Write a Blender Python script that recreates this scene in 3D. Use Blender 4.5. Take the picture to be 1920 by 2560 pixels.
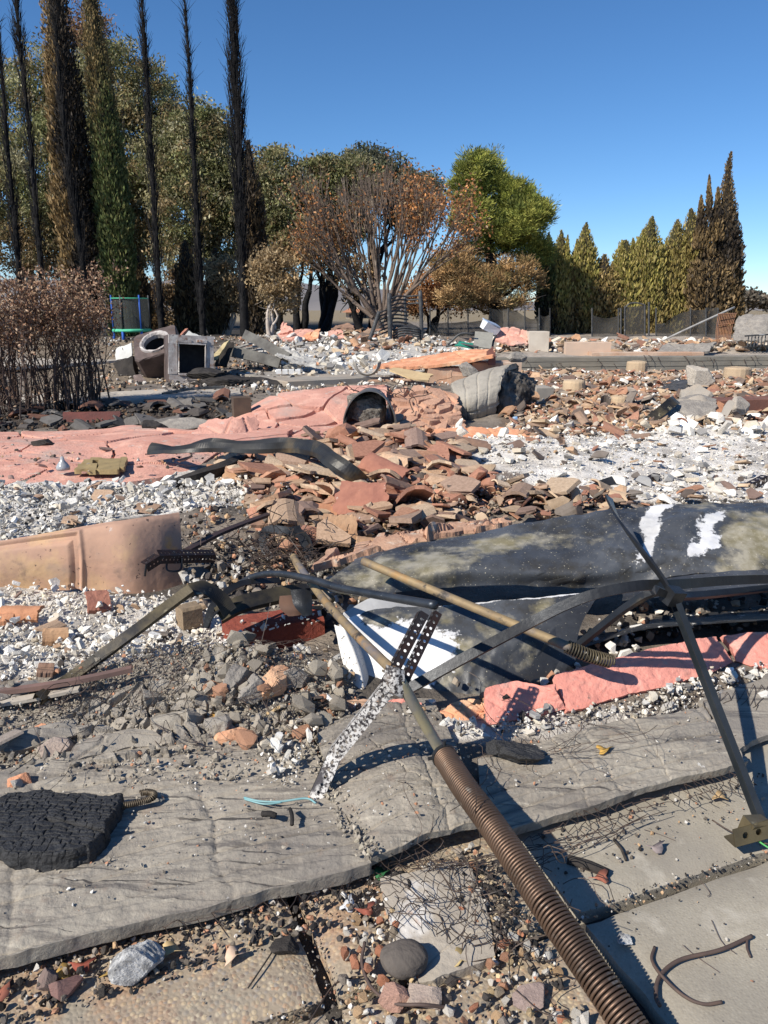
import bpy, bmesh, math, random
import numpy as np
from mathutils import Vector, Matrix, Euler

random.seed(7); RNG = np.random.default_rng(7)
sc = bpy.context.scene
for _o in list(bpy.data.objects): bpy.data.objects.remove(_o)
COL = sc.collection

# ------------------------------------------------------------------ camera
H = 1.05; PITCH = math.radians(14.7); FPX = 1924.0
cam = bpy.data.cameras.new('camera'); camo = bpy.data.objects.new('camera', cam); COL.objects.link(camo)
camo.location = (0, 0, H); camo.rotation_euler = (math.pi/2 - PITCH, 0, 0)
cam.sensor_fit = 'VERTICAL'; cam.sensor_height = 36.0; cam.lens = 36.0*FPX/2560.0
cam.clip_start = 0.05; cam.clip_end = 20000
sc.camera = camo

# ------------------------------------------------------------------ sky, sun, exposure
SUN_EL = math.radians(40); SUN_H = (-0.76, -0.65)           # horizontal direction towards the sun: behind the viewer's left shoulder
_n = math.hypot(*SUN_H)
SUNV = Vector((SUN_H[0]/_n*math.cos(SUN_EL), SUN_H[1]/_n*math.cos(SUN_EL), math.sin(SUN_EL)))
world = bpy.data.worlds.new('World'); sc.world = world; world.use_nodes = True
wn = world.node_tree; bg = wn.nodes['Background']
sky = wn.nodes.new('ShaderNodeTexSky'); sky.sky_type = 'NISHITA'; sky.sun_disc = False
sky.sun_elevation = SUN_EL; sky.sun_rotation = math.atan2(SUNV.x, SUNV.y)
sky.altitude = 1800; sky.air_density = 1.0; sky.dust_density = 0.0; sky.ozone_density = 6.0
hsv = wn.nodes.new('ShaderNodeHueSaturation'); hsv.inputs['Saturation'].default_value = 1.12; wn.links.new(sky.outputs[0], hsv.inputs['Color'])
wn.links.new(hsv.outputs[0], bg.inputs[0]); bg.inputs[1].default_value = 0.105
sl = bpy.data.lights.new('sun', 'SUN'); sl.energy = 5.0; sl.angle = math.radians(0.53); sl.color = (1.0, 0.93, 0.82)
so = bpy.data.objects.new('sun', sl); COL.objects.link(so)
so.rotation_euler = SUNV.to_track_quat('Z', 'Y').to_euler()
vs = sc.view_settings; vs.view_transform = 'Standard'; vs.look = 'None'; vs.exposure = 0.35; vs.gamma = 1.0
vs.use_curve_mapping = False
sc.cycles.max_bounces = 6; sc.cycles.transparent_max_bounces = 12

# ------------------------------------------------------------------ helpers: measuring the place
cT, sT = math.cos(PITCH), math.sin(PITCH)
def ray(px, py):
    a = (px-960)/FPX; b = (py-1280)/FPX
    return np.array([a, cT-b*sT, -sT-b*cT])
def A(px, py, D):
    r = ray(px, py); s = D/r[1]; return np.array([r[0]*s, D, H+r[2]*s])
def GZ(px, py, z=0.0):
    r = ray(px, py); s = (z-H)/r[2]; return np.array([r[0]*s, r[1]*s, z])
E1 = np.array([.928, .371]); E2 = np.array([-.371, .928])      # the house's own axes
def RC(s, n, z=0.0):
    p = E1*s+E2*n; return np.array([p[0], p[1], z])
def sst(a, b, t):
    t = np.clip((t-a)/(b-a), 0, 1); return t*t*(3-2*t)
def _hash(ix, iy, seed):
    h = (ix.astype(np.int64)*374761393 + iy.astype(np.int64)*668265263 + seed*1442695041) & 0x7fffffff
    h = ((h ^ (h >> 13))*1274126177) & 0x7fffffff
    return ((h ^ (h >> 16)) & 0xffff)/65535.0
def vn(x, y, seed=0):
    x = np.asarray(x, float); y = np.asarray(y, float)
    ix = np.floor(x); iy = np.floor(y); fx = x-ix; fy = y-iy
    fx = fx*fx*(3-2*fx); fy = fy*fy*(3-2*fy)
    a = _hash(ix, iy, seed); b = _hash(ix+1, iy, seed); c = _hash(ix, iy+1, seed); d = _hash(ix+1, iy+1, seed)
    return (a*(1-fx)+b*fx)*(1-fy)+(c*(1-fx)+d*fx)*fy
def fbm(x, y, seed=0, o=4):
    s = 0; a = .5; n = 0
    for k in range(o):
        s = s+a*vn(np.asarray(x)*2**k+17.3*k, np.asarray(y)*2**k+9.1*k, seed+k); n += a; a *= .5
    return s/n*2-1
def gauss(x, y, c, sx, sy): return np.exp(-((x-c[0])/sx)**2-((y-c[1])/sy)**2)
WALL_X0 = 2.02
def Zg(x, y):
    """height of the ground"""
    x = np.asarray(x, float); y = np.asarray(y, float)
    n = -.371*x+.928*y
    bed = sst(1.6, 2.0, n)
    z = -.04+.085*sst(1.25, 1.55, n)+.015*bed
    z = z+bed*sst(60, 20, y)*(.035*fbm(x*1.6, y*1.6, 3)+.02*fbm(x*6, y*6, 5)+.006*fbm(x*25, y*25, 6, 2))
    z = z+.09*gauss(x, y, (-.5, 1.92), .45, .17)-.045*gauss(x, y, (-.36, 2.27), .3, .12)
    z = z+.09*gauss(x, y, (-.28, 4.0), .75, .7)+.06*gauss(x, y, (.55, 3.6), .6, .4)
    z = z+.03*gauss(x, y, (-1.0, 3.4), .5, .4)
    z = z+.10*gauss(x, y, (.9, 5.2), 1.2, .6)+.08*gauss(x, y, (2.6, 5.9), .8, .6)
    z = z+.05*gauss(x, y, (3.6, 8.6), 1.6, .6)
    z = z+.06*fbm(x*.7, y*.7, 21)*sst(6, 8, y)*sst(30, 18, y)
    left = .36*sst(10.8, 16.5, y)-.08*sst(18, 24, y)
    yw = 14.0+.105*(x-2.0); right = -.08*sst(9.5, 13, y)+.225*sst(yw+.1, yw+.22, y)+.11*sst(14.6, 18, y)
    w = sst(WALL_X0-.3, WALL_X0, x)
    z = z+left*(1-w)+right*w
    return z
def G(px, py, dz=0.0):
    """where the sight line meets the ground (+dz)"""
    r = ray(px, py); s = np.geomspace(.5, 400, 3000)
    zz = H+r[2]*s-Zg(r[0]*s, r[1]*s)-dz
    k = np.argmax(zz < 0); k = max(k, 1)
    t = zz[k-1]/(zz[k-1]-zz[k]+1e-12); ss = s[k-1]+(s[k]-s[k-1])*t
    return np.array([r[0]*ss, r[1]*ss, H+r[2]*ss])
def inpoly(P, poly):
    x, y = P[:, 0], P[:, 1]; poly = np.asarray(poly); ins = np.zeros(len(P), bool); j = len(poly)-1
    for i in range(len(poly)):
        xi, yi = poly[i][:2]; xj, yj = poly[j][:2]
        with np.errstate(divide='ignore', invalid='ignore'):
            ins ^= ((yi > y) != (yj > y)) & (x < (xj-xi)*(y-yi)/(yj-yi+1e-15)+xi)
        j = i
    return ins
def zone(pts, z=.08): return [GZ(p[0], p[1], z)[:2] for p in pts]
def sample_poly(poly, n):
    poly = np.asarray(poly); lo = poly.min(0); hi = poly.max(0); out = np.zeros((0, 2))
    while len(out) < n:
        q = lo+RNG.random((max(n*2, 64), 2))*(hi-lo); out = np.vstack([out, q[inpoly(q, poly)]])
    return out[:n]
def area(poly):
    p = np.asarray(poly); x, y = p[:, 0], p[:, 1]
    return abs(np.dot(x, np.roll(y, -1))-np.dot(y, np.roll(x, -1)))/2

# ------------------------------------------------------------------ helpers: meshes and tags
def mk(name, V, F, mat, parent=None, col=None, smooth=False):
    V = np.asarray(V, np.float32).reshape(-1, 3); me = bpy.data.meshes.new(name)
    if isinstance(F, np.ndarray): F = [F]
    Fs = [np.asarray(f, np.int32) for f in F if len(f)]
    if Fs and Fs[0].ndim == 1: Fs = [np.asarray([f], np.int32) for f in Fs]
    me.vertices.add(len(V)); me.vertices.foreach_set('co', V.ravel())
    nl = sum(f.size for f in Fs); nf = sum(len(f) for f in Fs)
    me.loops.add(nl); me.polygons.add(nf)
    me.loops.foreach_set('vertex_index', np.concatenate([f.ravel() for f in Fs]))
    tot = np.concatenate([np.full(len(f), f.shape[1], np.int32) for f in Fs])
    st = np.concatenate([[0], np.cumsum(tot)[:-1]]).astype(np.int32)
    me.polygons.foreach_set('loop_start', st)
    try: me.polygons.foreach_set('loop_total', tot)
    except Exception: pass
    me.polygons.foreach_set('use_smooth', np.full(nf, bool(smooth)))
    if col is not None:
        c = np.ones((len(V), 4), np.float32); c[:, :3] = col
        at = me.color_attributes.new('Col', 'FLOAT_COLOR', 'POINT'); at.data.foreach_set('color', c.ravel())
    me.update(calc_edges=True); me.validate()
    if mat is not None: me.materials.append(mat)
    o = bpy.data.objects.new(name, me); COL.objects.link(o)
    if parent is not None: o.parent = parent
    return o
def tag(o, label, cat, group=None, kind=None):
    o['label'] = label; o['category'] = cat
    if group: o['group'] = group
    if kind: o['kind'] = kind
    return o
def struct(o, label=None, cat=None):
    o['kind'] = 'structure'
    if label: o['label'] = label; o['category'] = cat
    return o
def empty(name, loc, label, cat, group=None):
    o = bpy.data.objects.new(name, None); COL.objects.link(o); o.location = tuple(float(v) for v in loc); o.empty_display_size = .05
    return tag(o, label, cat, group)
def put(o, root):
    """parent o (built in world coordinates) to root without moving it"""
    o.parent = root; o.matrix_parent_inverse = Matrix.Translation(-Vector(root.location)) ; return o
class MB:
    def __init__(s): s.V = []; s.F = {3: [], 4: []}; s.C = []; s.n = 0
    def add(s, V, F, c=None):
        V = np.asarray(V, float).reshape(-1, 3); s.V.append(V)
        if isinstance(F, np.ndarray): F = [F]
        for f in F:
            f = np.asarray(f)
            if f.size == 0: continue
            if f.ndim == 1: f = f[None]
            s.F[f.shape[1]].append(f+s.n)
        c = np.asarray((1, 1, 1) if c is None else c, float)
        s.C.append(np.broadcast_to(c, (len(V), 3)) if c.ndim == 1 else c); s.n += len(V); return s
    def box(s, c, size, R=None, col=None, jit=0):
        q = np.array([[x, y, z] for x in (-.5, .5) for y in (-.5, .5) for z in (-.5, .5)])*np.asarray(size)
        if jit: q = q+RNG.normal(0, jit, q.shape)
        if R is not None: q = q@np.asarray(R).T
        return s.add(q+np.asarray(c), np.array([[0,1,3,2],[4,6,7,5],[0,4,5,1],[2,3,7,6],[0,2,6,4],[1,5,7,3]]), col)
    def tube(s, P, r, k=6, col=None, cap=True):
        V, F = tube(P, r, k, cap); return s.add(V, F, col)
    def build(s, name, mat, parent=None, smooth=False, col=True):
        V = np.vstack(s.V); F = [np.vstack(f) for f in s.F.values() if f]
        return mk(name, V, F, mat, parent, np.vstack(s.C) if col else None, smooth)
def frames(P):
    P = np.asarray(P, float); T = np.gradient(P, axis=0); T /= np.linalg.norm(T, axis=1, keepdims=True)+1e-12
    up = np.array([0, 0, 1.]) if abs(T[0][2]) < .9 else np.array([1., 0, 0])
    N = np.cross(T[0], up); N /= np.linalg.norm(N); Ns = [N]
    for i in range(1, len(P)):
        N = Ns[-1]-T[i]*np.dot(Ns[-1], T[i]); N /= np.linalg.norm(N)+1e-12; Ns.append(N)
    Ns = np.array(Ns); return T, Ns, np.cross(T, Ns)
def sweep(P, prof, closed=True, twist=None, scale=None):
    """sweep a 2-D profile along P"""
    P = np.asarray(P, float); T, N, B = frames(P); pr = np.asarray(prof, float); m, k = len(P), len(pr)
    if twist is not None:
        t = np.asarray(twist); c, s_ = np.cos(t)[:, None], np.sin(t)[:, None]; N, B = N*c+B*s_, -N*s_+B*c
    sc_ = np.ones(m) if scale is None else np.asarray(scale)
    V = P[:, None]+(N[:, None]*pr[None, :, :1]+B[:, None]*pr[None, :, 1:])*sc_[:, None, None]
    i = np.arange(m-1)[:, None]*k; j = np.arange(k if closed else k-1)[None]; j2 = (j+1) % k
    F = np.stack([i+j, i+j2, i+k+j2, i+k+j], -1).reshape(-1, 4); return V.reshape(-1, 3), F
def tube(P, r, k=6, cap=True):
    P = np.asarray(P, float); r = np.broadcast_to(np.asarray(r, float), (len(P),))
    a = np.arange(k)*2*np.pi/k; V, F = sweep(P, np.stack([np.cos(a), np.sin(a)], 1), True, None, r)
    Fs = [F]
    if cap:
        n = len(V); V = np.vstack([V, P[:1], P[-1:]]); j = np.arange(k); j2 = (j+1) % k; b = (len(P)-1)*k
        Fs.append(np.vstack([np.stack([j2, j, np.full(k, n)], 1), np.stack([b+j, b+j2, np.full(k, n+1)], 1)]))
    return V, Fs
def cr(P, n):
    """Catmull-Rom through P, n samples"""
    P = np.asarray(P, float)
    if len(P) == 2: t = np.linspace(0, 1, n)[:, None]; return P[0]*(1-t)+P[1]*t
    d = np.concatenate([[0], np.cumsum(np.linalg.norm(np.diff(P, axis=0), axis=1)+1e-9)]); u = np.linspace(0, d[-1], n)
    Q = np.vstack([2*P[0]-P[1], P, 2*P[-1]-P[-2]]); i = np.clip(np.searchsorted(d, u, 'right')-1, 0, len(P)-2)
    t = ((u-d[i])/(d[i+1]-d[i]))[:, None]; p0, p1, p2, p3 = Q[i], Q[i+1], Q[i+2], Q[i+3]
    return .5*((2*p1)+(-p0+p2)*t+(2*p0-5*p1+4*p2-p3)*t*t+(-p0+3*p1-3*p2+p3)*t**3)
def voro_edge(U, V, pts, warp=.0, seed=0, ws=3.):
    u = U+warp*fbm(U*ws, V*ws, seed); v = V+warp*fbm(U*ws, V*ws, seed+50)
    q = np.stack([u.ravel(), v.ravel()], 1); d1 = np.full(len(q), 9e9); d2 = d1.copy(); ci = np.zeros(len(q), int)
    for k_, p in enumerate(pts):
        d = np.hypot(q[:, 0]-p[0], q[:, 1]-p[1]); m = d < d1; ci[m] = k_; d2 = np.where(m, d1, np.minimum(d2, d)); d1 = np.where(m, d, d1)
    return (d2-d1).reshape(U.shape), ci.reshape(U.shape)
def loft(rows, nu, nv): 
    R = np.array([cr(r, nu) for r in rows]); out = np.zeros((nv, nu, 3))
    for i in range(nu): out[:, i] = cr(R[:, i], nv)
    return out
def normals(P):
    N = np.cross(np.gradient(P, axis=1), np.gradient(P, axis=0)); N /= np.linalg.norm(N, axis=2, keepdims=True)+1e-12; return N
def sheet(name, rows, nu, nv, th, mat, disp=None, jag=0, cracks=0, lift=0, cw=.012, cd=.012, seed=1, parent=None, smooth=True, up=True, jagf=14, warp=.05, col=None):
    """a slab or plate lofted through rows of points, with thickness, ragged edges and cracks"""
    P = loft(rows, nu, nv); N = normals(P)
    if up and N[..., 2].mean() < 0: N = -N
    Lu = np.linalg.norm(np.diff(P[nv//2], axis=0), axis=1).sum(); Lv = np.linalg.norm(np.diff(P[:, nu//2], axis=0), axis=1).sum()
    U, V = np.meshgrid(np.linspace(0, Lu, nu), np.linspace(0, Lv, nv))
    if jag:
        tu = np.gradient(P, axis=1); tu /= np.linalg.norm(tu, axis=2, keepdims=True)+1e-12
        tv = np.gradient(P, axis=0); tv /= np.linalg.norm(tv, axis=2, keepdims=True)+1e-12
        w = lambda x: np.exp(-x/(jag*1.5))[..., None]
        P = P+tv*w(V)*((fbm(U*jagf, V*0+1, seed, 6)-.2)*jag)[..., None]+tv*w(Lv-V)*((fbm(U*jagf, V*0+5, seed, 6)+.2)*jag)[..., None]
        P = P+tu*w(U)*((fbm(V*jagf, U*0+9, seed, 6)-.2)*jag)[..., None]+tu*w(Lu-U)*((fbm(V*jagf, U*0+3, seed, 6)+.2)*jag)[..., None]
    d = np.zeros((nv, nu))
    if cracks:
        r = np.random.default_rng(seed); pts = np.stack([r.random(cracks)*Lu, r.random(cracks)*Lv], 1)
        e, ci = voro_edge(U, V, pts, warp, seed, 1.2/max(warp*8, .05)); d -= cd*np.clip(1-e/cw, 0, 1)**.6
        hs_ = r.random(cracks)*lift; tl = r.normal(0, lift*1.2, (cracks, 2)); d += hs_[ci]+tl[ci][..., 0]*(U-pts[ci][..., 0])/max(Lu/cracks**.5, .05)+tl[ci][..., 1]*(V-pts[ci][..., 1])/max(Lv/cracks**.5, .05)
    if disp is not None: d = d+disp(U, V, P)
    Pt = P+N*d[..., None]; Pb = P-N*th
    V1 = Pt.reshape(-1, 3); V2 = Pb.reshape(-1, 3); n = nu*nv
    i = np.arange(nv-1)[:, None]*nu+np.arange(nu-1)[None]; q = np.stack([i, i+1, i+nu+1, i+nu], -1).reshape(-1, 4)
    b = np.concatenate([np.arange(nu), np.arange(1, nv)*nu+nu-1, (nv-1)*nu+np.arange(nu-2, -1, -1), np.arange(nv-2, 0, -1)*nu]); b2 = np.roll(b, -1)
    side = np.stack([b, b+n, b2+n, b2], 1)
    c = None
    if col is not None: c = col(U, V, P).reshape(-1, 3); c = np.vstack([c, c])
    V_ = np.vstack([V1, V2, V1[b], V2[b]]); nb = len(b)   # side ring doubled so shading stays crisp
    k = np.arange(nb); k2 = (k+1) % nb
    side = np.stack([2*n+k, 2*n+nb+k, 2*n+nb+k2, 2*n+k2], 1)
    if c is not None: c = np.vstack([c, c[b], c[b]])
    o = mk(name, V_, [np.vstack([q, q[:, ::-1]+n, side])], mat, parent, c, smooth)
    return o

# ------------------------------------------------------------------ materials
MATS = {}
def M(name, c1, c2=None, scale=8, rough=.85, bump=.0, bscale=60, src=None, metal=0, spots=(), detail=6, contrast=(.35, .65), stretch=None, voro=None, spec=.3, bdist=.01, two=False):
    if name in MATS: return MATS[name]
    m = bpy.data.materials.new(name); m.use_nodes = True; nt = m.node_tree; N = nt.nodes; L = nt.links
    b = N['Principled BSDF']; b.inputs['Roughness'].default_value = rough; b.inputs['Metallic'].default_value = metal
    b.inputs['Specular IOR Level'].default_value = spec
    tc = N.new('ShaderNodeTexCoord'); vec = tc.outputs['Object']
    if stretch:
        mp = N.new('ShaderNodeMapping'); L.new(vec, mp.inputs[0]); mp.inputs['Rotation'].default_value = stretch[1]; mp.inputs['Scale'].default_value = stretch[0]; vec = mp.outputs[0]
    def noise(s, det=detail, rg=.6):
        n = N.new('ShaderNodeTexNoise'); L.new(vec, n.inputs['Vector']); n.inputs['Scale'].default_value = s; n.inputs['Detail'].default_value = det; n.inputs['Roughness'].default_value = rg; return n.outputs['Fac']
    def ramp(f, lo, hi):
        r = N.new('ShaderNodeMapRange'); L.new(f, r.inputs[0]); r.inputs[1].default_value = lo; r.inputs[2].default_value = hi; return r.outputs[0]
    def mix(f, a, bb, mode='MIX'):
        x = N.new('ShaderNodeMix'); x.data_type = 'RGBA'; x.blend_type = mode
        for inp, v in ((x.inputs[0], f), (x.inputs[6], a), (x.inputs[7], bb)):
            if isinstance(v, (tuple, list)): inp.default_value = (*v, 1)
            elif isinstance(v, (int, float)): inp.default_value = v
            else: L.new(v, inp)
        return x.outputs[2]
    f = ramp(noise(scale), *contrast)
    c = mix(f, c1, c2 if c2 else tuple(v*.7 for v in c1))
    if src == 'attr':
        at = N.new('ShaderNodeAttribute'); at.attribute_name = 'Col'; c = mix(1.0, c, at.outputs['Color'], 'MULTIPLY')
    elif src == 'obj':
        oi = N.new('ShaderNodeObjectInfo'); c = mix(1.0, c, oi.outputs['Color'], 'MULTIPLY')
    if voro:   # pebbles: (scale, [colours], joint colour, amount)
        vo = N.new('ShaderNodeTexVoronoi'); L.new(vec, vo.inputs['Vector']); vo.inputs['Scale'].default_value = voro[0]
        sp = N.new('ShaderNodeSeparateColor'); L.new(vo.outputs['Color'], sp.inputs[0])
        cr_ = N.new('ShaderNodeValToRGB'); L.new(sp.outputs[0], cr_.inputs[0]); cr_.color_ramp.interpolation = 'CONSTANT'
        els = cr_.color_ramp.elements
        for k, cc in enumerate(voro[1]):
            e = els[0] if k == 0 else els.new(k/len(voro[1])); e.color = (*cc, 1)
        if len(els) > len(voro[1]): els.remove(els[-1])
        jt = ramp(vo.outputs['Distance'], .42, .62); pc = mix(jt, cr_.outputs[0], voro[2]); c = mix(voro[3], c, pc)
    for sp_ in spots:
        scol, ss, lo, hi = sp_[:4]; keep = vec
        if len(sp_) > 4:
            mp2 = N.new('ShaderNodeMapping'); L.new(tc.outputs['Object'], mp2.inputs[0]); mp2.inputs['Rotation'].default_value = sp_[4][1]; mp2.inputs['Scale'].default_value = sp_[4][0]; vec = mp2.outputs[0]
        c = mix(ramp(noise(ss), lo, hi), c, scol); vec = keep
    L.new(c, b.inputs['Base Color'])
    if bump:
        bp = N.new('ShaderNodeBump'); bp.inputs['Strength'].default_value = bump; bp.inputs['Distance'].default_value = bdist
        h = noise(bscale, 8, .65)
        if voro:
            h2 = ramp(vo.outputs['Distance'], .75, .0); ad = N.new('ShaderNodeMath'); ad.operation = 'MULTIPLY_ADD'; L.new(h, ad.inputs[0]); ad.inputs[1].default_value = .35; L.new(h2, ad.inputs[2]); h = ad.outputs[0]
        L.new(h, bp.inputs['Height']); L.new(bp.outputs[0], b.inputs['Normal'])
    MATS[name] = m; return m
def leafmat(name, rough=.6, trans=.25):
    m = bpy.data.materials.new(name); m.use_nodes = True; nt = m.node_tree; N = nt.nodes; L = nt.links; b = N['Principled BSDF']
    at = N.new('ShaderNodeAttribute'); at.attribute_name = 'Col'; L.new(at.outputs['Color'], b.inputs['Base Color'])
    b.inputs['Roughness'].default_value = rough; b.inputs['Specular IOR Level'].default_value = .25
    if trans:
        t = N.new('ShaderNodeBsdfTranslucent'); L.new(at.outputs['Color'], t.inputs[0]); mx = N.new('ShaderNodeMixShader'); mx.inputs[0].default_value = trans
        L.new(b.outputs[0], mx.inputs[1]); L.new(t.outputs[0], mx.inputs[2]); L.new(mx.outputs[0], N['Material Output'].inputs[0])
    return m
mGround = M('ground_soil', (1, 1, 1), (.62, .6, .58), 9, .95, .9, 40, 'attr', bdist=.02, contrast=(.3, .7))
mPaver = M('exposed_aggregate', (.40, .32, .22), (.27, .22, .17), 6, .9, .35, 60, voro=(135, [(.45,.35,.22),(.22,.17,.13),(.5,.43,.31),(.36,.26,.17),(.26,.24,.22),(.55,.44,.28),(.17,.12,.1),(.42,.27,.17)], (.3, .25, .19), .62), bdist=.004,
           spots=[((.46, .25, .14), 3.2, .5, .78), ((.30, .26, .2), 9, .52, .66), ((.12, .11, .1), 5.1, .6, .76), ((.62, .6, .56), 14, .70, .76)])
mPaverGrey = M('aggregate_grey', (.37, .335, .265), (.29, .262, .21), 5, .9, .14, 160, voro=(230, [(.36,.32,.26),(.22,.19,.16),(.44,.4,.33),(.32,.28,.22)], (.33, .3, .245), .3), bdist=.003,
           spots=[((.24, .215, .18), 2.4, .5, .75), ((.14, .13, .12), 7, .66, .78), ((.42, .385, .32), 11, .56, .7), ((.62, .6, .57), 13, .74, .78), ((.12, .1, .09), 90, .68, .72)])
BRD = ((1.2, 16, 4), (0, 0, -.3805))
mMortar = M('grey_mortar', (.32, .285, .235), (.225, .2, .17), 3, .93, .7, 110, bdist=.005, spots=[((.40, .36, .295), 2.2, .5, .72), ((.15, .135, .12), 3.1, .53, .66, BRD), ((.42, .38, .31), 5, .57, .7, BRD), ((.075, .068, .062), 2.2, .62, .655, ((.8, 34, 6), (0, 0, -.3805))), ((.17, .16, .155), 1.4, .52, .72), ((.13, .12, .115), 6, .62, .78), ((.25, .2, .16), 18, .6, .72), ((.55, .53, .49), 45, .7, .74), ((.1, .09, .085), 70, .7, .74)])  # dark board streaks and thin lines deepened as painted shade of the grooves
mMortarRaw = M('grey_mortar_rough', (.33, .3, .26), (.22, .2, .18), 14, .95, .9, 55, bdist=.012, spots=[((.12, .11, .1), 9, .62, .75)])
mPink = M('salmon_stucco', (.76, .32, .255), (.64, .25, .2), 6, .9, .8, 160, bdist=.004, spots=[((.5, .36, .3), 9, .58, .72), ((.3, .2, .17), 4, .64, .76), ((.5, .2, .155), 2.2, .6, .8), ((.8, .42, .34), 14, .55, .75), ((.2, .13, .11), 28, .68, .76)])
mPinkFar = M('salmon_stucco_weathered', (.64, .34, .265), (.52, .26, .2), 3, .9, .8, 60, bdist=.01, spots=[((.42, .2, .16), 1.3, .55, .8), ((.72, .43, .33), 7, .52, .72), ((.45, .33, .28), 2.6, .54, .7), ((.5, .42, .37), 11, .6, .7), ((.2, .14, .12), 16, .62, .74)])
mOrange = M('orange_stucco', (.68, .33, .19), (.56, .24, .13), 5, .9, .7, 70, bdist=.008, spots=[((.7, .45, .28), 4, .5, .7), ((.3, .17, .12), 11, .62, .75)])
mConc = M('concrete', (.33, .3, .26), (.25, .23, .2), 3, .92, .5, 40, bdist=.006, spots=[((.38, .3, .22), 1.2, .5, .75), ((.16, .15, .14), 6, .62, .8)])
mConcPink = M('heat_pinked_concrete', (.5, .32, .22), (.4, .25, .17), 3, .92, .6, 40, bdist=.006, spots=[((.5, .42, .34), 2, .5, .75), ((.25, .17, .13), 9, .62, .8)])
mBlack = M('sooty_steel', (.022, .024, .028), (.05, .052, .055), 12, .42, .5, 90, metal=.6, bdist=.002, spots=[((.12, .09, .07), 16, .62, .72), ((.3, .29, .27), 60, .68, .72)])
mTrack = M('black_steel_track', (.02, .021, .024), (.035, .038, .042), 10, .38, .3, 80, metal=.5, bdist=.002, spots=[((.1, .085, .06), 14, .64, .74)])
mPipe = M('scorched_galvanised_pipe', (.30, .22, .12), (.17, .13, .09), 14, .65, .5, 60, metal=.15, bdist=.002, spots=[((.15, .14, .145), 7, .48, .62), ((.32, .19, .08), 11, .58, .7), ((.05, .045, .04), 23, .6, .68)])
mPerf = M('blistered_steel', (.62, .6, .57), (.5, .48, .46), 20, .6, .5, 120, metal=.1, bdist=.002, spots=[((.03, .026, .028), 140, .47, .56), ((.16, .13, .11), 45, .56, .68), ((.05, .045, .05), 9, .54, .64)])
mPerfDark = M('rust_black_steel', (.045, .025, .02), (.03, .028, .03), 30, .5, .4, 90, metal=.4, bdist=.002, spots=[((.5, .48, .46), 120, .64, .68)])
mSpring = M('spring_steel', (.20, .13, .09), (.11, .075, .055), 10, .5, .3, 120, metal=.7, bdist=.001, spots=[((.3, .26, .22), 40, .6, .72)])
mChar = M('charcoal', (.012, .012, .013), (.03, .03, .032), 25, .6, .9, 130, bdist=.006, spots=[((.25, .25, .25), 22, .74, .8)], spec=.5)
mCharSoft = M('charred_timber', (.02, .018, .017), (.05, .043, .038), 8, .85, .8, 40, bdist=.01)
mOlive = M('olive_scorched_steel', (.13, .105, .06), (.035, .032, .028), 7, .5, .4, 60, metal=.3, bdist=.002, spots=[((.02, .02, .022), 4, .48, .6), ((.42, .37, .24), 16, .6, .72)])
mWire = M('burnt_wire', (.035, .03, .028), (.09, .06, .045), 30, .6)
mAsh = M('white_plaster', (1, 1, 1), (.8, .79, .76), 30, .95, .5, 90, 'attr', bdist=.006)
mAshO = M('white_plaster_chunk', (1, 1, 1), (.8, .79, .76), 30, .95, .5, 90, 'obj', bdist=.006)
mTile = M('terracotta_debris', (1, 1, 1), (.72, .7, .68), 18, .9, .5, 70, 'attr', bdist=.006)
mTileO = M('terracotta_shard', (1, 1, 1), (.72, .7, .68), 18, .9, .5, 70, 'obj', bdist=.006, spots=[((.16, .13, .115), 26, .62, .74), ((.6, .5, .4), 30, .68, .78)])
mClod = M('mortar_debris', (1, 1, 1), (.75, .73, .7), 40, .95, .7, 120, 'attr', bdist=.004)
mClodO = M('mortar_lump', (1, 1, 1), (.75, .73, .7), 40, .95, .7, 120, 'obj', bdist=.004)
mLeaf = leafmat('leaf', .5, .35); mDead = leafmat('dead_leaf', .8, .1); mNeedle = leafmat('needle', .7, .1)
mBark = M('bark', (.2, .155, .12), (.1, .075, .06), 5, .95, .8, 20, bdist=.03)
mBarkPale = M('pale_bark', (.38, .31, .25), (.2, .16, .13), 4, .9, .6, 20, bdist=.02)
mBarkBlack = M('burnt_bark', (.008, .008, .009), (.022, .021, .022), 9, .8, .8, 30, bdist=.02, spec=.12)
# ------------------------------------------------------------------ the setting
def axis_grid(segs):
    out = []
    for a, b, d in segs: out += list(np.arange(a, b, d))
    return np.array(out+[segs[-1][1]])
gx = axis_grid([(-3000, -300, 300), (-300, -40, 20), (-40, -9, 1.5), (-9, -3, .12), (-3, 3, .035), (3, 9, .12), (9, 40, 1.5), (40, 300, 20), (300, 3000, 300)])
gy = axis_grid([(-30, -2, 4), (-2, .4, .3), (.4, 3, .03), (3, 6.5, .05), (6.5, 16, .09), (16, 40, .6), (40, 100, 5), (100, 400, 30), (400, 4000, 300)])
X, Y = np.meshgrid(gx, gy); Zz = Zg(X, Y)
PX = 960+FPX*X/np.maximum(Y*cT+(H-Zz)*sT, .1)
def soft(poly_px, d=.25, z=.05):
    """1 inside a patch of ground, ragged 0 outside"""
    P = np.asarray(zone(poly_px, z)); wx = X+d*fbm(X*2.2, Y*2.2, 31); wy = Y+d*fbm(X*2.2+7, Y*2.2, 33)
    return inpoly(np.stack([wx.ravel(), wy.ravel()], 1), P).reshape(X.shape).astype(float)
colr = np.zeros(X.shape+(3,)); colr[:] = (.27, .23, .19)
def paint(mask, c): 
    colr[:] = colr*(1-mask[..., None])+np.asarray(c)*mask[..., None]
nn = -.371*X+.928*Y
paint((nn < 1.38).astype(float), (.10, .09, .08))
paint(sst(.0, .25, fbm(X*3, Y*3, 71))*(nn >= 1.38)*(Y < 16), (.13, .115, .1))
WHITE = (.84, .81, .76)
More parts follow.
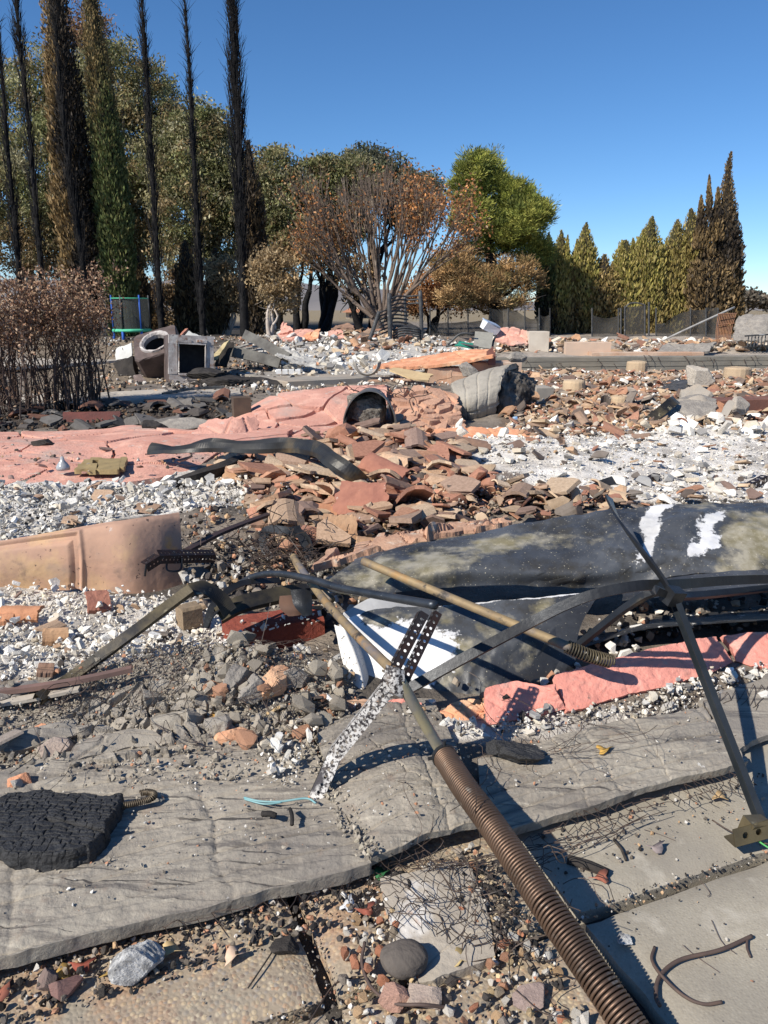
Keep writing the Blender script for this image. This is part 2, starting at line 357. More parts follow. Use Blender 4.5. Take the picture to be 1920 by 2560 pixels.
for zn in ([(-150,1215),(250,1215),(480,1180),(620,1190),(620,1290),(450,1310),(-150,1380)], [(-150,1470),(330,1480),(560,1520),(560,1620),(330,1690),(-150,1700)],
           [(1000,1130),(1150,1085),(2150,1070),(2150,1270),(1560,1260),(1180,1240)], [(1050,1830),(1500,1750),(2050,1650),(2050,1800),(1400,1810),(1200,1850)]):
    paint(soft(zn, .12)*(.55+.45*sst(-.35, .1, fbm(X*5, Y*5, 91))), WHITE)
paint(soft([(700,845),(1000,855),(1220,905),(700,945)], .2, .2)*.9, (.6, .58, .54))
paint(soft([(1220,835),(2300,835),(2300,884),(1240,893)], .2, .34)*.8, (.5, .44, .37))
paint(soft([(560,1130),(760,1095),(1000,1090),(1130,1150),(1420,1260),(1000,1390),(780,1400),(600,1250)], .15)*.85, (.13, .09, .07))  # sooty soil darkened further, painting in the shaded voids between tiles
paint(soft([(-150,1760),(330,1690),(570,1630),(900,1700),(900,1790),(640,1940),(250,1980),(-150,1980)], .06)*.95, (.37, .335, .285))
paint(soft([(1230,924),(2200,916),(2200,1060),(1250,1095)], .2)*.8, (.2, .145, .105))  # soil darkened to paint in shaded gaps of the far tile field
paint(soft([(-300,985),(560,1000),(620,1075),(-300,1082)], .2)*.95, (.07, .055, .045))
paint(soft([(60,850),(900,830),(950,846),(560,880),(300,960),(60,980)], .2, .2)*.6, (.26, .2, .13))
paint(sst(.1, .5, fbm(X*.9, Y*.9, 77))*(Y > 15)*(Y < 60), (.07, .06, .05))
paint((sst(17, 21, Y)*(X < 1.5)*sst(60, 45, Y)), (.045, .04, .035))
far = sst(40, 60, Y); paint(far, (.3, .24, .15))
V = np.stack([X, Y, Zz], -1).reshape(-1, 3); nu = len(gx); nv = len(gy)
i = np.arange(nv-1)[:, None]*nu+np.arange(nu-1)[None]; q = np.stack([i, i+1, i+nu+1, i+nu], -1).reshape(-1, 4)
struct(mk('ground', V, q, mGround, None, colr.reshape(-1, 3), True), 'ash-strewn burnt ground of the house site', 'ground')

# far hills
mHill = M('far_hills', (.16, .15, .15), (.22, .2, .19), .004, .95)
def ridge(name, D, prof, seed, label):
    xs = np.linspace(-D*1.4, D*1.4, 160); h = np.interp(xs/D, [p[0] for p in prof], [p[1] for p in prof])*D
    h = h*(1+.25*fbm(xs/D*9, xs*0, seed, 5)); rows = []
    for f, dy in ((0, 0), (.55, .12*D), (1, .3*D), (.5, .5*D), (0, .7*D)):
        rows.append(np.stack([xs, np.full(160, D+dy)+.04*D*fbm(xs/D*6, xs*0+f, seed+3), h*f*(1+.1*fbm(xs/D*14, xs*0+f*3, seed+9))], 1))
    V = np.vstack(rows); i = np.arange(4)[:, None]*160+np.arange(159)[None]
    struct(mk(name, V, np.stack([i, i+1, i+161, i+160], -1).reshape(-1, 4), mHill, None, None, True), label, 'hills')
ridge('hills', 1800, [(-1.4, .05), (-.5, .045), (-.15, .05), (.05, .03), (.2, .014), (.42, .01), (.5, .017), (.6, .012), (1.4, .02)], 5, 'low hazy hills on the horizon beyond the trees')

# paving: exposed aggregate pavers laid on the house's axes
pav = struct(bpy.data.objects.new('paving', None), 'exposed aggregate garden paving in the foreground', 'paving'); COL.objects.link(pav)
def paver(s0, s1, n0, n1, m, dz=0):
    g = .009; nu_ = max(6, int((s1-s0)/.03)); nv_ = max(6, int((n1-n0)/.03))
    rows = []
    for k in np.linspace(0, 1, 5):
        n = n0+g+(n1-n0-2*g)*k
        rows.append([RC(s0+g+(s1-s0-2*g)*t, n, dz+.003*float(fbm(t*3+s0*5, k*3+n0*5, 4))) for t in np.linspace(0, 1, 6)])
    o = sheet('paver', rows, nu_, nv_, .04, m, jag=.004, seed=int(abs(s0*97+n0*31))+3, jagf=30, disp=lambda U, V, P: .0018*fbm(U*40, V*40, 8)-.012*np.exp(-np.minimum(np.minimum(U, V), np.minimum(U.max()-U, V.max()-V))/.006))
    o.parent = pav; return o
for args in [(-.75, .285, .945, 1.36, mPaver), (.295, .745, .945, 1.36, mPaver, -.004), (.755, 1.75, .945, 1.36, mPaverGrey), (-.55, .28, .3, .935, mPaver), (.29, .74, .3, .935, mPaver, -.003),
             (.75, 1.75, .3, .935, mPaverGrey), (-1.75, -.76, .945, 1.36, mPaver), (-1.5, -.56, .3, .935, mPaver), (1.76, 2.7, .945, 1.36, mPaverGrey), (1.76, 2.7, .3, .935, mPaverGrey)]:
    paver(*args)

# pale concrete path beside the burnt shrub and the drive behind it
def flat(name, pts, dz, th, m, label, n=(40, 16), jag=.02):
    rows = []
    for row in pts: rows.append([np.array([*p[:2], p[2]]) for p in row])
    return struct(sheet(name, rows, n[0], n[1], th, m, jag=jag, seed=len(label), disp=lambda U, V, P: .004*fbm(U*6, V*6, 2)), label, 'path')
mPath = M('pale_concrete', (.47, .42, .35), (.36, .32, .27), 2, .93, .5, 30, bdist=.005, spots=[((.24, .2, .16), 4, .6, .75)])
flat('garden_path', [[GZ(-200,1018,.1), GZ(60,1012,.1), GZ(225,1006,.1), GZ(420,994,.1), GZ(600,985,.1)], [GZ(-200,985,.1), GZ(60,984,.1), GZ(225,982,.1), GZ(420,972,.1), GZ(600,968,.1)]], 0, .06, mPath, 'pale concrete garden path in front of the wrecked appliances')
flat('drive', [[GZ(-300,930,.22), GZ(60,915,.22), GZ(310,900,.22)], [GZ(-300,868,.3), GZ(60,866,.3), GZ(330,862,.3)]], 0, .05, mPath, 'pale driveway behind the burnt shrub')

# ------------------------------------------------------------------ walls and foundations
def rbox(name, p0, p1, z0, z1, depth, m, parent=None, nu=40, jit=.004, seed=1):
    """a cast wall from p0 to p1 (front face), made of a rough swept block"""
    p0 = np.asarray(p0[:2], float); p1 = np.asarray(p1[:2], float); d = p1-p0; L = np.hypot(*d); d /= L; nrm = np.array([-d[1], d[0]])
    prof = [(0, z0), (0, z0+(z1-z0)*.5), (0, z1-.008), (.008, z1), (depth*.5, z1), (depth-.008, z1), (depth, z1-.008), (depth, z0)]
    V = []; ts = np.linspace(0, L, nu)
    for a, z in prof:
        xy = p0+d*ts[:, None]+nrm*(a+jit*fbm(ts*7, ts*0+z*40+a*9, seed)[:, None]); V.append(np.column_stack([xy, z+jit*1.5*fbm(ts*9, ts*0+a*50, seed+4)*(z > z0)]))
    V = np.array(V).transpose(1, 0, 2).reshape(-1, 3); k = len(prof)
    i = np.arange(nu-1)[:, None]*k+np.arange(k)[None]; j = np.arange(nu-1)[:, None]*k+(np.arange(k)[None]+1) % k
    F = np.stack([i, j, j+k, i+k], -1).reshape(-1, 4)
    cap = [np.array([list(range(k))[::-1]]), np.array([list((nu-1)*k+np.arange(k))])]
    return mk(name, V, [F[:, ::-1]]+[np.asarray(c)[:, ::-1] for c in cap], m, parent)
mBoard = M('board_formed_concrete', (.215, .2, .17), (.16, .15, .13), 2.2, .92, .4, 30, bdist=.006, spots=[((.25, .215, .165), .9, .5, .8), ((.1, .095, .09), 5, .64, .8)])
wa, wb = A(1235, 925, 14.0), A(2350, 925, 14.9)
fw = empty('foundation_wall', (*wa[:2], .0), 'long low grey board-formed concrete wall at the edge of the raised terrace', 'wall')
L_ = np.hypot(*(wb-wa)[:2]); dv = (wb-wa)[:2]/L_; nv2 = np.array([-dv[1], dv[0]])
zt = .225
for k, (z0, z1, off) in enumerate([(-.15, .055, .012), (.058, .145, .004), (.148, zt, 0)]):      # boards the concrete was cast against
    cuts = [0, 2.6+k*.7, 5.3+k*.3, L_]
    for a, b in zip(cuts[:-1], cuts[1:]):
        put(rbox('cast_course', wa[:2]+dv*(a+.002)-nv2*off*-1, wa[:2]+dv*(b-.002)-nv2*off*-1, z0, z1, .3, mBoard, None, 30, .005, k+int(a*3)), fw)
for px, py in [(1278,905),(1310,901),(1345,917),(1372,909),(1385,912),(1392,908),(1420,915),(1436,919),(1490,898),(1497,906),(1532,910),(1610,889),(1622,889),(1628,893),(1646,893),(1714,891),(1718,896),(1738,898),(1760,903),(1782,895),(1792,898),(1836,905),(1872,899),(1890,892),(1902,890)]:
    t = (A(px, py, 14.3)[0]-wa[0])/dv[0]; b = wa[:2]+dv*t; z = A(px, py, b[1])[2]
    P = [np.array([*(b+nv2*.02), z]), np.array([*(b-nv2*.02), z]), np.array([*(b-nv2*.06+dv*random.uniform(-.03, .03)), z-random.uniform(.0, .04)]), np.array([*(b-nv2*.075+dv*random.uniform(-.04, .04)), z-random.uniform(.03, .09)])]
    put(MB().tube(cr(P, 7), .006, 4).build('tie_wire', mWire), fw)

def solid(name, p0, p1, z0, z1, depth, m, label, cat, group=None, seed=1, jit=.005):
    o = rbox(name, p0, p1, z0, z1, depth, m, None, 24, jit, seed); return tag(o, label, cat, group)
# raised floor slab left of the steps
solid('foundation_slab', GZ(712, 970, .02), GZ(1125, 962, .02), -.05, .11, 2.6, mConcPink, 'low concrete floor slab with a tan edge behind the pink wall sheet', 'slab', seed=3)
solid('slab_corner', GZ(598, 948, .05), GZ(720, 972, .05), -.05, .14, 1.6, mConc, 'short angled concrete slab edge beside the blackened roll', 'slab', seed=4)
# steps
a0 = A(1118, 975, 10.6)
solid('concrete_step', A(1128, 968, 10.55), A(1222, 968, 10.6), -.05, .2, .5, mConcPink, 'lower tan concrete step beside the fallen mortar drum', 'step', 'concrete steps', 6)
solid('concrete_step', A(1180, 968, 10.95), A(1302, 968, 11.0), -.05, .34, .5, mConcPink, 'upper tan concrete step under the orange stucco sheet', 'step', 'concrete steps', 7)
solid('concrete_step', A(1070, 968, 10.85), A(1182, 968, 10.9), -.05, .27, .4, mConcPink, 'middle concrete step with white ash on top', 'step', 'concrete steps', 8)
# red foundation wall at the right edge, block pier, terrace blocks
solid('foundation_wall', A(1795, 1068, 7.3), A(2150, 1060, 7.7), -.05, .225, .25, M('oxide_red_wall', (.2, .09, .065), (.14, .07, .055), 5, .9, .6, 40, bdist=.006, spots=[((.3, .24, .2), 4, .6, .75)]), 'reddish brown stub of foundation wall at the far right edge', 'wall', seed=9)
solid('concrete_pier', A(1338, 1055, 8.45), A(1380, 1055, 8.5), -.05, .235, .25, mConc, 'square grey concrete pier in the shade of the mortar drum', 'pier', seed=10)
solid('terrace_curb', A(1060, 880, 15.6), A(1185, 880, 15.8), .1, .42, .3, mConc, 'grey concrete curb behind the burnt arbor', 'curb', seed=11)
solid('concrete_block', A(1322, 862, 15.6), A(1372, 862, 15.6), .2, .64, .35, M('bleached_concrete', (.56, .5, .42), (.46, .4, .33), 3, .9, .4, 30, bdist=.006), 'pale square concrete block beside the pink rubble on the terrace', 'block', seed=12)
solid('low_wall', A(1415, 880, 15.0), A(1527, 880, 15.0), .2, .46, .2, M('pinkish_concrete', (.55, .4, .3), (.48, .37, .29), 2, .9, .4, 30, bdist=.006), 'low pinkish concrete wall stub in the terrace rubble', 'wall', seed=13)
solid('terrace_edge', A(1480, 893, 14.7), A(1760, 886, 14.75), .15, .285, .3, mConcPink, 'tan footing course lying behind the long grey wall', 'footing', seed=14)
for k, (x0, x1, y, D, zt_, lab) in enumerate([(786, 822, 850, 17, .5, 'pale concrete block at the left end of the back rubble'), (822, 850, 868, 16, .32, 'low tan concrete block in front of the back rubble'), (900, 924, 880, 14.5, .36, 'small upright concrete block in the white rubble'), (830, 905, 842, 18, .48, 'wide grey concrete block behind the red slab pieces'), (1560, 1700, 866, 17, .36, 'pale flat footing near the mesh gate')]):
    solid('concrete_block', A(x0, y, D), A(x1, y, D), .0, zt_, .3, [mConc, mConcPink, mConcPink, mConc, mPath][k], lab, 'block', seed=20+k)
# round footings
def stub(px, py, D, r, h, label):
    c = A(px, py, D); a = np.arange(18)*2*np.pi/18; rr = r*(1+.05*fbm(np.cos(a)*2, np.sin(a)*2, int(px)))
    prof = [(1.0, -.1), (1.02, h*.5), (1.0, h-.02), (.93, h), (.5, h+.012), (0.02, h+.004)]
    z0 = float(Zg(c[0], c[1])); V = np.array([[c[0]+np.cos(t)*q*s, c[1]+np.sin(t)*q*s, z0+z+.006*random.random()] for s, z in prof for t, q in zip(a, rr)])
    i = np.arange(5)[:, None]*18+np.arange(18)[None]; j = np.arange(5)[:, None]*18+(np.arange(18)[None]+1) % 18
    tag(mk('round_footing', V, np.stack([i, j, j+18, i+18], -1).reshape(-1, 4), M('tan_concrete', (.5, .38, .25), (.4, .3, .2), 4, .92, .6, 40, bdist=.008), None), label, 'footing', 'round concrete footings')
stub(1432, 1012, 9.2, .13, .17, 'round tan footing nearest the square pier')
stub(1590, 945, 13.2, .17, .22, 'round tan footing close under the long grey wall')
stub(1548, 1035, 8.2, .1, .1, 'low round tan footing half sunk in tile shards')
stub(1840, 958, 12.2, .2, .2, 'broad round footing among tiles near the right edge')
# ------------------------------------------------------------------ fallen mortar slabs with board imprint
def boards(period=.06, amp=.014, seed=1, fine=.006):
    def f(U, V, P):
        w = V+.012*fbm(U*2, V*2, seed)+.02*fbm(U*.8, V*3, seed+2)
        ph = (w % period)/period; groove = np.exp(-np.minimum(ph, 1-ph)*period/.005)*(.15+.85*vn(U*3, np.floor(w/period)*7, seed))
        uu = U+.03*fbm(U*3, V*9, seed+21)+seed*.11; pu = (uu % .36)/.36; seam = np.exp(-np.minimum(pu, 1-pu)*.36/.007)*(.3+.7*vn(U*20, V*20, seed+4)); step = .004*(_hash(np.floor(uu/.36), np.floor(w/(period*2)), seed)-.5)
        return -amp*groove-.006*seam+.0035*np.exp(-np.abs(np.minimum(pu, 1-pu)*.36-.018)/.01)*fbm(U*50, V*50, seed+31)+step+fine*fbm(U*5, w*90, seed+5)+.003*fbm(U*9, V*9, seed+8)+.002*fbm(U*60, V*60, seed+9)
    return f
def rslab(name, pts, nu, nv, th, label, seed, cracks, **kw):
    rows = [[RC(*p) for p in r] for r in pts]
    return tag(sheet(name, rows, nu, nv, th, mMortar, disp=boards(seed=seed, **kw), jag=.010, cracks=cracks, cw=.003, cd=.004, lift=.0015, seed=seed, warp=.08, jagf=9), label, 'mortar slab', 'board-marked mortar slabs')
rslab('mortar_slab', [[(-1.3,1.15,.055),(-.75,1.165,.05),(-.3,1.16,.055),(.05,1.16,.05),(.435,1.15,.05)], [(-1.3,1.25,.07),(-.75,1.26,.066),(-.3,1.25,.068),(.05,1.25,.062),(.432,1.25,.06)],
                      [(-1.3,1.45,.07),(-.75,1.45,.065),(-.3,1.45,.066),(.05,1.45,.06),(.43,1.43,.062)], [(-1.2,1.72,.07),(-.75,1.72,.07),(-.3,1.7,.07),(.05,1.72,.068),(.46,1.68,.065)]], 420, 190, .03, 'large grey mortar slab with board marks under the charred block', 3, 5)
rslab('mortar_slab', [[(.435,1.165,.052),(.5,1.17,.062),(.58,1.175,.066),(.70,1.175,.055)], [(.43,1.26,.06),(.5,1.265,.078),(.59,1.27,.084),(.71,1.27,.06)], [(.43,1.40,.066),(.52,1.42,.078),(.62,1.43,.082),(.75,1.42,.06)],
                      [(.47,1.6,.075),(.55,1.63,.08),(.66,1.66,.085),(.80,1.66,.07)]], 190, 220, .022, 'buckled grey mortar slab under the perforated brace', 11, 7)
rslab('mortar_slab', [[(.70,1.145,.035),(.95,1.145,.05),(1.15,1.15,.052),(1.36,1.15,.045)], [(.72,1.21,.05),(.95,1.21,.06),(1.15,1.21,.062),(1.38,1.21,.06)], [(.74,1.28,.06),(1.0,1.285,.07),(1.2,1.285,.07),(1.40,1.28,.066)],
                      [(.77,1.355,.062),(1.05,1.365,.07),(1.25,1.36,.07),(1.42,1.35,.066)]], 230, 150, .022, 'grey mortar slab right of the spring with blistered seam', 17, 3)
tag(sheet('mortar_slab', [[RC(*p) for p in r] for r in [[(1.40,1.22,.03),(1.6,1.24,.04),(1.9,1.26,.05)], [(1.46,1.40,.06),(1.65,1.42,.06),(1.95,1.46,.07)]]], 60, 40, .02, mMortar, jag=.02, disp=lambda U, V, P: .004*fbm(U*12, V*12, 3), seed=33), 'pale plain mortar slab beside the black strut', 'mortar slab', 'board-marked mortar slabs')
# pale slab under the netting
tag(sheet('paving_slab', [[GZ(*p) for p in r] for r in [[(1040,2455,.012),(1100,2440,.016),(1170,2415,.014),(1240,2385,.012)], [(1000,2350,.016),(1080,2335,.02),(1160,2320,.018),(1220,2300,.014)], [(960,2240,.016),(1040,2225,.022),(1120,2215,.02),(1185,2200,.016)], [(945,2195,.016),(1020,2180,.022),(1100,2160,.02),(1160,2150,.016)]]], 120, 130, .02,
          M('whitened_slab', (.42, .375, .31), (.32, .28, .235), 9, .92, .5, 60, bdist=.006, spots=[((.66, .64, .61), 7, .56, .66), ((.55, .28, .18), 12, .64, .74), ((.2, .18, .16), 16, .66, .76)]), jag=.012, cracks=3, cw=.003, cd=.003, seed=5, warp=.06, jagf=12, disp=lambda U, V, P: .003*fbm(U*20, V*20, 3)),
    'whitened broken slab under black netting beside the spring', 'slab')
# ridges of broken mortar crust in the clod mound
for k, (pts, lab) in enumerate([([(395,1860),(470,1830),(520,1810),(470,1800),(380,1820)], 'flat tan mortar crust lying on the clod mound'), ([(20,1900),(110,1880),(200,1850),(150,1830),(40,1860)], 'flat mortar crust at the left edge of the clod mound'),
                                ([(180,1935),(300,1900),(430,1880),(330,1850),(200,1880)], 'long grey mortar crust below the clod mound'), ([(0,1770),(60,1760),(110,1740),(70,1730),(0,1740)], 'plain grey mortar tile at the left edge')]):
    b = [G(*p)+(0, 0, .03) for p in pts]
    tag(sheet('mortar_crust', [b[:3], [b[0]*.5+b[4]*.5+(0, 0, .012), (b[1]+b[3])/2+(0, 0, .014), b[2]*.5+b[3]*.5+(0, 0, .01)], [b[4], (b[4]+b[3])/2, b[3]]], 40, 24, .02, mMortar, jag=.018, cracks=4, cw=.006, cd=.006, seed=40+k, disp=lambda U, V, P: .004*fbm(U*20, V*20, 5)), lab, 'mortar slab')

mCrust = M('brown_mortar_crust', (.36, .32, .265), (.27, .24, .2), 8, .95, .9, 70, bdist=.008, spots=[((.42, .38, .32), 5, .52, .68), ((.2, .175, .15), 12, .58, .7), ((.5, .47, .43), 60, .68, .74)])
for k, (rows, nc, lab) in enumerate([([[(60,1930),(220,1925),(400,1905),(560,1880)], [(120,1840),(260,1830),(420,1810),(560,1800)], [(240,1760),(330,1740),(450,1720),(560,1720)]], 110, 'cracked crust of grey-brown mortar over the clod mound'),
                                     ([[(420,1790),(520,1775),(640,1775)], [(440,1720),(540,1705),(650,1700)], [(480,1665),(570,1650),(660,1650)]], 60, 'crumbled mortar crust beside the red concrete block'),
                                     ([[(560,1905),(640,1880),(720,1850)], [(560,1840),(640,1825),(730,1800)]], 30, 'mortar crust fragment left of the brace foot')]):
    R3 = [[(lambda q: np.array([q[0], q[1], float(Zg(q[0], q[1]))+.018]))(G(*p)) for p in r] for r in rows]
    tag(sheet('mortar_crust', R3, 230, 170, .02, mCrust, jag=.03, cracks=nc, cw=.007, cd=.022, lift=.013, seed=140+k, warp=.035, smooth=False, jagf=12, disp=lambda U, V, P: .008*fbm(U*12, V*12, 5)+.003*fbm(U*45, V*45, 6)), lab, 'mortar slab')
# ------------------------------------------------------------------ charred wood block
def charred(name, c, L, W, T, rz, label):
    nu, nv = 240, 190
    u, v = np.meshgrid(np.linspace(-1, 1, nu), np.linspace(-1, 1, nv)); 
    ang = np.arctan2(v, u); ex = 1/np.power(np.abs(np.cos(ang))**5+np.abs(np.sin(ang))**5+1e-9, 1/5.)
    rim = np.maximum(np.abs(u), np.abs(v)); sq = np.where(rim > 0, rim/np.maximum(np.hypot(u, v), 1e-9), 1)
    x = u*L/2*(1-.10*np.abs(v)**3)+.012*fbm(v*2, u*0, 3)*np.abs(u); y = v*W/2*(1-.12*np.abs(u)**3)+.02*fbm(u*2, v*0, 7)*np.abs(v)
    e = np.clip((1-rim)/.07, 0, 1); z = T*(1-(1-e)**2.5*.98)*(.75+.25*sst(.9, -.3, v))
    X_ = x*1.0; Y_ = y*1.0
    # alligator cracking: long wavy cracks along the grain, short ones across
    a = Y_+.010*fbm(X_*20, Y_*20, 2)+.03*fbm(X_*5, Y_*5, 4); row = np.floor(a/.0115); fr = (a/.0115) % 1
    b = X_+.03*_hash(row, row*0, 5)+.010*fbm(X_*30, Y_*30, 6); wid = .014+.04*_hash(row, row*0+2, 9); fc = (b/wid) % 1; colm = np.floor(b/wid)
    ed = np.minimum(np.minimum(fr, 1-fr)*.0115/(.25+.75*_hash(row, np.floor(X_*40), 13)), np.minimum(fc, 1-fc)*wid)
    z = z-.0042*np.exp(-ed/.0009)*(z > .012)+.002*(_hash(row, colm, 3)-.5)*e+.006*fbm(X_*9, Y_*9, 17)+.003*fbm(X_*50, Y_*50, 8)*e
    z -= .014*np.exp(-np.abs(Y_+.25*X_-.004*fbm(X_*20, Y_*0, 2))/.0022)*(X_ > .0)   # one through split
    x = x+.006*fbm(z*90, y*60, 3)*(1-e); y = y+.006*fbm(z*90, x*60, 4)*(1-e)
    cs, sn = math.cos(rz), math.sin(rz)
    V = np.stack([c[0]+cs*x-sn*y, c[1]+sn*x+cs*y, c[2]+z-.004], -1).reshape(-1, 3); Vb = V.copy(); Vb[:, 2] = c[2]-.006
    i = np.arange(nv-1)[:, None]*nu+np.arange(nu-1)[None]; q = np.stack([i, i+1, i+nu+1, i+nu], -1).reshape(-1, 4)
    n = nu*nv; bd = np.concatenate([np.arange(nu), np.arange(1, nv)*nu+nu-1, (nv-1)*nu+np.arange(nu-2, -1, -1), np.arange(nv-2, 0, -1)*nu]); b2 = np.roll(bd, -1)
    return tag(mk(name, np.vstack([V, Vb]), [np.vstack([q, np.stack([bd, bd+n, b2+n, b2], 1)])], mChar, None, None, False), label, 'charred wood')
charred('charred_block', GZ(118, 2075, .068), .27, .2, .034, math.radians(-3), 'black charred wood block with cracked alligator surface on the mortar slab')
def rdirs_(rg, n):
    v = rg.normal(size=(n, 3)); return v/np.linalg.norm(v, axis=1, keepdims=True)
def lump(name, c, size, m, label, cat, seed=1, rough=.25, parent=None, col=None, flat=1.0, rz=0):
    bm = bmesh.new(); bmesh.ops.create_icosphere(bm, subdivisions=5, radius=1); V = np.array([v.co[:] for v in bm.verts]); F = np.array([[v.index for v in f.verts] for f in bm.faces]); bm.free()
    if rough > .15:      # broken stone: cut by random planes
        rg = np.random.default_rng(seed+900); pn = rdirs_(rg, 15); ph_ = rg.uniform(.62, 1.0, 15); dt = np.maximum(V@pn.T, 1e-3); d = np.minimum((ph_/dt).min(1), 1.25)
        d = d*(1+rough*.18*fbm(V[:, 0]*3+V[:, 2]*2, V[:, 1]*3-V[:, 2], seed, 5)+rough*.16*fbm(V[:, 2]*9+V[:, 0]*7, V[:, 1]*9, seed+7, 4))
    else: d = 1+rough*fbm(V[:, 0]*1.5+V[:, 2]*1.1, V[:, 1]*1.5-V[:, 2]*.9, seed, 5)
    V = V*d[:, None]*np.asarray(size); V[:, 2] = np.maximum(V[:, 2], -size[2]*.55)
    cs, sn = math.cos(rz), math.sin(rz); V = V@np.array([[cs, sn, 0], [-sn, cs, 0], [0, 0, 1]])
    o = mk(name, V+np.asarray(c)+(0, 0, size[2]*.5), F, m, parent, None, False)
    return tag(o, label, cat) if label else o
mRock = M('brown_stone', (.13, .11, .095), (.08, .07, .062), 14, .85, .6, 60, bdist=.004)
lump('stone', GZ(1012, 2412, .02), (.038, .031, .026), mRock, 'round dark brown stone lying beside the spring', 'stone', 2, .149)
lump('charcoal_lump', GZ(1290, 1895, .07), (.07, .028, .024), mChar, 'shiny black charcoal lump on the mortar slab right of the spring', 'charcoal', 5, .5, rz=-.35)
lump('charcoal_lump', GZ(1232, 1880, .07), (.022, .02, .018), mChar, 'small black charcoal knob behind the spring end', 'charcoal', 8, .4)
lump('ash_lump', GZ(345, 2432, .01), (.036, .032, .030), M('grey_ash_lump', (.55, .55, .54), (.2, .2, .2), 60, .95, .9, 120, bdist=.006), 'crusty grey and white ash lump at the slab edge', 'ash lump', 11, .5)
lump('charcoal_lump', GZ(712, 2377, .003), (.022, .016, .016), mCharSoft, 'dark lump sitting on the rust-stained paver', 'charcoal', 14, .35)
lump('stone', GZ(160, 2482, .005), (.027, .018, .018), M('dull_red_stone', (.24, .13, .11), (.16, .1, .09), 20, .9), 'dull red angular stone at the lower left edge', 'stone', 21, .3, rz=.6)
lump('stone', GZ(118, 2466, .005), (.014, .016, .018), M('grey_red_stone', (.2, .14, .12), (.14, .11, .1), 20, .9), 'small dark stone beside the dull red stone', 'stone', 22, .3)
lump('stone', GZ(1060, 2500, .01), (.036, .026, .016), M('pinkish_chunk', (.42, .34, .28), (.33, .26, .22), 20, .9, .6), 'pale chunk of concrete at the bottom among gravel', 'stone', 23, .2)
lump('stone', GZ(980, 2505, .01), (.024, .022, .02), M('pink_chunk', (.42, .25, .19), (.33, .2, .15), 20, .9, .6), 'pinkish chunk under the bent wire at the bottom', 'stone', 24, .25)
lump('stone', GZ(1325, 2495, .005), (.03, .022, .01), M('mauve_chunk', (.33, .25, .22), (.25, .19, .17), 20, .9, .6), 'flat mauve stone near the spring at the bottom', 'stone', 25, .2)
lump('ash_lump', GZ(1560, 2353, .005), (.013, .01, .008), M('grey_ash_lump', (.5, .5, .5)), 'tiny crumpled grey ash flake on the grey paver', 'ash lump', 26, .6)

# ------------------------------------------------------------------ garage torsion spring and its shaft
Q = A(985, 1690, 1.45)
sp = [GZ(1112, 1893, .14), GZ(1160, 1968, .145), GZ(1235, 2070, .142), GZ(1360, 2255, .125), GZ(1480, 2430, .095), GZ(1605, 2612, .06), GZ(1690, 2740, .03)]
axisP = cr(sp, 2600); T_, N_, B_ = frames(axisP)
Ls = np.linalg.norm(np.diff(axisP, axis=0), axis=1).sum(); turns = Ls/.0064; ph = np.linspace(0, 2*np.pi*turns, 2600)
hel = axisP+.0235*(N_*np.cos(ph)[:, None]+B_*np.sin(ph)[:, None])
root = empty('torsion_spring', sp[0], 'long rusty brown coil spring of a garage door lying across the paving', 'spring')
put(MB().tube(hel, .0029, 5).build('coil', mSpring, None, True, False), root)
put(MB().tube(axisP[::40], .0202, 10).build('shade_core', M('spring_shadow_core', (.03, .02, .015), None, 9, .8), None, True, False), root)  # dark tube added inside the coil as painted shade between its turns
d0 = sp[0]-sp[1]; d0 = d0/np.linalg.norm(d0)
V, F = tube([sp[0]-d0*.004, sp[0]+d0*.006, sp[0]+d0*.012, sp[0]+d0*.02], [.0275, .0275, .022, .017], 14)
cone = put(mk('winding_cone', V, F, mBlack, None, None, False), root)
for k in range(4):
    a = k*math.pi/2; nrm = N_[0]*math.cos(a)+B_[0]*math.sin(a)
    V, F = tube([sp[0]+d0*.003+nrm*.023, sp[0]+d0*.003+nrm*.036], .0038, 6); mk('set_screw', V, F, mBlack, cone)
shp = cr([sp[0]-d0*.02, sp[0]+d0*.03, Q+(.012, 0, -.01)], 30)
V, F = tube(shp, .0125, 12); put(mk('shaft', V, F, M('ochre_pipe', (.45, .39, .2), (.24, .23, .22), 9, .45, .4, 60, metal=.4, bdist=.002, spots=[((.1, .1, .11), 12, .6, .66)]), None, None, True), root)
shaft2 = cr([Q+(0, .02, 0), A(880, 1576, 1.72), A(800, 1487, 2.05), A(735, 1395, 2.55)], 40)
V, F = tube(shaft2, .0112, 12); tag(mk('shaft_pipe', V, F, mPipe, None, None, True), 'dull brown pipe rising from the rubble to the perforated brace', 'pipe')

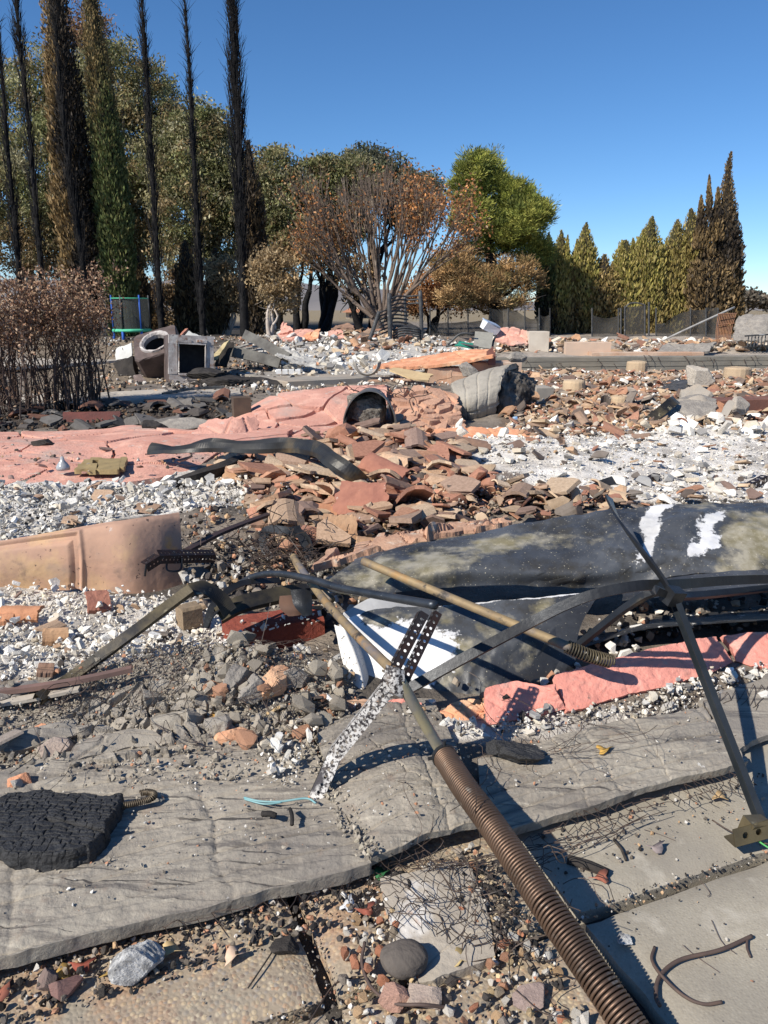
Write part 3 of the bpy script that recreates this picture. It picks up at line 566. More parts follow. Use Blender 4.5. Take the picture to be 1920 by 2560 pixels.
# ------------------------------------------------------------------ perforated steel angle brace
def perf_strip(P0, P1, wdir, w, pitch, r, th):
    """a flat strip with a row of square holes, as real geometry"""
    P0, P1 = np.asarray(P0, float), np.asarray(P1, float); d = P1-P0; L = np.linalg.norm(d); d /= L
    wv = np.asarray(wdir, float); wv = wv-d*np.dot(wv, d); wv /= np.linalg.norm(wv); nv = np.cross(d, wv)
    n = max(1, int(L/pitch)); V = []; F = []
    off = (L-n*pitch)/2; oc = np.array([[math.cos(a), math.sin(a)] for a in (np.arange(8)+.5)*math.pi/4])*r
    for side in (1, -1):
        for k in range(n):
            c = off+pitch*(k+.5); a0 = c-pitch/2-(off if k == 0 else 0); a1 = c+pitch/2+(off if k == n-1 else 0)
            out = [(a1, w*.2), (c+.3*pitch, w), (c-.3*pitch, w), (a0, w*.8), (a0, w*.2), (c-.3*pitch, 0), (c+.3*pitch, 0), (a1, w*.2)]
            out = [(a1, w*.75), (c+pitch*.2, w), (c-pitch*.2, w), (a0, w*.75), (a0, w*.25), (c-pitch*.2, 0), (c+pitch*.2, 0), (a1, w*.25)]
            b = len(V)
            for (x, y), h in zip(out, oc):
                V.append(P0+d*x+wv*y+nv*side*th/2); V.append(P0+d*(c+h[0])+wv*(w/2+h[1])+nv*side*th/2)
            for j in range(8):
                j2 = (j+1) % 8; f = [b+2*j, b+2*j2, b+2*j2+1, b+2*j+1]; F.append(f if side > 0 else f[::-1])
            cs = [(a1, w), (a0, w), (a0, 0), (a1, 0)]; bb = len(V)
            for x, y in cs: V.append(P0+d*x+wv*y+nv*side*th/2)
            for (ci, i0, i1) in ((0, 0, 1), (1, 2, 3), (2, 4, 5), (3, 6, 7)):
                f = [bb+ci, b+2*i1, b+2*i0]; F.append((f+[bb+ci])[:3] if side > 0 else f[::-1])
    tri = np.array([f for f in F if len(f) == 3]); qd = np.array([f for f in F if len(f) == 4])
    return np.array(V), [tri, qd]
def angle_iron(name, P, w1, w2, w, m, pitch=.0165, r=.0036):
    mb = MB()
    for a, b in zip(P[:-1], P[1:]):
        for wd in (w1, w2): mb.add(*perf_strip(a, b, wd, w, pitch, r, .0022))
    return mb.build(name, m, None, False, False)
foot = GZ(772, 1990, .06); bend = A(822, 1880, 1.455)
br = empty('perforated_brace', foot, 'white-blistered perforated steel angle brace standing on the mortar slab', 'brace')
put(angle_iron('leg', [foot, bend, Q+(-.01, 0, .0)], (1, -.25, -.2), (.3, 1, .1), .031, mPerf), br)
top = A(1068, 1530, 1.57)
put(angle_iron('arm', [Q+(-.022, .0, -.012), top+(-.014, 0, .004)], (1, 0, -.5), (.2, 1, .2), .021, mPerfDark), br)
put(angle_iron('arm', [Q+(.012, .01, -.02), top+(.018, .01, 0)], (1, 0, -.6), (.2, 1, .2), .018, mPerfDark), br)
mbp = MB()
rows = [[Q+np.array(v) for v in r] for r in [[(-.024, -.008, -.03), (.0, -.014, -.034), (.02, -.008, -.05)], [(-.022, -.01, -.006), (0, -.016, -.006), (.022, -.01, -.018)], [(-.012, -.006, .026), (.006, -.01, .022), (.02, -.004, .012)]]]
put(sheet('bearing_plate', rows, 14, 14, .003, mPerf, jag=.008, seed=4), br)

# ------------------------------------------------------------------ bent tubes, tracks and struts
def tubeobj(name, pts, r, m, label, cat, n=50, k=12, parent=None):
    V, F = tube(cr(pts, n), r, k); o = mk(name, V, F, m, parent, None, True)
    return tag(o, label, cat) if label else o
tubeobj('bent_tube', [A(545, 1500, 2.42), A(575, 1476, 2.38), A(631, 1443, 2.3), A(694, 1434, 2.22), A(780, 1449, 2.05), A(860, 1472, 1.9), A(1088, 1513, 1.6)], .0105, M('blue_black_steel', (.035, .042, .052), (.07, .078, .09), 14, .4, .4, 70, metal=.6, bdist=.002, spots=[((.4, .4, .4), 70, .66, .7)]), 'blue-black bent steel tube arching over to the brace', 'tube', 70)
CH = lambda w, d, t: np.array([(-w/2, -d/2), (w/2, -d/2), (w/2, d/2), (w/2-t, d/2), (w/2-t, -d/2+t), (-w/2+t, -d/2+t), (-w/2+t, d/2), (-w/2, d/2)])
def bar(name, pts, w, t, m, label, cat, twist=None, n=60, prof=None, parent=None):
    P = cr(pts, n); pr = prof if prof is not None else np.array([(-w/2, -t/2), (w/2, -t/2), (w/2, t/2), (-w/2, t/2)])
    tw = None if twist is None else np.interp(np.linspace(0, 1, n), np.linspace(0, 1, len(twist)), twist)
    V, F = sweep(P, pr, True, tw); k = len(pr)
    caps = [np.array([list(range(k))[::-1]]), np.array([list((n-1)*k+np.arange(k))])] if k == 4 else []
    o = mk(name, V, [F]+caps, m, parent, None, False)
    return tag(o, label, cat) if label else o
bar('door_track', [A(1012, 1728, 1.75), A(1170, 1640, 1.76), A(1330, 1555, 1.78), A(1420, 1510, 1.77), A(1500, 1482, 1.76), A(1600, 1464, 1.76), A(1680, 1462, 1.8), A(1800, 1452, 1.95), A(1930, 1447, 2.1), A(2060, 1450, 2.25)], .036, .016, mTrack, 'long black curved garage door track crossing the sheet metal', 'track', [.9, .9, 1.0, 1.1, 1.2, 1.3, 1.3], 90, CH(.025, .018, .003))
bar('door_track', [A(1436, 1622, 1.95), A(1500, 1570, 1.9), A(1570, 1516, 1.86), A(1640, 1480, 1.84), A(1720, 1490, 1.95), A(1930, 1470, 2.15)], .028, .016, mTrack, 'short black track branching down to the small spring', 'track', [.9, 1.1, 1.3], 60, CH(.019, .014, .003))
strut = empty('steel_strut', GZ(1905, 2065, .02), 'tall black steel strut leaning at the right edge of the picture', 'strut')
put(bar('lower_bar', [GZ(1908, 2070, .02), A(1690, 1510, 1.665)], .04, .014, M('slate_steel', (.02, .026, .032), (.045, .053, .062), 6, .45, .3, 60, metal=.5, bdist=.002), None, None, [1.35, 1.35, 1.35], 40, CH(.027, .014, .003)), strut)
put(bar('upper_strap', [A(1690, 1510, 1.67), A(1655, 1445, 1.76), A(1602, 1375, 1.9), A(1550, 1305, 2.1), A(1528, 1262, 2.28), A(1522, 1243, 2.36)], .028, .006, mTrack, None, None, [1.3, 1.2, .9, .6], 50), strut)
jc = A(1683, 1490, 1.66)
mb = MB(); mb.box(jc, (.034, .026, .04), Euler((.3, .2, .5)).to_matrix(), jit=.003); mb.box(jc+(-.025, 0, .01), (.04, .016, .014), Euler((.1, .5, .3)).to_matrix(), jit=.002); put(mb.build('hinge_knuckle', mBlack, None, False, False), strut)
fp = GZ(1885, 2100, .02)
ft = empty('track_bracket', fp, 'yellowed perforated bracket at the foot of the black strut', 'bracket')
put(angle_iron('angle_plate', [GZ(1838, 2118, .03), GZ(1960, 2085, .04)], (0, .3, 1), (.25, 1, .0), .035, mOlive, .03, .007), ft)
put(MB().box(GZ(1892, 2068, .045), (.055, .03, .04), Euler((.2, .1, .4)).to_matrix(), jit=.004).build('foot_block', mOlive, None, False, False), ft)
tubeobj('shaft_pipe', [A(908, 1403, 2.20), A(960, 1425, 2.15), A(1175, 1515, 1.98), A(1431, 1621, 1.84)], .0125, mPipe, 'straight ochre pipe lying across the sheet metal to the small spring', 'pipe', 40)
ax = cr([A(1416, 1616, 1.845), A(1470, 1638, 1.84), A(1528, 1654, 1.85)], 500); T_, N_, B_ = frames(ax); ph = np.linspace(0, 2*np.pi*17, 500)
V, F = tube(ax+.0165*(N_*np.cos(ph)[:, None]+B_*np.sin(ph)[:, None]), .0024, 5); tag(mk('small_spring', V, F, mOlive, None, None, True), 'short coil spring at the end of the ochre pipe', 'spring')
# olive bent channel at the left
bar('bent_channel', [G(95, 1748, .05), A(170, 1700, 1.84), A(330, 1583, 1.93), A(430, 1508, 2.0), A(478, 1473, 2.03)], .034, .02, mOlive, 'long olive scorched steel channel propped over the white rubble', 'channel', [.5, .55, .5, .4], 50, CH(.028, .018, .003))
bar('bent_channel', [A(470, 1478, 2.04), A(510, 1470, 2.08), A(550, 1495, 2.1), A(575, 1530, 2.1)], .045, .004, mOlive, 'kinked olive steel flap beyond the propped channel', 'channel', [.4, 1.0, 1.6], 30)
bar('bent_channel', [A(545, 1540, 2.14), A(600, 1512, 2.18), A(680, 1492, 2.24), A(745, 1480, 2.3), A(800, 1478, 2.36)], .055, .004, mOlive, 'curved olive steel channel above the red concrete block', 'channel', [.7, .6, .5], 40, CH(.05, .022, .003))
bar('steel_strap', [A(520, 1565, 2.12), A(535, 1535, 2.13), A(580, 1510, 2.18), A(700, 1500, 2.28), A(760, 1530, 2.2)], .05, .003, mBlack, 'black curled steel band lying above the red block', 'strap', [.2, .3, .5, .4], 40)
bar('steel_strap', [A(515, 1570, 2.1), A(535, 1510, 2.16), A(600, 1460, 2.25), A(700, 1450, 2.35)], .02, .003, mBlack, 'narrow black curved strap left of the bent tube', 'strap', [.2, .6], 30)
# hanger brackets
for (p, q, w, lab, m) in [((752, 1475), (770, 1540), .035, 'grey folded steel hanger below the bent tube', mBlack), ((735, 1490), (740, 1540), .05, 'rusty brown steel tab above the red block', M('rust_brown', (.13, .07, .045), (.09, .05, .035), 20, .7))]:
    a, b = A(*p, 2.18), A(*q, 2.14)
    tag(sheet('steel_hanger', [[a+(-w*.8, 0, 0), a, a+(w*.8, .01, 0)], [(a+b)/2+(-w*.9, -.01, 0), (a+b)/2+(0, -.012, 0), (a+b)/2+(w*.7, 0, 0)], [b+(-w*.5, 0, 0), b, b+(w*.4, .01, 0)]], 14, 14, .003, m, jag=.008), lab, 'bracket')
# tangle of straps and pipe behind
bar('steel_strap', [A(660, 1345, 3.0), A(668, 1325, 3.02), A(720, 1328, 3.0), A(770, 1345, 2.9), A(780, 1400, 2.85), A(760, 1440, 2.8)], .035, .003, mBlack, 'black looped steel strap in the middle of the debris', 'strap', [.2, .4, .9, 1.3], 40)
bar('steel_strap', [A(655, 1330, 3.02), A(660, 1370, 2.96), A(680, 1400, 2.92)], .03, .003, mBlack, 'short black strap hanging from the looped strap', 'strap', [.2, .5], 20)
bar('steel_strap', [A(740, 1315, 2.95), A(765, 1370, 2.88), A(780, 1420, 2.8), A(830, 1450, 2.7)], .03, .003, mBlack, 'black strap falling towards the bent tube', 'strap', [.2, .8], 30)
bar('steel_strip', [A(470, 1375, 2.75), A(545, 1335, 2.95), A(620, 1305, 3.1), A(690, 1280, 3.25)], .03, .012, M('rust_black_bar', (.05, .03, .03), (.03, .025, .025), 12, .6, .5, 60), 'dark rusty steel strip running up from the door section', 'strip', None, 30)
tri = [A(690, 1280, 3.2), A(697, 1318, 3.1), A(712, 1322, 3.12)]
tag(sheet('steel_scrap', [[tri[0], tri[0]+(.02, 0, -.002)], [tri[1], tri[2]]], 6, 8, .003, mBlack), 'pointed black steel scrap at the end of the rusty strip', 'steel scrap')
o = angle_iron('perforated_strip', [A(365, 1412, 2.5), A(400, 1390, 2.55), A(540, 1388, 2.75)], (0, 1, .3), (0, 0, -1), .028, mPerfDark); tag(o, 'dark perforated strip hanging over the pinkish door section', 'strip')
V, F = tube([A(366, 1412, 2.5), A(362, 1440, 2.5)], .004, 6); tag(mk('bolt_rod', V, F, mBlack, None), 'thin rod hanging from the perforated strip', 'rod')
V, F = tube(cr([A(420, 1395, 2.6), A(418, 1425, 2.58), A(450, 1425, 2.6), A(455, 1395, 2.62)], 16), .004, 6); tag(mk('wire_loop', V, F, mBlack, None), 'black wire loop under the perforated strip', 'wire')
tubeobj('pipe_stub', [A(733, 1390, 2.56), A(750, 1425, 2.5), A(765, 1445, 2.46), A(830, 1500, 2.3)], .012, mPipe, 'short bent pipe stub under the black straps', 'pipe', 20)

# ------------------------------------------------------------------ crumpled sheet metal
def sheetmat(name, spk):
    m = bpy.data.materials.new(name); m.use_nodes = True; nt = m.node_tree; N = nt.nodes; L = nt.links; b = N['Principled BSDF']
    tc = N.new('ShaderNodeTexCoord'); at = N.new('ShaderNodeAttribute'); at.attribute_name = 'Col'; sp_ = N.new('ShaderNodeSeparateColor'); L.new(at.outputs['Color'], sp_.inputs[0])
    def noise(s_, d=7, rg=.62):
        n = N.new('ShaderNodeTexNoise'); L.new(tc.outputs['Object'], n.inputs['Vector']); n.inputs['Scale'].default_value = s_; n.inputs['Detail'].default_value = d; n.inputs['Roughness'].default_value = rg; return n.outputs['Fac']
    def math_(op, a, c):
        x = N.new('ShaderNodeMath'); x.operation = op
        for i_, v in enumerate((a, c)):
            if isinstance(v, (int, float)): x.inputs[i_].default_value = v
            else: L.new(v, x.inputs[i_])
        return x.outputs[0]
    def ramp(f, lo, hi):
        r = N.new('ShaderNodeMapRange'); L.new(f, r.inputs[0]); r.inputs[1].default_value = lo; r.inputs[2].default_value = hi; return r.outputs[0]
    def mix(f, a, c):
        x = N.new('ShaderNodeMix'); x.data_type = 'RGBA'; L.new(f, x.inputs[0])
        for inp, v in ((x.inputs[6], a), (x.inputs[7], c)):
            if isinstance(v, tuple): inp.default_value = (*v, 1)
            else: L.new(v, inp)
        return x.outputs[2]
    c = mix(ramp(noise(4), .35, .65), (.025, .027, .032), (.09, .097, .108))
    c = mix(ramp(noise(11), .5, .68), c, (.045, .042, .036))
    fo = math_('ADD', sp_.outputs[1], math_('MULTIPLY', math_('SUBTRACT', noise(7), .5), 1.5)); c = mix(ramp(fo, .42, .62), c, mix(ramp(noise(16), .4, .6), (.20, .175, .105), (.34, .31, .24)))
    fw = math_('ADD', sp_.outputs[0], math_('MULTIPLY', math_('SUBTRACT', noise(10), .5), 1.1)); fw = math_('ADD', fw, math_('MULTIPLY', math_('SUBTRACT', noise(90), .5), .5)); c = mix(ramp(fw, .5, .58), c, mix(ramp(noise(5), .4, .65), (.74, .74, .75), (.56, .55, .53)))
    c = mix(ramp(noise(150), spk, spk+.03), c, (.55, .5, .38)); c = mix(ramp(noise(60), .69, .73), c, (.03, .03, .03))
    L.new(c, b.inputs['Base Color']); b.inputs['Metallic'].default_value = .1; L.new(ramp(noise(9), .3, .7), b.inputs['Roughness']); b.inputs['Roughness'].default_value = .4
    rr_ = N.new('ShaderNodeMapRange'); L.new(noise(9), rr_.inputs[0]); rr_.inputs[3].default_value = .32; rr_.inputs[4].default_value = .62; L.new(rr_.outputs[0], b.inputs['Roughness'])
    bp = N.new('ShaderNodeBump'); bp.inputs['Strength'].default_value = .3; bp.inputs['Distance'].default_value = .003; L.new(noise(70), bp.inputs['Height']); L.new(bp.outputs[0], b.inputs['Normal'])
    return m
mSheetA = sheetmat('sooty_sheet', .64); mSheetB = sheetmat('peeled_white_sheet', .66)
gs = lambda x, c, w: np.exp(-((x-c)/w)**2)
def colA(U, V, P):
    u = U/U.max(); v = V/V.max(); k = u-.06*v
    k = k+.03*fbm(u*30, v*5, 3); wh = .74*gs(k, .553, .032)*sst(.0, .3, v)+.74*gs(k, .668, .036)*sst(.05, .3, v)*sst(1.05, .7, v)-.25*gs(k, .612, .02)+.45*gs(k, .52, .02)*sst(.5, .8, v)+.3*gs(u, .40, .05)*gs(v, .05, .08)
    oc = .55*gs(u, .12, .12)*gs(v, .35, .35)+.35*gs(u, .30, .1)*gs(v, .6, .2)+.4*sst(.68, .74, u)*gs(v, .3, .4)+.25*gs(u, .45, .06)*gs(v, .4, .3)+.25*gs(u, .85, .1)+.22
    return np.stack([wh, oc, wh*0], -1)
def colB(U, V, P):
    u = U/U.max(); v = V/V.max()
    wh = 1.15*gs(u, .27, .2)*gs(v, .5, .34)+.8*gs(u, .03, .08)+.8*gs(v, 1.02, .05)*sst(.2, .5, u)+.25*gs(u, .5, .1)*gs(v, .6, .2)
    oc = .42*gs(u, .45, .28)*gs(v, .4, .5)+.45*gs(u, .1, .2)*gs(v, .85, .2)+.35*gs(u, .75, .2)*gs(v, .75, .4)+.1
    return np.stack([wh, oc, wh*0], -1)
wr = lambda seed, a: (lambda U, V, P: a*.7*fbm(U*3, V*5, seed)+a*.9*np.abs(fbm(U*4+V*2, V*6, seed+3))-a*.7*np.abs(fbm(U*7-V*3, V*4, seed+13))+a*.25*fbm(U*14, V*14, seed+6)+.0012*fbm(U*30, V*30, seed+5))
tag(sheet('steel_sheet', [
    [A(800, 1470, 2.25), A(900, 1488, 2.22), A(1000, 1480, 2.24), A(1100, 1470, 2.27), A(1230, 1462, 2.28), A(1340, 1464, 2.3), A(1480, 1468, 2.3), A(1600, 1462, 2.3), A(1700, 1437, 2.28), A(1930, 1425, 2.3), A(2150, 1430, 2.35)],
    [A(840, 1435, 2.32), A(920, 1440, 2.3), A(1000, 1435, 2.28), A(1100, 1420, 2.28), A(1230, 1412, 2.3), A(1360, 1420, 2.3), A(1490, 1420, 2.3), A(1600, 1400, 2.34), A(1700, 1380, 2.36), A(1930, 1360, 2.4), A(2150, 1360, 2.45)],
    [A(880, 1405, 2.45), A(940, 1395, 2.42), A(1010, 1388, 2.42), A(1100, 1376, 2.44), A(1230, 1358, 2.46), A(1360, 1345, 2.48), A(1490, 1330, 2.5), A(1600, 1320, 2.52), A(1700, 1305, 2.52), A(1930, 1295, 2.55), A(2150, 1290, 2.58)],
    [A(890, 1400, 2.58), A(950, 1380, 2.56), A(1020, 1362, 2.56), A(1110, 1347, 2.57), A(1240, 1326, 2.58), A(1370, 1302, 2.6), A(1500, 1282, 2.62), A(1600, 1272, 2.64), A(1700, 1264, 2.65), A(1930, 1256, 2.68), A(2150, 1252, 2.7)]],
    240, 90, .0015, mSheetA, disp=wr(3, .026), seed=5, jag=.006, col=colA), 'big curled soot-black steel sheet with white patches', 'sheet metal')
tag(sheet('steel_sheet', [
    [A(905, 1762, 1.88), A(1000, 1762, 1.87), A(1120, 1770, 1.86), A(1240, 1755, 1.86), A(1330, 1730, 1.9), A(1430, 1700, 1.96)],
    [A(870, 1660, 1.98), A(980, 1680, 1.93), A(1110, 1680, 1.92), A(1240, 1670, 1.93), A(1340, 1650, 1.96), A(1440, 1630, 2.0)],
    [A(848, 1590, 2.05), A(960, 1590, 2.02), A(1100, 1590, 2.0), A(1240, 1580, 2.01), A(1350, 1565, 2.03), A(1460, 1545, 2.06)],
    [A(850, 1555, 2.12), A(960, 1520, 2.12), A(1100, 1515, 2.11), A(1240, 1503, 2.12), A(1360, 1492, 2.13), A(1500, 1480, 2.15)]],
    160, 90, .0015, mSheetB, disp=wr(9, .02), seed=8, jag=.01, col=colB), 'lower curved steel sheet peeled to white and ochre', 'sheet metal')
tag(sheet('steel_flap', [[A(838, 1565, 2.02), A(850, 1620, 1.96), A(868, 1690, 1.9), A(890, 1752, 1.85)], [A(862, 1570, 1.99), A(885, 1625, 1.93), A(905, 1690, 1.88), A(912, 1755, 1.84)], [A(880, 1575, 2.05), A(905, 1630, 2.0), A(925, 1690, 1.94), A(935, 1735, 1.9)]], 50, 24, .0015,
          M('white_speckled_steel', (.72, .71, .68), (.62, .6, .56), 5, .5, .2, 40, bdist=.002, spots=[((.03, .03, .03), 120, .62, .65), ((.3, .27, .18), 7, .6, .7)]), disp=wr(4, .006), seed=3, jag=.006), 'white folded steel flap speckled with black at the sheet end', 'sheet metal')
tag(sheet('steel_flap', [[A(850, 1565, 2.16), A(905, 1535, 2.16), A(960, 1530, 2.14), A(1050, 1535, 2.12)], [A(860, 1530, 2.2), A(925, 1500, 2.2), A(990, 1505, 2.18), A(1060, 1515, 2.16)]], 40, 12, .0015, M('pale_steel', (.5, .5, .5), (.36, .36, .35), 6, .45, .2, 40, metal=.3), disp=wr(6, .008), seed=2, jag=.01), 'pale creased steel flap behind the brace', 'sheet metal')
tag(sheet('steel_sheet', [[A(1440, 1625, 2.12), A(1600, 1575, 2.14), A(1760, 1560, 2.16), A(1930, 1550, 2.2), A(2150, 1545, 2.25)], [A(1480, 1600, 2.3), A(1620, 1550, 2.34), A(1770, 1540, 2.36), A(1930, 1530, 2.4), A(2150, 1525, 2.45)], [A(1520, 1560, 2.5), A(1640, 1530, 2.5), A(1780, 1518, 2.52), A(1930, 1508, 2.55), A(2150, 1505, 2.6)]], 80, 24, .0015,
          M('shaded_spattered_sheet', (.015, .015, .016), (.04, .04, .04), 6, .6, .3, 40, spots=[((.7, .68, .64), 38, .63, .67)]), disp=wr(12, .01), seed=6), 'white-spattered sheet coloured black as the shaded hollow under the curled sheet at right', 'sheet metal')  # shadow of the hollow is put into the black; the white spatter is real
tag(sheet('steel_sheet', [[A(1560, 1500, 2.15), A(1700, 1482, 2.12), A(1930, 1470, 2.16), A(2150, 1465, 2.2)], [A(1560, 1480, 2.24), A(1700, 1440, 2.24), A(1930, 1428, 2.28), A(2150, 1425, 2.3)]], 60, 14, .0015, mSheetA, disp=wr(15, .012), seed=7, jag=.008, col=lambda U, V, P: np.stack([U*0, U*0+.1, U*0], -1)), 'narrow dark steel sheet edge under the door track', 'sheet metal')
# stucco slab edge with net just above the curled sheet
tag(sheet('stucco_slab', [[A(770, 1420, 2.5), A(860, 1395, 2.62), A(1010, 1350, 2.75), A(1150, 1325, 2.85), A(1270, 1308, 2.95)], [A(820, 1385, 2.75), A(880, 1372, 2.8), A(1010, 1335, 2.95), A(1150, 1308, 3.05), A(1265, 1298, 3.1)]], 90, 16, .02, M('dusty_orange_stucco', (.5, .31, .21), (.38, .22, .15), 9, .9, .8, 60, bdist=.008, spots=[((.55, .45, .36), 14, .56, .68), ((.16, .12, .1), 9, .6, .7)]), jag=.03, cracks=26, cw=.01, cd=.016, lift=.008, seed=13, warp=.03, smooth=False, jagf=20), 'narrow orange stucco strip with mesh behind the curled sheet', 'stucco slab')

# ------------------------------------------------------------------ salmon stucco strip
def pslab(rows, nu, nv, th, m, label, seed, jag=.012, cracks=0, cat='stucco slab', disp=None, **kw):
    return tag(sheet('stucco_slab', [[p if isinstance(p, np.ndarray) else GZ(*p) for p in r] for r in rows], nu, nv, th, m, jag=jag, cracks=cracks, smooth=kw.get('smooth', True), cw=kw.get('cw', .004), cd=kw.get('cd', .004), seed=seed, lift=kw.get('lift', 0), disp=disp or (lambda U, V, P: .0012*fbm(U*18, V*18, seed)+.0022*np.clip(fbm(U*55, V*70, seed+3)*2.5, -1, .3)), warp=kw.get('warp', .05), jagf=kw.get('jagf', 14)), label, cat)
pslab([[(1218,1808,.05),(1300,1796,.05),(1412,1772,.052)], [(1216,1763,.0775),(1300,1751,.079),(1402,1746,.0785)], [(1216,1718,.105),(1290,1706,.108),(1388,1722,.105)]], 60, 36, .022, mPink, 'blunt left piece of the salmon stucco strip', 30, .006, 2)
pslab([[(1416,1776,.05),(1520,1750,.05),(1640,1722,.05),(1760,1690,.05),(1832,1655,.05)], [(1402,1732,.0775),(1510,1701,.0825),(1625,1675,.0825),(1745,1645,.0825),(1811,1624,.08)], [(1388,1688,.105),(1500,1652,.115),(1610,1628,.115),(1730,1600,.115),(1790,1592,.11)]], 130, 40, .022, mPink, 'long salmon stucco strip below the sheet metal', 31, .009, 3)
pslab([[(1842,1650,.055),(1900,1665,.05),(2000,1670,.05),(2120,1665,.05)], [(1827,1620,.083),(1895,1622,.083),(2000,1622,.083),(2120,1617,.083)], [(1812,1590,.11),(1890,1580,.115),(2000,1575,.115),(2120,1570,.115)]], 80, 36, .022, mPink, 'salmon stucco piece at the right edge behind the strut', 32, .009, 2)
pslab([[(1108,1808,.04),(1160,1812,.04),(1200,1800,.045)], [(1104,1775,.06),(1160,1775,.065),(1218,1770,.06)], [(1130,1755,.07),(1180,1748,.075),(1214,1760,.07)]], 50, 30, .02, mOrange, 'cracked orange stucco piece left of the salmon strip', 33, .012, 9, cd=.008)
pslab([[(950,1780,.06),(1000,1800,.05),(1040,1800,.045)], [(948,1762,.075),(990,1765,.075),(1050,1778,.06)], [(960,1752,.08),(1000,1750,.085),(1052,1765,.07)]], 40, 24, .02, mPink, 'small salmon stucco piece under the brace', 34, .012, 3)
pslab([[(1058,1800,.045),(1100,1806,.04)], [(1060,1772,.065),(1098,1772,.06)]], 26, 20, .018, M('dusky_stucco', (.42, .17, .13), (.36, .14, .1), 8, .9, .6, 90, bdist=.004), 'dusky red stucco chip beside the brace', 35, .012)
pslab([[(840,1775,.06),(900,1775,.06),(945,1775,.06)], [(845,1755,.075),(900,1752,.08),(950,1755,.08)]], 40, 16, .02, mConcPink, 'thin tan slab edge left of the brace', 36, .012)
# ------------------------------------------------------------------ embossed garage door section, red block
mDoor = M('heat_tinted_door_steel', (.46, .28, .195), (.36, .23, .17), 4, .8, .4, 60, metal=.05, bdist=.002, spots=[((.56, .38, .2), 3.2, .52, .68), ((.28, .24, .21), 2.2, .58, .75), ((.5, .48, .46), 24, .68, .74), ((.09, .06, .05), 50, .64, .69), ((.2, .14, .11), 8, .6, .72), ((.62, .31, .1), 6, .66, .74)])
def door_emboss(U, V, P):
    Lv = V.max(); d = np.zeros_like(U); u1 = U.max()*.58
    # raised panel frame: mouldings as stepped ridges
    du = u1-U; dv = Lv*.76-V
    m_ = np.minimum(du, dv)
    d += .010*np.exp(-((m_-.0)/.008)**2)-.008*np.exp(-((m_-.022)/.010)**2)+.007*sst(.03, .05, m_)
    d += .005*np.exp(-((V-Lv*.9)/.006)**2)
    return d+.003*fbm(U*5, V*5, 4)+.0008*fbm(U*60, V*60, 5)
tag(sheet('garage_door_section', [
    [A(-160, 1490, 2.64), A(0, 1478, 2.64), A(120, 1474, 2.64), A(240, 1476, 2.64), A(330, 1492, 2.62), A(400, 1496, 2.66), A(462, 1490, 2.72)],
    [A(-160, 1440, 2.63), A(0, 1418, 2.63), A(120, 1404, 2.63), A(240, 1394, 2.63), A(322, 1392, 2.62), A(395, 1392, 2.68), A(456, 1388, 2.76)],
    [A(-160, 1392, 2.66), A(0, 1362, 2.66), A(120, 1342, 2.66), A(240, 1322, 2.66), A(310, 1312, 2.66), A(385, 1302, 2.72), A(450, 1298, 2.8)],
    [A(-160, 1386, 2.72), A(0, 1356, 2.72), A(120, 1335, 2.72), A(240, 1314, 2.72), A(308, 1304, 2.72), A(382, 1292, 2.78), A(446, 1280, 2.86)]],
    260, 120, .004, mDoor, disp=door_emboss, seed=4), 'pinkish heat-tinted steel garage door section with embossed panel', 'door section')
tag(rbox('red_concrete_block', GZ(578, 1634, .02)[:2], GZ(812, 1594, .02)[:2], -.02, .092, .13, M('oxide_red_face', (.29, .075, .048), (.2, .05, .035), 12, .9, .9, 55, bdist=.008, spots=[((.45, .36, .28), 9, .6, .7), ((.6, .56, .5), 20, .7, .76)]), None, 40, .006, 3), 'brick-red painted concrete curb block in the white rubble', 'block')
tag(rbox('timber_offcut', A(455, 1520, 2.28)[:2], A(505, 1510, 2.32)[:2], .06, .13, .06, M('tan_block', (.3, .22, .14), (.2, .15, .1), 14, .9, .5), None, 10, .004, 5), 'small tan block behind the propped channel', 'block')
# tiles half buried in the near white rubble
def tilepiece(c, L, W, T, rot, m, label, group=None, name='roof_tile_piece', curve=.0, seed=1, cat='roof tile', notch=True):
    R = np.array(Euler(rot).to_matrix()); nu, nv = 12, 10; r = np.random.default_rng(seed)
    u, v = np.meshgrid(np.linspace(-.5, .5, nu), np.linspace(-.5, .5, nv)); x = u*L; y = v*W
    x = x+(np.abs(u) > .49)*r.normal(0, L*.018, (nv, 1))*np.sign(u); y = y+(np.abs(v) > .49)*r.normal(0, W*.018, (1, nu))*np.sign(v)
    if notch: x = x*(1-.35*np.clip(v+.1, 0, 1)*(r.random() > .4))
    z = curve*(1-(2*v)**2)+.003*fbm(x*60, y*60, seed)
    top = np.stack([x, y, z], -1).reshape(-1, 3); bot = top-(0, 0, T); P = np.vstack([top, bot])@R.T+np.asarray(c)
    i = np.arange(nv-1)[:, None]*nu+np.arange(nu-1)[None]; q = np.stack([i, i+1, i+nu+1, i+nu], -1).reshape(-1, 4); n = nu*nv
    bd = np.concatenate([np.arange(nu), np.arange(1, nv)*nu+nu-1, (nv-1)*nu+np.arange(nu-2, -1, -1), np.arange(nv-2, 0, -1)*nu]); b2 = np.roll(bd, -1)
    return tag(mk(name, P, [np.vstack([q, q[:, ::-1]+n, np.stack([bd, bd+n, b2+n, b2], 1)])], m, None), label, cat, group)
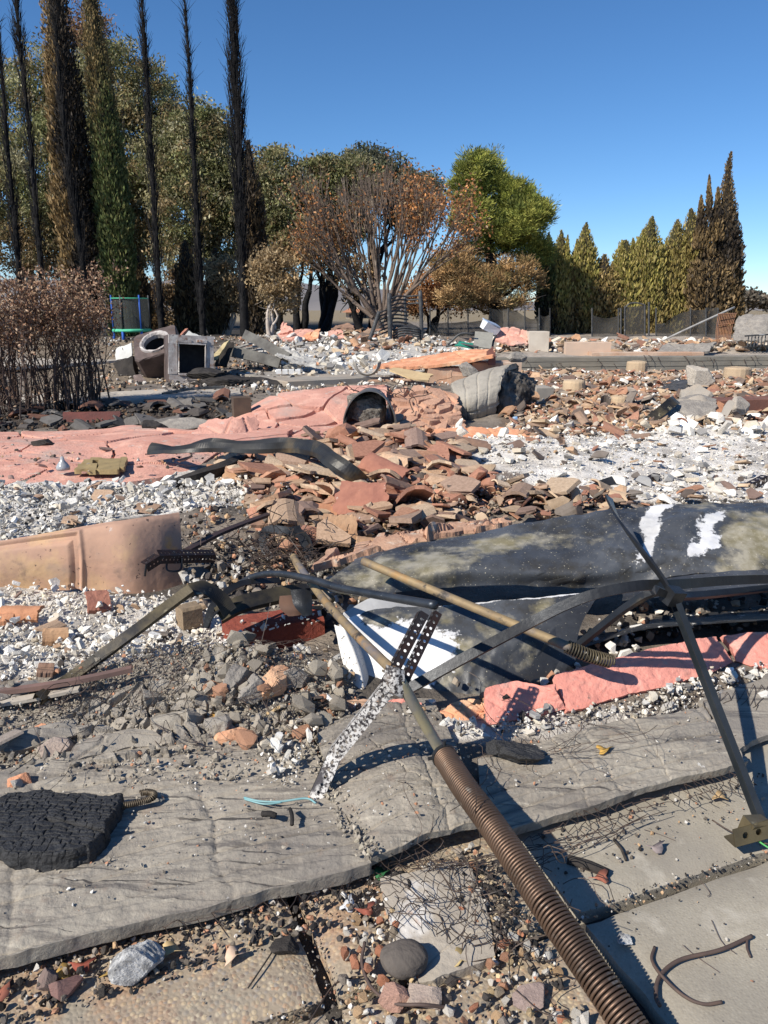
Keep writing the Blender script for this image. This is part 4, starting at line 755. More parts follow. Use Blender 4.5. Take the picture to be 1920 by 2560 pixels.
mT = [M('tile_red', (.38, .17, .115), (.29, .125, .09), 12, .9, .6, 60, bdist=.005, spots=[((.55, .42, .34), 20, .68, .75)]), M('tile_tan', (.5, .31, .18), (.4, .23, .13), 9, .9, .6, 60, bdist=.005), M('tile_brown', (.3, .18, .12), (.2, .13, .1), 9, .9, .6, 60, bdist=.005), M('tile_orange', (.55, .27, .15), (.42, .2, .11), 9, .9, .6, 60, bdist=.005)]
rr = lambda a: random.uniform(-a, a)
for (px, py, L, W, rot, mi, lab, dz) in [
    (245, 1500, .09, .11, (.5, .1, .5), 0, 'red flat tile propped on the white rubble below the door section', .05), (50, 1532, .16, .07, (.6, 0, .0), 3, 'pinkish flat tile at the left edge below the door section', .04),
    (140, 1590, .09, .06, (.3, .1, .3), 1, 'tan slab chip on the near white rubble', .04), (10, 1545, .08, .05, (.2, 0, .2), 3, 'orange chip at the very left edge', .03), (115, 1672, .05, .05, (.1, .2, .3), 2, 'dark brown tile near the left of the white rubble', .03),
    (905, 1245, .30, .22, (.75, 0, -.1), 0, 'red pentagonal roof tile in the heap', .10), (760, 1275, .36, .18, (.3, .1, .2), 3, 'long pinkish roof tile in the heap', .08), (1000, 1210, .30, .12, (.3, .4, .7), 2, 'brown ribbed roof tile on top of the heap', .12),
    (850, 1332, .17, .22, (.8, .1, .2), 1, 'tan creased stucco lump in front of the heap', .08), (925, 1365, .16, .12, (.5, .2, .3), 1, 'pale orange stucco lump in front of the heap', .07), (690, 1300, .26, .13, (.2, .05, .1), 2, 'flat mauve tile at the left of the heap', .06),
    (640, 1180, .42, .26, (.1, 0, .1), 1, 'broad pale tile below the twisted metal strip', .05), (700, 1150, .36, .2, (.3, .1, .4), 3, 'pale orange tile under the twisted metal strip', .06), (570, 1170, .3, .15, (.15, .05, .2), 3, 'pinkish tile near the pink wall sheet', .05),
    (1180, 1105, .3, .15, (.3, .2, .2), 2, 'brown tile at the right of the heap', .06), (960, 1170, .3, .16, (.5, .3, -.5), 0, 'red-brown tile lying steeply in the heap', .12)]:
    c = G(px, py, dz); tilepiece(c, L*.8, W*.8, .012+.006*random.random(), rot, mT[mi], lab, seed=px+py, curve=.015 if mi != 1 else .03)

# ------------------------------------------------------------------ pink fallen wall sheets
uw = lambda seed, a=.012: (lambda U, V, P: a*fbm(U*2.2, V*2.2, seed)+.004*fbm(U*9, V*9, seed+2))
pslab([[(-260,1215,.06),(0,1212,.07),(130,1214,.07),(260,1210,.07),(380,1192,.08),(500,1168,.07),(600,1140,.06),(690,1120,.07)],
       [(-260,1160,.09),(0,1158,.10),(130,1150,.12),(260,1150,.10),(380,1140,.12),(500,1128,.12),(600,1110,.14),(720,1096,.12)],
       [(-260,1115,.10),(0,1112,.12),(130,1108,.14),(260,1106,.15),(380,1098,.17),(500,1088,.16),(600,1080,.15),(720,1082,.14)],
       [(-260,1084,.06),(0,1082,.08),(130,1080,.09),(260,1072,.12),(330,1064,.14),(470,1076,.14),(600,1072,.15),(720,1070,.15)]], 460, 200, .035, mPinkFar, 'flat salmon stucco wall sheet lying at the left', 50, .05, 15, disp=uw(3, .008), cw=.02, cd=.04, warp=.12, jagf=4, lift=.005, smooth=False)
pslab([[(520,1100,.08),(640,1104,.08),(760,1118,.08),(880,1112,.08),(990,1100,.06)],
       [A(540, 1080, 6.25), A(650, 1062, 6.25), A(770, 1058, 6.3), A(890, 1064, 6.35), A(1000, 1080, 6.3)],
       [A(575, 1052, 6.6), A(670, 1020, 6.6), A(780, 1008, 6.65), A(885, 1010, 6.75), A(970, 1035, 6.7)],
       [A(600, 1030, 6.95), A(690, 986, 6.95), A(790, 974, 7.05), A(880, 968, 7.2), A(962, 968, 7.2)]], 420, 240, .035, mPinkFar, 'raised salmon stucco wall sheet with cracks and a ridge', 51, .04, 20, disp=uw(9, .008), cw=.02, cd=.04, warp=.12, jagf=5, lift=.008, smooth=False)
pslab([[A(700, 985, 7.0), A(800, 970, 7.1), A(900, 963, 7.25), A(965, 962, 7.3)], [A(690, 992, 7.5), A(800, 975, 7.6), A(900, 968, 7.7), A(970, 966, 7.8)]], 60, 14, .03, mPinkFar, 'back edge of the raised salmon sheet', 52, .03, 0)
pslab([[(470,1092,.14),(560,1100,.12),(640,1090,.12)], [(520,1050,.22),(590,1045,.24),(640,1040,.24)]], 40, 20, .03, mPinkFar, 'salmon fold between the two wall sheets', 53, .04, 4, cw=.015, cd=.02)
# tilted flap, dark hole pieces
pslab([[(360,1072,.12),(430,1074,.12),(500,1070,.12)], [A(330, 1078, 6.4), A(440, 1046, 6.35), A(545, 1056, 6.3)]], 40, 20, .03, mMortarRaw, 'grey-backed stucco flap raised at the far edge of the pink sheet', 54, .03, 0)
tag(tilepiece(A(228, 1048, 7.0), .5, .16, .04, (.9, 0, .12), M('maroon_board', (.16, .05, .04), (.1, .04, .035), 6, .8, .5), 'maroon board', notch=False), 'dark maroon board lying behind the pink sheet', 'board')
# wooden/tile fragment panel and glass dome
frag = empty('tile_fragment', GZ(255, 1158, .13), 'broken olive-brown tile panel lying on the pink sheet', 'tile panel')
mFr = M('olive_tile', (.36, .27, .13), (.24, .18, .09), 8, .7, .5, 40, bdist=.006)
for k, (x0, x1, y0, y1) in enumerate([(190, 222, 1172, 1160), (205, 230, 1158, 1148), (222, 240, 1174, 1158), (244, 298, 1173, 1146), (298, 312, 1168, 1142), (225, 250, 1150, 1143)]):
    p = [GZ(x0, y0, .135), GZ(x1, y0, .135), GZ(x1+4, y1, .14), GZ(x0+4, y1, .14)]
    put(sheet('tile', [[p[0], p[1]], [p[3], p[2]]], 8, 8, .03, mFr, jag=.015, seed=k), frag)
g = GZ(158, 1172, .13); V, F = tube([g+(0, 0, -.005), g+(0, 0, .012), g+(0, 0, .03), g+(0, 0, .05), g+(0, 0, .075)], [.04, .041, .03, .014, .008], 14); tag(mk('glass_dome', V, F, M('grey_glass', (.35, .36, .37), None, 5, .15, spec=.8), None, None, True), 'small grey glass bulb resting on the pink sheet', 'glass bulb')
# holes: dark tangles on the sheet edge
lump('charred_clump', A(112, 1112, 5.3), (.075, .05, .03), mCharSoft, 'small charred clump on the pink sheet', 'charred clump', 3, .5)
lump('charred_clump', A(385, 1088, 6.1), (.14, .12, .08), mCharSoft, 'charred rubble showing through a hole in the pink sheet', 'charred clump', 6, .6)
bar('charred_root', [G(430, 1215, .03), G(500, 1190, .06), G(570, 1165, .07), GZ(635, 1130, .14)], .05, .06, mCharSoft, 'twisted charred timber along the pink sheet edge', 'timber', [0, .5, .2, .8], 30)
# twisted black flashing strip
bar('twisted_strip', [GZ(372, 1120, .2), GZ(440, 1122, .22), GZ(520, 1112, .26), GZ(620, 1116, .28), GZ(720, 1112, .32), GZ(790, 1122, .34), GZ(830, 1150, .32), GZ(880, 1185, .26), GZ(915, 1215, .18)], .12, .004, M('black_flashing', (.03, .031, .034), (.06, .058, .052), 5, .45, .4, 30, metal=.5, bdist=.004, spots=[((.16, .12, .07), 3, .55, .7)]), 'twisted black metal flashing strip across the pink sheets', 'metal strip', [.9, .3, .5, 1.3, .7, 1.0, 1.5, .8, 1.2, .5, .9, .6], 110, np.array([(-.06, .008), (-.02, -.004), (.03, 0), (.06, .016), (.06, .012), (.03, -.005), (-.02, -.009), (-.06, .003)])*.72)
# small box and its stand on the ridge
tag(rbox('metal_box', A(585, 1030, 6.55)[:2], A(628, 1022, 6.6)[:2], .1, .335, .12, M('brown_box', (.12, .085, .06), (.07, .05, .04), 8, .7), None, 8, .004, 2), 'small brown metal box standing on the raised pink sheet', 'box')
# bent duct with rubble in it
t = np.linspace(0, np.pi, 12); c0 = A(925, 1060, 6.3); rows = []
for k in np.linspace(0, 1, 5): rows.append([c0+np.array([-.22*math.cos(a)*(1-.15*k), -.14+k*.55-.05*math.sin(a), .33*math.sin(a)*(1-.1*k)-.04]) for a in t])
tag(sheet('metal_duct', rows, 40, 16, .006, M('grey_duct', (.2, .195, .18), (.1, .1, .1), 4, .5, .3, 30, metal=.4), disp=lambda U, V, P: .008*np.sin(V*60)+.01*fbm(U*6, V*6, 2), seed=3, up=False), 'crushed grey metal duct arch filled with rubble', 'duct')
lump('duct_rubble', c0+np.array((0, .06, .02)), (.2, .14, .17), M('duct_rubble', (.3, .27, .23), (.08, .07, .06), 14, .95, .9, 40, bdist=.02), 'grey rubble plug inside the crushed duct', 'rubble', 77, .5)
bar('steel_strap', [A(905, 985, 6.4), A(875, 1010, 6.3), A(862, 1060, 6.1), A(852, 1110, 5.9)], .03, .008, mOlive, 'olive strap curling down beside the metal duct', 'strap', [.2, .8], 24)
# cracked stucco mosaic between duct and drum
pslab([[(1000,1085,.06),(1080,1080,.06),(1160,1070,.06)], [A(985, 1040, 6.8), A(1070, 1030, 6.85), A(1150, 1030, 6.9)], [A(960, 975, 7.3), A(1060, 970, 7.4), A(1140, 985, 7.4)]], 180, 160, .03, M('tan_stucco', (.52, .32, .22), (.42, .24, .165), 4, .9, .7, 50, bdist=.008, spots=[((.6, .3, .2), 3, .55, .7), ((.22, .17, .14), 10, .6, .72)]), 'shattered tan stucco sheet left of the mortar drum', 60, .04, 34, cw=.03, cd=.06, warp=.06, lift=.012, smooth=False)
pslab([[(990,1112,.07),(1100,1105,.07),(1230,1098,.07),(1345,1100,.07)], [(1030,1085,.11),(1130,1070,.14),(1250,1072,.13),(1335,1082,.1)]], 90, 30, .03, mOrange, 'flat orange stucco sheet in front of the mortar drum', 61, .04, 12, cw=.012, cd=.015)
pslab([[(880,1120,.1),(960,1118,.1),(1060,1108,.1)], [(900,1098,.14),(970,1090,.16),(1050,1085,.14)]], 50, 24, .03, mPinkFar, 'pinkish slab at the foot of the metal duct', 62, .04, 8, cw=.015, cd=.02)
tilepiece(A(1219, 1078, 6.3), .11, .07, .012, (.5, .2, .6), mBlack, 'small black slate chip on the orange stucco sheet', cat='chip', name='slate_chip')
# mortar drum (fallen curved shell) with grid cracks and a black broken mouth
drum = empty('mortar_drum', A(1200, 1068, 7.6), 'big grey mortar drum with grid cracks and a broken black mouth', 'mortar drum')
t = np.linspace(-.15, 1.0, 7); rows = []
base = [(1140, 1066, 7.55), (1190, 1068, 7.5), (1240, 1058, 7.55)]
rows = [[A(1146, 1066, 7.5), A(1185, 1070, 7.45), A(1238, 1056, 7.5)], [A(1138, 1020, 7.35), A(1180, 1018, 7.3), A(1246, 1000, 7.4)], [A(1134, 985, 7.4), A(1180, 974, 7.4), A(1252, 955, 7.5)], [A(1130, 958, 7.6), A(1185, 940, 7.7), A(1262, 920, 7.8)], [A(1140, 955, 7.9), A(1210, 925, 8.0), A(1290, 908, 8.1)]]
def gridcrack(U, V, P):
    u = U+.02*fbm(U*4, V*4, 3); v = V+.02*fbm(U*4, V*4, 9); a = (u % .13)/.13; b = (v % .2)/.2
    return -.014*np.exp(-np.minimum(a, 1-a)*.13/.006)-.012*np.exp(-np.minimum(b, 1-b)*.2/.006)+.008*fbm(U*6, V*6, 3)+.003*fbm(U*25, V*25, 5)
put(sheet('shell', rows, 80, 100, .05, M('drum_mortar', (.36, .33, .28), (.29, .265, .225), 4, .95, .8, 45, bdist=.008, spots=[((.2, .18, .16), 6, .62, .75)]), disp=gridcrack, seed=2, jag=.03), drum)
rows = [[A(1240, 1056, 7.52), A(1290, 1060, 7.7), A(1336, 1055, 7.95)], [A(1250, 1000, 7.44), A(1300, 1010, 7.75), A(1345, 1010, 8.0)], [A(1262, 930, 7.8), A(1295, 950, 7.9), A(1338, 965, 8.1)], [A(1290, 910, 8.1), A(1310, 930, 8.2), A(1340, 960, 8.3)]]
put(sheet('broken_mouth', rows, 60, 60, .05, M('dark_mortar', (.2, .18, .155), (.06, .052, .046), 5, .95, .9, 30, bdist=.02, spots=[((.03, .027, .025), 4, .54, .64)]), disp=lambda U, V, P: .06*fbm(U*5, V*5, 7)+.03*fbm(U*16, V*16, 3), seed=5), drum)  # mortar coloured darker, with near-black patches, on the broken right side
put(lump('broken_cap', A(1290, 905, 8.0), (.1, .07, .06), mMortarRaw, None, None, 4, .5), drum)
tilepiece(A(1335, 985, 7.95), .12, .1, .03, (.6, .2, .2), mT[1], 'tan brick fragment lodged in the drum mouth', seed=5, cat='brick', name='brick_fragment')
lump('orange_scrap', A(1278, 1040, 7.3), (.055, .04, .05), M('orange_plastic', (.6, .16, .04), (.2, .1, .06), 20, .6), 'orange plastic scrap at the drum foot', 'scrap', 9, .5)
lump('blue_scrap', A(1290, 1052, 7.2), (.03, .03, .03), M('blue_plastic', (.1, .25, .5), (.4, .5, .6), 20, .6), 'small blue scrap beside the orange scrap', 'scrap', 10, .5)
# fallen curved mortar sheets at the right
pslab([[A(1585, 1090, 6.6), A(1640, 1085, 6.5), A(1710, 1068, 6.5), A(1780, 1045, 6.6)], [A(1600, 1050, 6.8), A(1660, 1030, 6.75), A(1720, 1012, 6.8), A(1790, 1005, 6.9)], [A(1660, 1020, 7.1), A(1690, 1000, 7.1), A(1740, 985, 7.2), A(1775, 992, 7.2)]], 80, 60, .04, mMortarRaw, 'curved grey mortar sheet fallen in the tile rubble at right', 70, .03, 7, cat='mortar slab', cw=.012, cd=.015)
bar('curled_strip', [A(1600, 1068, 6.5), A(1650, 1030, 6.6), A(1680, 1005, 6.7), A(1690, 1000, 6.8)], .09, .01, mOlive, 'curled edge strip on the curved mortar sheet', 'strip', [.6, .8], 24)
pslab([[A(1690, 1045, 6.9), A(1740, 1035, 6.8), A(1790, 1040, 6.8)], [A(1700, 1000, 7.0), A(1750, 992, 6.95), A(1780, 1015, 6.9)]], 30, 20, .03, mConc, 'grey arched concrete piece over the curved mortar sheet', 71, .03, 0, cat='mortar slab')
for k, (pts, m, lab) in enumerate([([(1772, 1092), (1792, 1090), (1838, 1005), (1822, 1002)], mPath, 'white tilted board leaning among the right-hand rubble'), ([(1795, 1100), (1830, 1098), (1842, 1050), (1822, 1040)], mT[0], 'dark red tile stack leaning by the white board'), ([(1782, 1030), (1800, 1035), (1812, 1010), (1795, 1002)], mT[3], 'orange brick end on the leaning white board')]):
    p = [A(x, y, 6.5+.12*k+(0 if j < 2 else .2)) for j, (x, y) in enumerate(pts)]
    tag(sheet('leaning_board', [[p[0], p[1]], [p[3], p[2]]], 10, 14, .03, m, jag=.015, seed=k+3), lab, 'board')
lump('concrete_chunk', A(1842, 1035, 6.9), (.1, .09, .09), mPath, 'pale concrete chunk beside the leaning board', 'chunk', 4, .35)
lump('concrete_chunk', A(1745, 960, 9.4), (.18, .14, .16), mPath, 'pale grey chunk among black plastic in the far tile field', 'chunk', 6, .3)
lump('concrete_chunk', A(1735, 1010, 8.0), (.2, .12, .12), mConc, 'tan concrete chunk near the far footings', 'chunk', 8, .35)
tag(sheet('black_sheet', [[G(1645, 968, .06), G(1700, 975, .08), G(1760, 972, .05)], [G(1660, 950, .05), G(1710, 948, .1), G(1770, 952, .06)]], 30, 20, .005, M('charred_felt', (.04, .04, .042), (.09, .09, .09), 6, .7, .6, 30, bdist=.01), disp=wr(3, .05), seed=2, jag=.05), 'black crumpled roofing felt in the far tile field', 'felt')
# orange sheet above the steps
pslab([[A(935, 915, 11.0), A(1040, 915, 10.9), A(1140, 905, 10.8), A(1230, 888, 10.75)], [A(1000, 898, 11.6), A(1060, 890, 11.6), A(1150, 876, 11.5), A(1235, 872, 11.4)]], 90, 26, .04, mOrange, 'orange stucco sheet sagging over the concrete steps', 80, .04, 10, cw=.02, cd=.025)
pslab([[A(975, 925, 10.6), A(1030, 945, 10.4), A(1070, 950, 10.4)], [A(985, 918, 10.8), A(1050, 930, 10.7), A(1080, 935, 10.7)]], 30, 10, .02, M('pale_plywood', (.6, .45, .25), (.5, .36, .2), 4, .8), 'pale tan board beside the concrete steps', 81, .03, 0, cat='board')
pslab([[A(1222, 910, 10.9), A(1236, 908, 10.9)], [A(1216, 880, 10.9), A(1232, 868, 10.9)]], 10, 16, .05, M('maroon_edge', (.2, .09, .075), (.14, .07, .06), 9, .9), 'dark red broken end of the orange stucco sheet', 82, .03, 0)
lump('mortar_chunk', A(1172, 940, 10.4), (.13, .1, .11), mMortarRaw, 'dark grey mortar chunk on the concrete steps', 'chunk', 12, .35)
# pink sheets at the back
for k, (rows, m, lab) in enumerate([
    ([[A(680, 852, 16.5), A(750, 848, 16.5), A(800, 846, 16.5)], [A(700, 830, 17.2), A(760, 822, 17.2), A(795, 828, 17)]], mPinkFar, 'salmon stucco sheet at the left of the back rubble'),
    ([[A(702, 832, 17), A(730, 826, 17)], [A(706, 808, 17.3), A(714, 804, 17.3)]], mPinkFar, 'pointed salmon stucco piece standing behind the rubble'),
    ([[A(755, 845, 16.4), A(790, 846, 16.3)], [A(765, 832, 16.6), A(800, 820, 16.8)]], mOrange, 'curled orange stucco edge at the back'),
    ([[A(825, 845, 16.6), A(862, 842, 16.6)], [A(820, 826, 17), A(852, 822, 17)]], mPinkFar, 'salmon slab leaning on the concrete block'),
    ([[A(830, 820, 17.6), A(885, 818, 17.6)], [A(845, 812, 18.2), A(870, 808, 18.2)]], mT[2], 'brown slab piece in the back rubble'),
    ([[A(1238, 850, 15.8), A(1280, 858, 15.6), A(1316, 858, 15.6)], [A(1245, 822, 16.2), A(1290, 818, 16.2), A(1318, 830, 16)]], mPinkFar, 'crumpled salmon stucco heap on the terrace'),
    ([[A(1640, 885, 14.8), A(1700, 884, 14.8), A(1772, 878, 14.9)], [A(1660, 862, 15.4), A(1720, 858, 15.4), A(1790, 850, 15.4)]], mMortarRaw, 'tan crumpled mortar sheet on the terrace behind the wall'),
    ([[A(1838, 848, 15.6), A(1900, 850, 15.6), A(1990, 850, 15.6)], [A(1838, 815, 16), A(1900, 800, 16), A(1990, 802, 16)], [A(1846, 792, 16.2), A(1880, 784, 16.3), A(1990, 790, 16.3)]], mMortarRaw, 'cracked grey mortar wall piece standing at the right edge')]):
    pslab(rows, 46, 24, .05, m, lab, 90+k, .05, 7, cw=.03, cd=.03, disp=uw(k, .05))
# ------------------------------------------------------------------ burnt appliances
def xform(o, R, c):
    o.matrix_world = Matrix.Translation(Vector([float(v) for v in c])) @ Euler(R).to_matrix().to_4x4(); return o
def local(name, mb, m, root, smooth=False):
    o = mb.build(name, m, root, smooth, False); return o
mApp = M('burnt_enamel', (.5, .47, .45), (.3, .26, .24), 7, .55, .4, 30, metal=.2, bdist=.006, spots=[((.55, .53, .5), 6, .54, .64), ((.2, .1, .06), 9, .58, .7), ((.06, .045, .04), 12, .6, .7)])
mAppD = M('burnt_enamel_dark', (.16, .12, .11), (.07, .055, .05), 4, .6, .4, 20, metal=.3, bdist=.008, spots=[((.3, .27, .25), 6, .6, .7), ((.16, .08, .05), 4, .58, .7)])
mVoid = M('dark_opening', (.025, .025, .03), (.05, .05, .055), 9, .7)  # plain near-black for appliance cavities and house windows
dr = empty('clothes_dryer', (0, 0, 0), 'square burnt dryer cabinet with open rectangular front, paint bleached white', 'appliance')
W, D_, Hh = .62, .55, .7
mb = MB()
for c, s in [((-W/2+.012, D_/2, Hh/2), (.024, D_, Hh)), ((W/2-.012, D_/2, Hh/2), (.024, D_, Hh)), ((0, D_/2, .012), (W-.05, D_, .024)), ((0, D_/2, Hh-.012), (W-.05, D_, .024))]: mb.box(c, s, jit=.004)
local('cabinet', mb, mAppD, dr)
mb = MB()
for c, s in [((0, -.012, Hh-.06), (W, .03, .12)), ((0, -.012, .08), (W, .03, .16)), ((-W/2+.06, -.012, Hh/2+.02), (.12, .03, Hh-.285)), ((W/2-.05, -.012, Hh/2+.02), (.1, .03, Hh-.285))]: mb.box(c, s, jit=.005)
local('front_frame', mb, mApp, dr)
mb = MB()
for c, s in [((-.18, -.035, .39), (.014, .02, .4)), ((.19, -.035, .39), (.014, .02, .4)), ((0, -.035, .59), (.4, .02, .02)), ((.02, -.035, .16), (.4, .02, .03)), ((.05, -.04, .1), (.25, .02, .03)), ((-.1, -.035, .62), (.2, .02, .03)), ((.14, -.035, .63), (.14, .02, .04))]: mb.box(c, s, jit=.004)
local('door_gasket', mb, mApp, bpy.data.objects['front_frame'])
local('back_panel', MB().box((0, .3, Hh/2), (W-.06, .02, Hh-.06), jit=.004), mVoid, dr)
xform(dr, (-.06, .07, .38), A(478, 962, 11.0)+np.array((0, 0, -.02)))
ws = empty('washing_machine', (0, 0, 0), 'burnt front-loading washer tipped on its back with a round black opening', 'appliance')
W, Dp, Hh = .66, .62, .62; n = 36; a = np.arange(n)*2*np.pi/n
sqx = np.stack([np.cos(a), np.sin(a)], 1); sqx = sqx/np.max(np.abs(sqx), axis=1, keepdims=True)*(W/2, Dp/2)
ring = lambda r, z: np.column_stack([np.cos(a)*r, np.sin(a)*r, np.full(n, z)])
L = [np.column_stack([sqx*.97, np.full(n, -Hh)]), np.column_stack([sqx, np.full(n, -Hh+.03)]), np.column_stack([sqx, np.full(n, -.02)]), np.column_stack([sqx*.97, np.full(n, 0)])]
def rings(L, m, name, root, close=False):
    V = np.vstack(L); k = len(L); i = np.arange(k-1)[:, None]*n+np.arange(n)[None]; j = np.arange(k-1)[:, None]*n+(np.arange(n)[None]+1) % n
    o = mk(name, V+RNG.normal(0, .002, V.shape), np.stack([i, j, j+n, i+n], -1).reshape(-1, 4), m, root); return o
rings(L[::1], mAppD, 'cabinet', ws); rings([L[-1], ring(.235, .004)], mAppD, 'front_panel', ws)
rings([ring(.236, .003), ring(.23, .03), ring(.2, .03), ring(.175, .0), ring(.17, -.06)], mApp, 'door_ring', ws)
rings([ring(.172, -.05), ring(.21, -.12), ring(.21, -.4), ring(.01, -.42)], mVoid, 'drum', ws)
xform(ws, (.62, -.28, .12), A(388, 856, 11.6))
# debris around the appliances
def plate(name, pts, D, th, m, label, cat='scrap', jag=.02, dd=(0, 0, .15, .15)):
    p = [A(x, y, D+e) for (x, y), e in zip(pts, dd)]
    return tag(sheet(name, [[p[0], (p[0]+p[1])/2, p[1]], [p[3], (p[2]+p[3])/2, p[2]]], 14, 10, th, m, jag=jag, seed=int(pts[0][0]), disp=lambda U, V, P: .01*fbm(U*5, V*5, 3)), label, cat)
plate('enamel_panel', [(289, 900), (328, 892), (328, 858), (290, 870)], 12.0, .03, M('white_enamel', (.55, .56, .54), (.4, .4, .38), 5, .5), 'pale enamel panel behind the washer', dd=(0, 0, .1, .1))
plate('burnt_cabinet', [(300, 945), (340, 950), (330, 890), (284, 908)], 11.6, .2, mCharSoft, 'black burnt cabinet box left of the washer', dd=(0, 0, .1, .1))
plate('rusty_plate', [(340, 968), (376, 970), (352, 935), (334, 938)], 10.9, .01, mAppD, 'rusty bent plate leaning under the washer')
plate('red_board', [(446, 842), (452, 838), (470, 820), (462, 822)], 11.5, .03, mT[0], 'reddish board poking up behind the dryer', 'board')
plate('enamel_panel', [(455, 852), (512, 855), (505, 840), (470, 828)], 11.9, .02, M('white_enamel', (.55, .56, .54)), 'pale curved enamel panel behind the dryer', dd=(0, 0, .05, .05))
plate('yellow_board', [(527, 896), (540, 898), (572, 850), (558, 858)], 11.8, .03, M('scorched_pine', (.5, .42, .24), (.2, .16, .1), 9, .8), 'yellowish scorched board leaning right of the dryer', 'board')
plate('charred_board', [(535, 912), (565, 915), (585, 858), (565, 848)], 11.9, .05, mCharSoft, 'black charred board behind the yellowish board', 'board')
mCh2 = M('grey_burnt_beam', (.16, .155, .14), (.08, .075, .07), 5, .8, .6, 30, bdist=.01)
bar('burnt_beam', [A(578, 878, 12.2), A(640, 892, 12.1), A(700, 908, 12.0)], .16, .06, mCh2, 'dark burnt beam lying low in the roof wreck', 'beam', [1.3, 1.3], 20)
bar('burnt_beam', [A(612, 836, 12.6), A(660, 860, 12.3), A(722, 896, 12.0)], .15, .06, mCh2, 'grey burnt beam sloping down over the roof wreck', 'beam', [1.2, 1.2], 20)
for k in range(6):
    bar('roof_slat', [A(585+k*12, 872+k*3, 12.3), A(640+k*9, 855+k*9, 12.8)], .05, .02, M('ashy_slat', (.4, .38, .34), (.25, .23, .2), 8, .9), 'ashy grey slat spanning the two burnt beams', 'slat', [.2, .2], 6)['group'] = 'slats of the roof wreck'
tag(sheet('crumpled_tin', [[A(690, 885, 12.0), A(730, 905, 11.7), A(790, 920, 11.4)], [A(705, 870, 12.4), A(745, 880, 12.2), A(790, 902, 11.8)]], 50, 20, .004, M('ashy_tin', (.45, .44, .41), (.2, .19, .18), 7, .6, .4), disp=wr(2, .09), seed=3, jag=.04, up=True), 'crumpled ashy tin sheet at the end of the beams', 'sheet metal')
for k, (px, py, sx, lab) in enumerate([(560, 962, .45, 'black charred roll in front of the dryer'), (650, 972, .5, 'charred black carpet roll reaching the pink sheet'), (520, 945, .35, 'small charred heap beside the dryer')]):
    lump('charred_roll', A(px, py, 10.4+.1*k), (sx, .22, .09), mCharSoft, lab, 'charred debris', 30+k, .35, rz=-.25)
plate('metal_plate', [(500, 952), (560, 950), (612, 940), (520, 944)], 10.6, .01, mApp, 'pale metal plate sticking out over the charred roll', dd=(0, 0, .1, .2))
plate('tan_board', [(470, 975), (500, 990), (535, 996), (490, 970)], 10.0, .02, M('scorched_pine', (.5, .42, .24)), 'tan split board in front of the dryer', 'board')
bar('burnt_stick', [G(405, 985, .05), G(480, 972, .1), G(560, 968, .08)], .04, .03, mCh2, 'grey burnt stick lying in front of the dryer', 'stick', None, 10)
for k, (px, py) in enumerate([(690, 938), (706, 936), (722, 937), (738, 935)]):
    c = A(px, py, 11.2); tag(rbox('white_block', c[:2], c[:2]+(.075, .01), .16, .225, .08, M('chalk_block', (.72, .72, .71)), None, 5, .004, k), 'white plaster block set out on the floor slab', 'block', 'white blocks on the floor slab')
# half bowl
t = np.linspace(0, np.pi, 9); c0 = A(918, 935, 10.9)
tag(sheet('broken_bowl', [[c0+np.array([.19*math.cos(a)*s, -.04*k, .2-.2*math.sin(a)*s-.02*k]) for a in t] for k, s in ((0, 1.0), (1, .97), (2, .75))], 24, 10, .012, M('grey_ceramic', (.35, .33, .29), (.24, .22, .2), 6, .6), up=False), 'broken grey ceramic bowl on the floor slab', 'bowl')

# ------------------------------------------------------------------ burnt arbor, chair, boxes on the terrace
mIron = M('burnt_iron', (.05, .052, .056), (.1, .1, .1), 8, .6, .4, 30, metal=.3, spots=[((.3, .3, .3), 9, .62, .7)])
ar = empty('garden_arbor', A(1010, 862, 16.0), 'burnt iron garden arbor with curved slats in front of the orange tree', 'arbor')
for pts, r in [([A(976, 862, 15.8), A(974, 800, 15.8), A(973, 733, 15.8)], .045), ([A(1054, 856, 16.0), A(1053, 790, 16.0), A(1050, 727, 16.0)], .04), ([A(924, 850, 15.7), A(936, 815, 15.7), A(948, 778, 15.7)], .04), ([A(1014, 812, 16.6), A(1013, 770, 16.6), A(1012, 740, 16.6)], .03)]:
    V, F = tube(cr(pts, 10), r, 8); put(mk('post', V, F, mIron, None, None, True), ar)
for k in range(10):
    y = 742+k*9.2; V, F = tube(cr([A(974, y+6, 15.85), A(995, y-2, 16.1), A(1015, y-1, 16.3), A(1035, y-2, 16.2), A(1052, y-4+k*.8, 16.0)] if k < 3 else [A(948, y+12, 15.7), A(985, y-1, 16.0), A(1020, y+2, 16.3)], 14), .018, 5); put(mk('slat', V, F, mIron, None, None, True), ar)
for k in range(5):
    y = 822+k*6; V, F = tube(cr([A(982, y+5, 15.9), A(1010, y-3, 15.9), A(1050, y+2, 15.95)], 8), .022, 5); put(mk('seat_slat', V, F, mIron, None, None, True), ar)
plate('red_box', [(1006, 850), (1030, 848), (1030, 828), (1008, 832)], 16.2, .2, M('red_brown_panel', (.3, .1, .07), (.22, .08, .06), 9), 'dark red box under the burnt arbor', 'box', dd=(0, 0, .05, .05))
ch = empty('lounge_chair', A(1210, 872, 12.2), 'overturned grey mesh lounge chair above the orange stucco sheet', 'chair')
p = [A(1184, 866, 12.1), A(1228, 872, 12.1), A(1234, 832, 12.4), A(1188, 828, 12.4)]
put(sheet('backrest', [[p[0], p[1]], [p[3], p[2]]], 8, 8, .015, M('grey_sling', (.3, .29, .25), (.25, .24, .21), 20, .8)), ch)
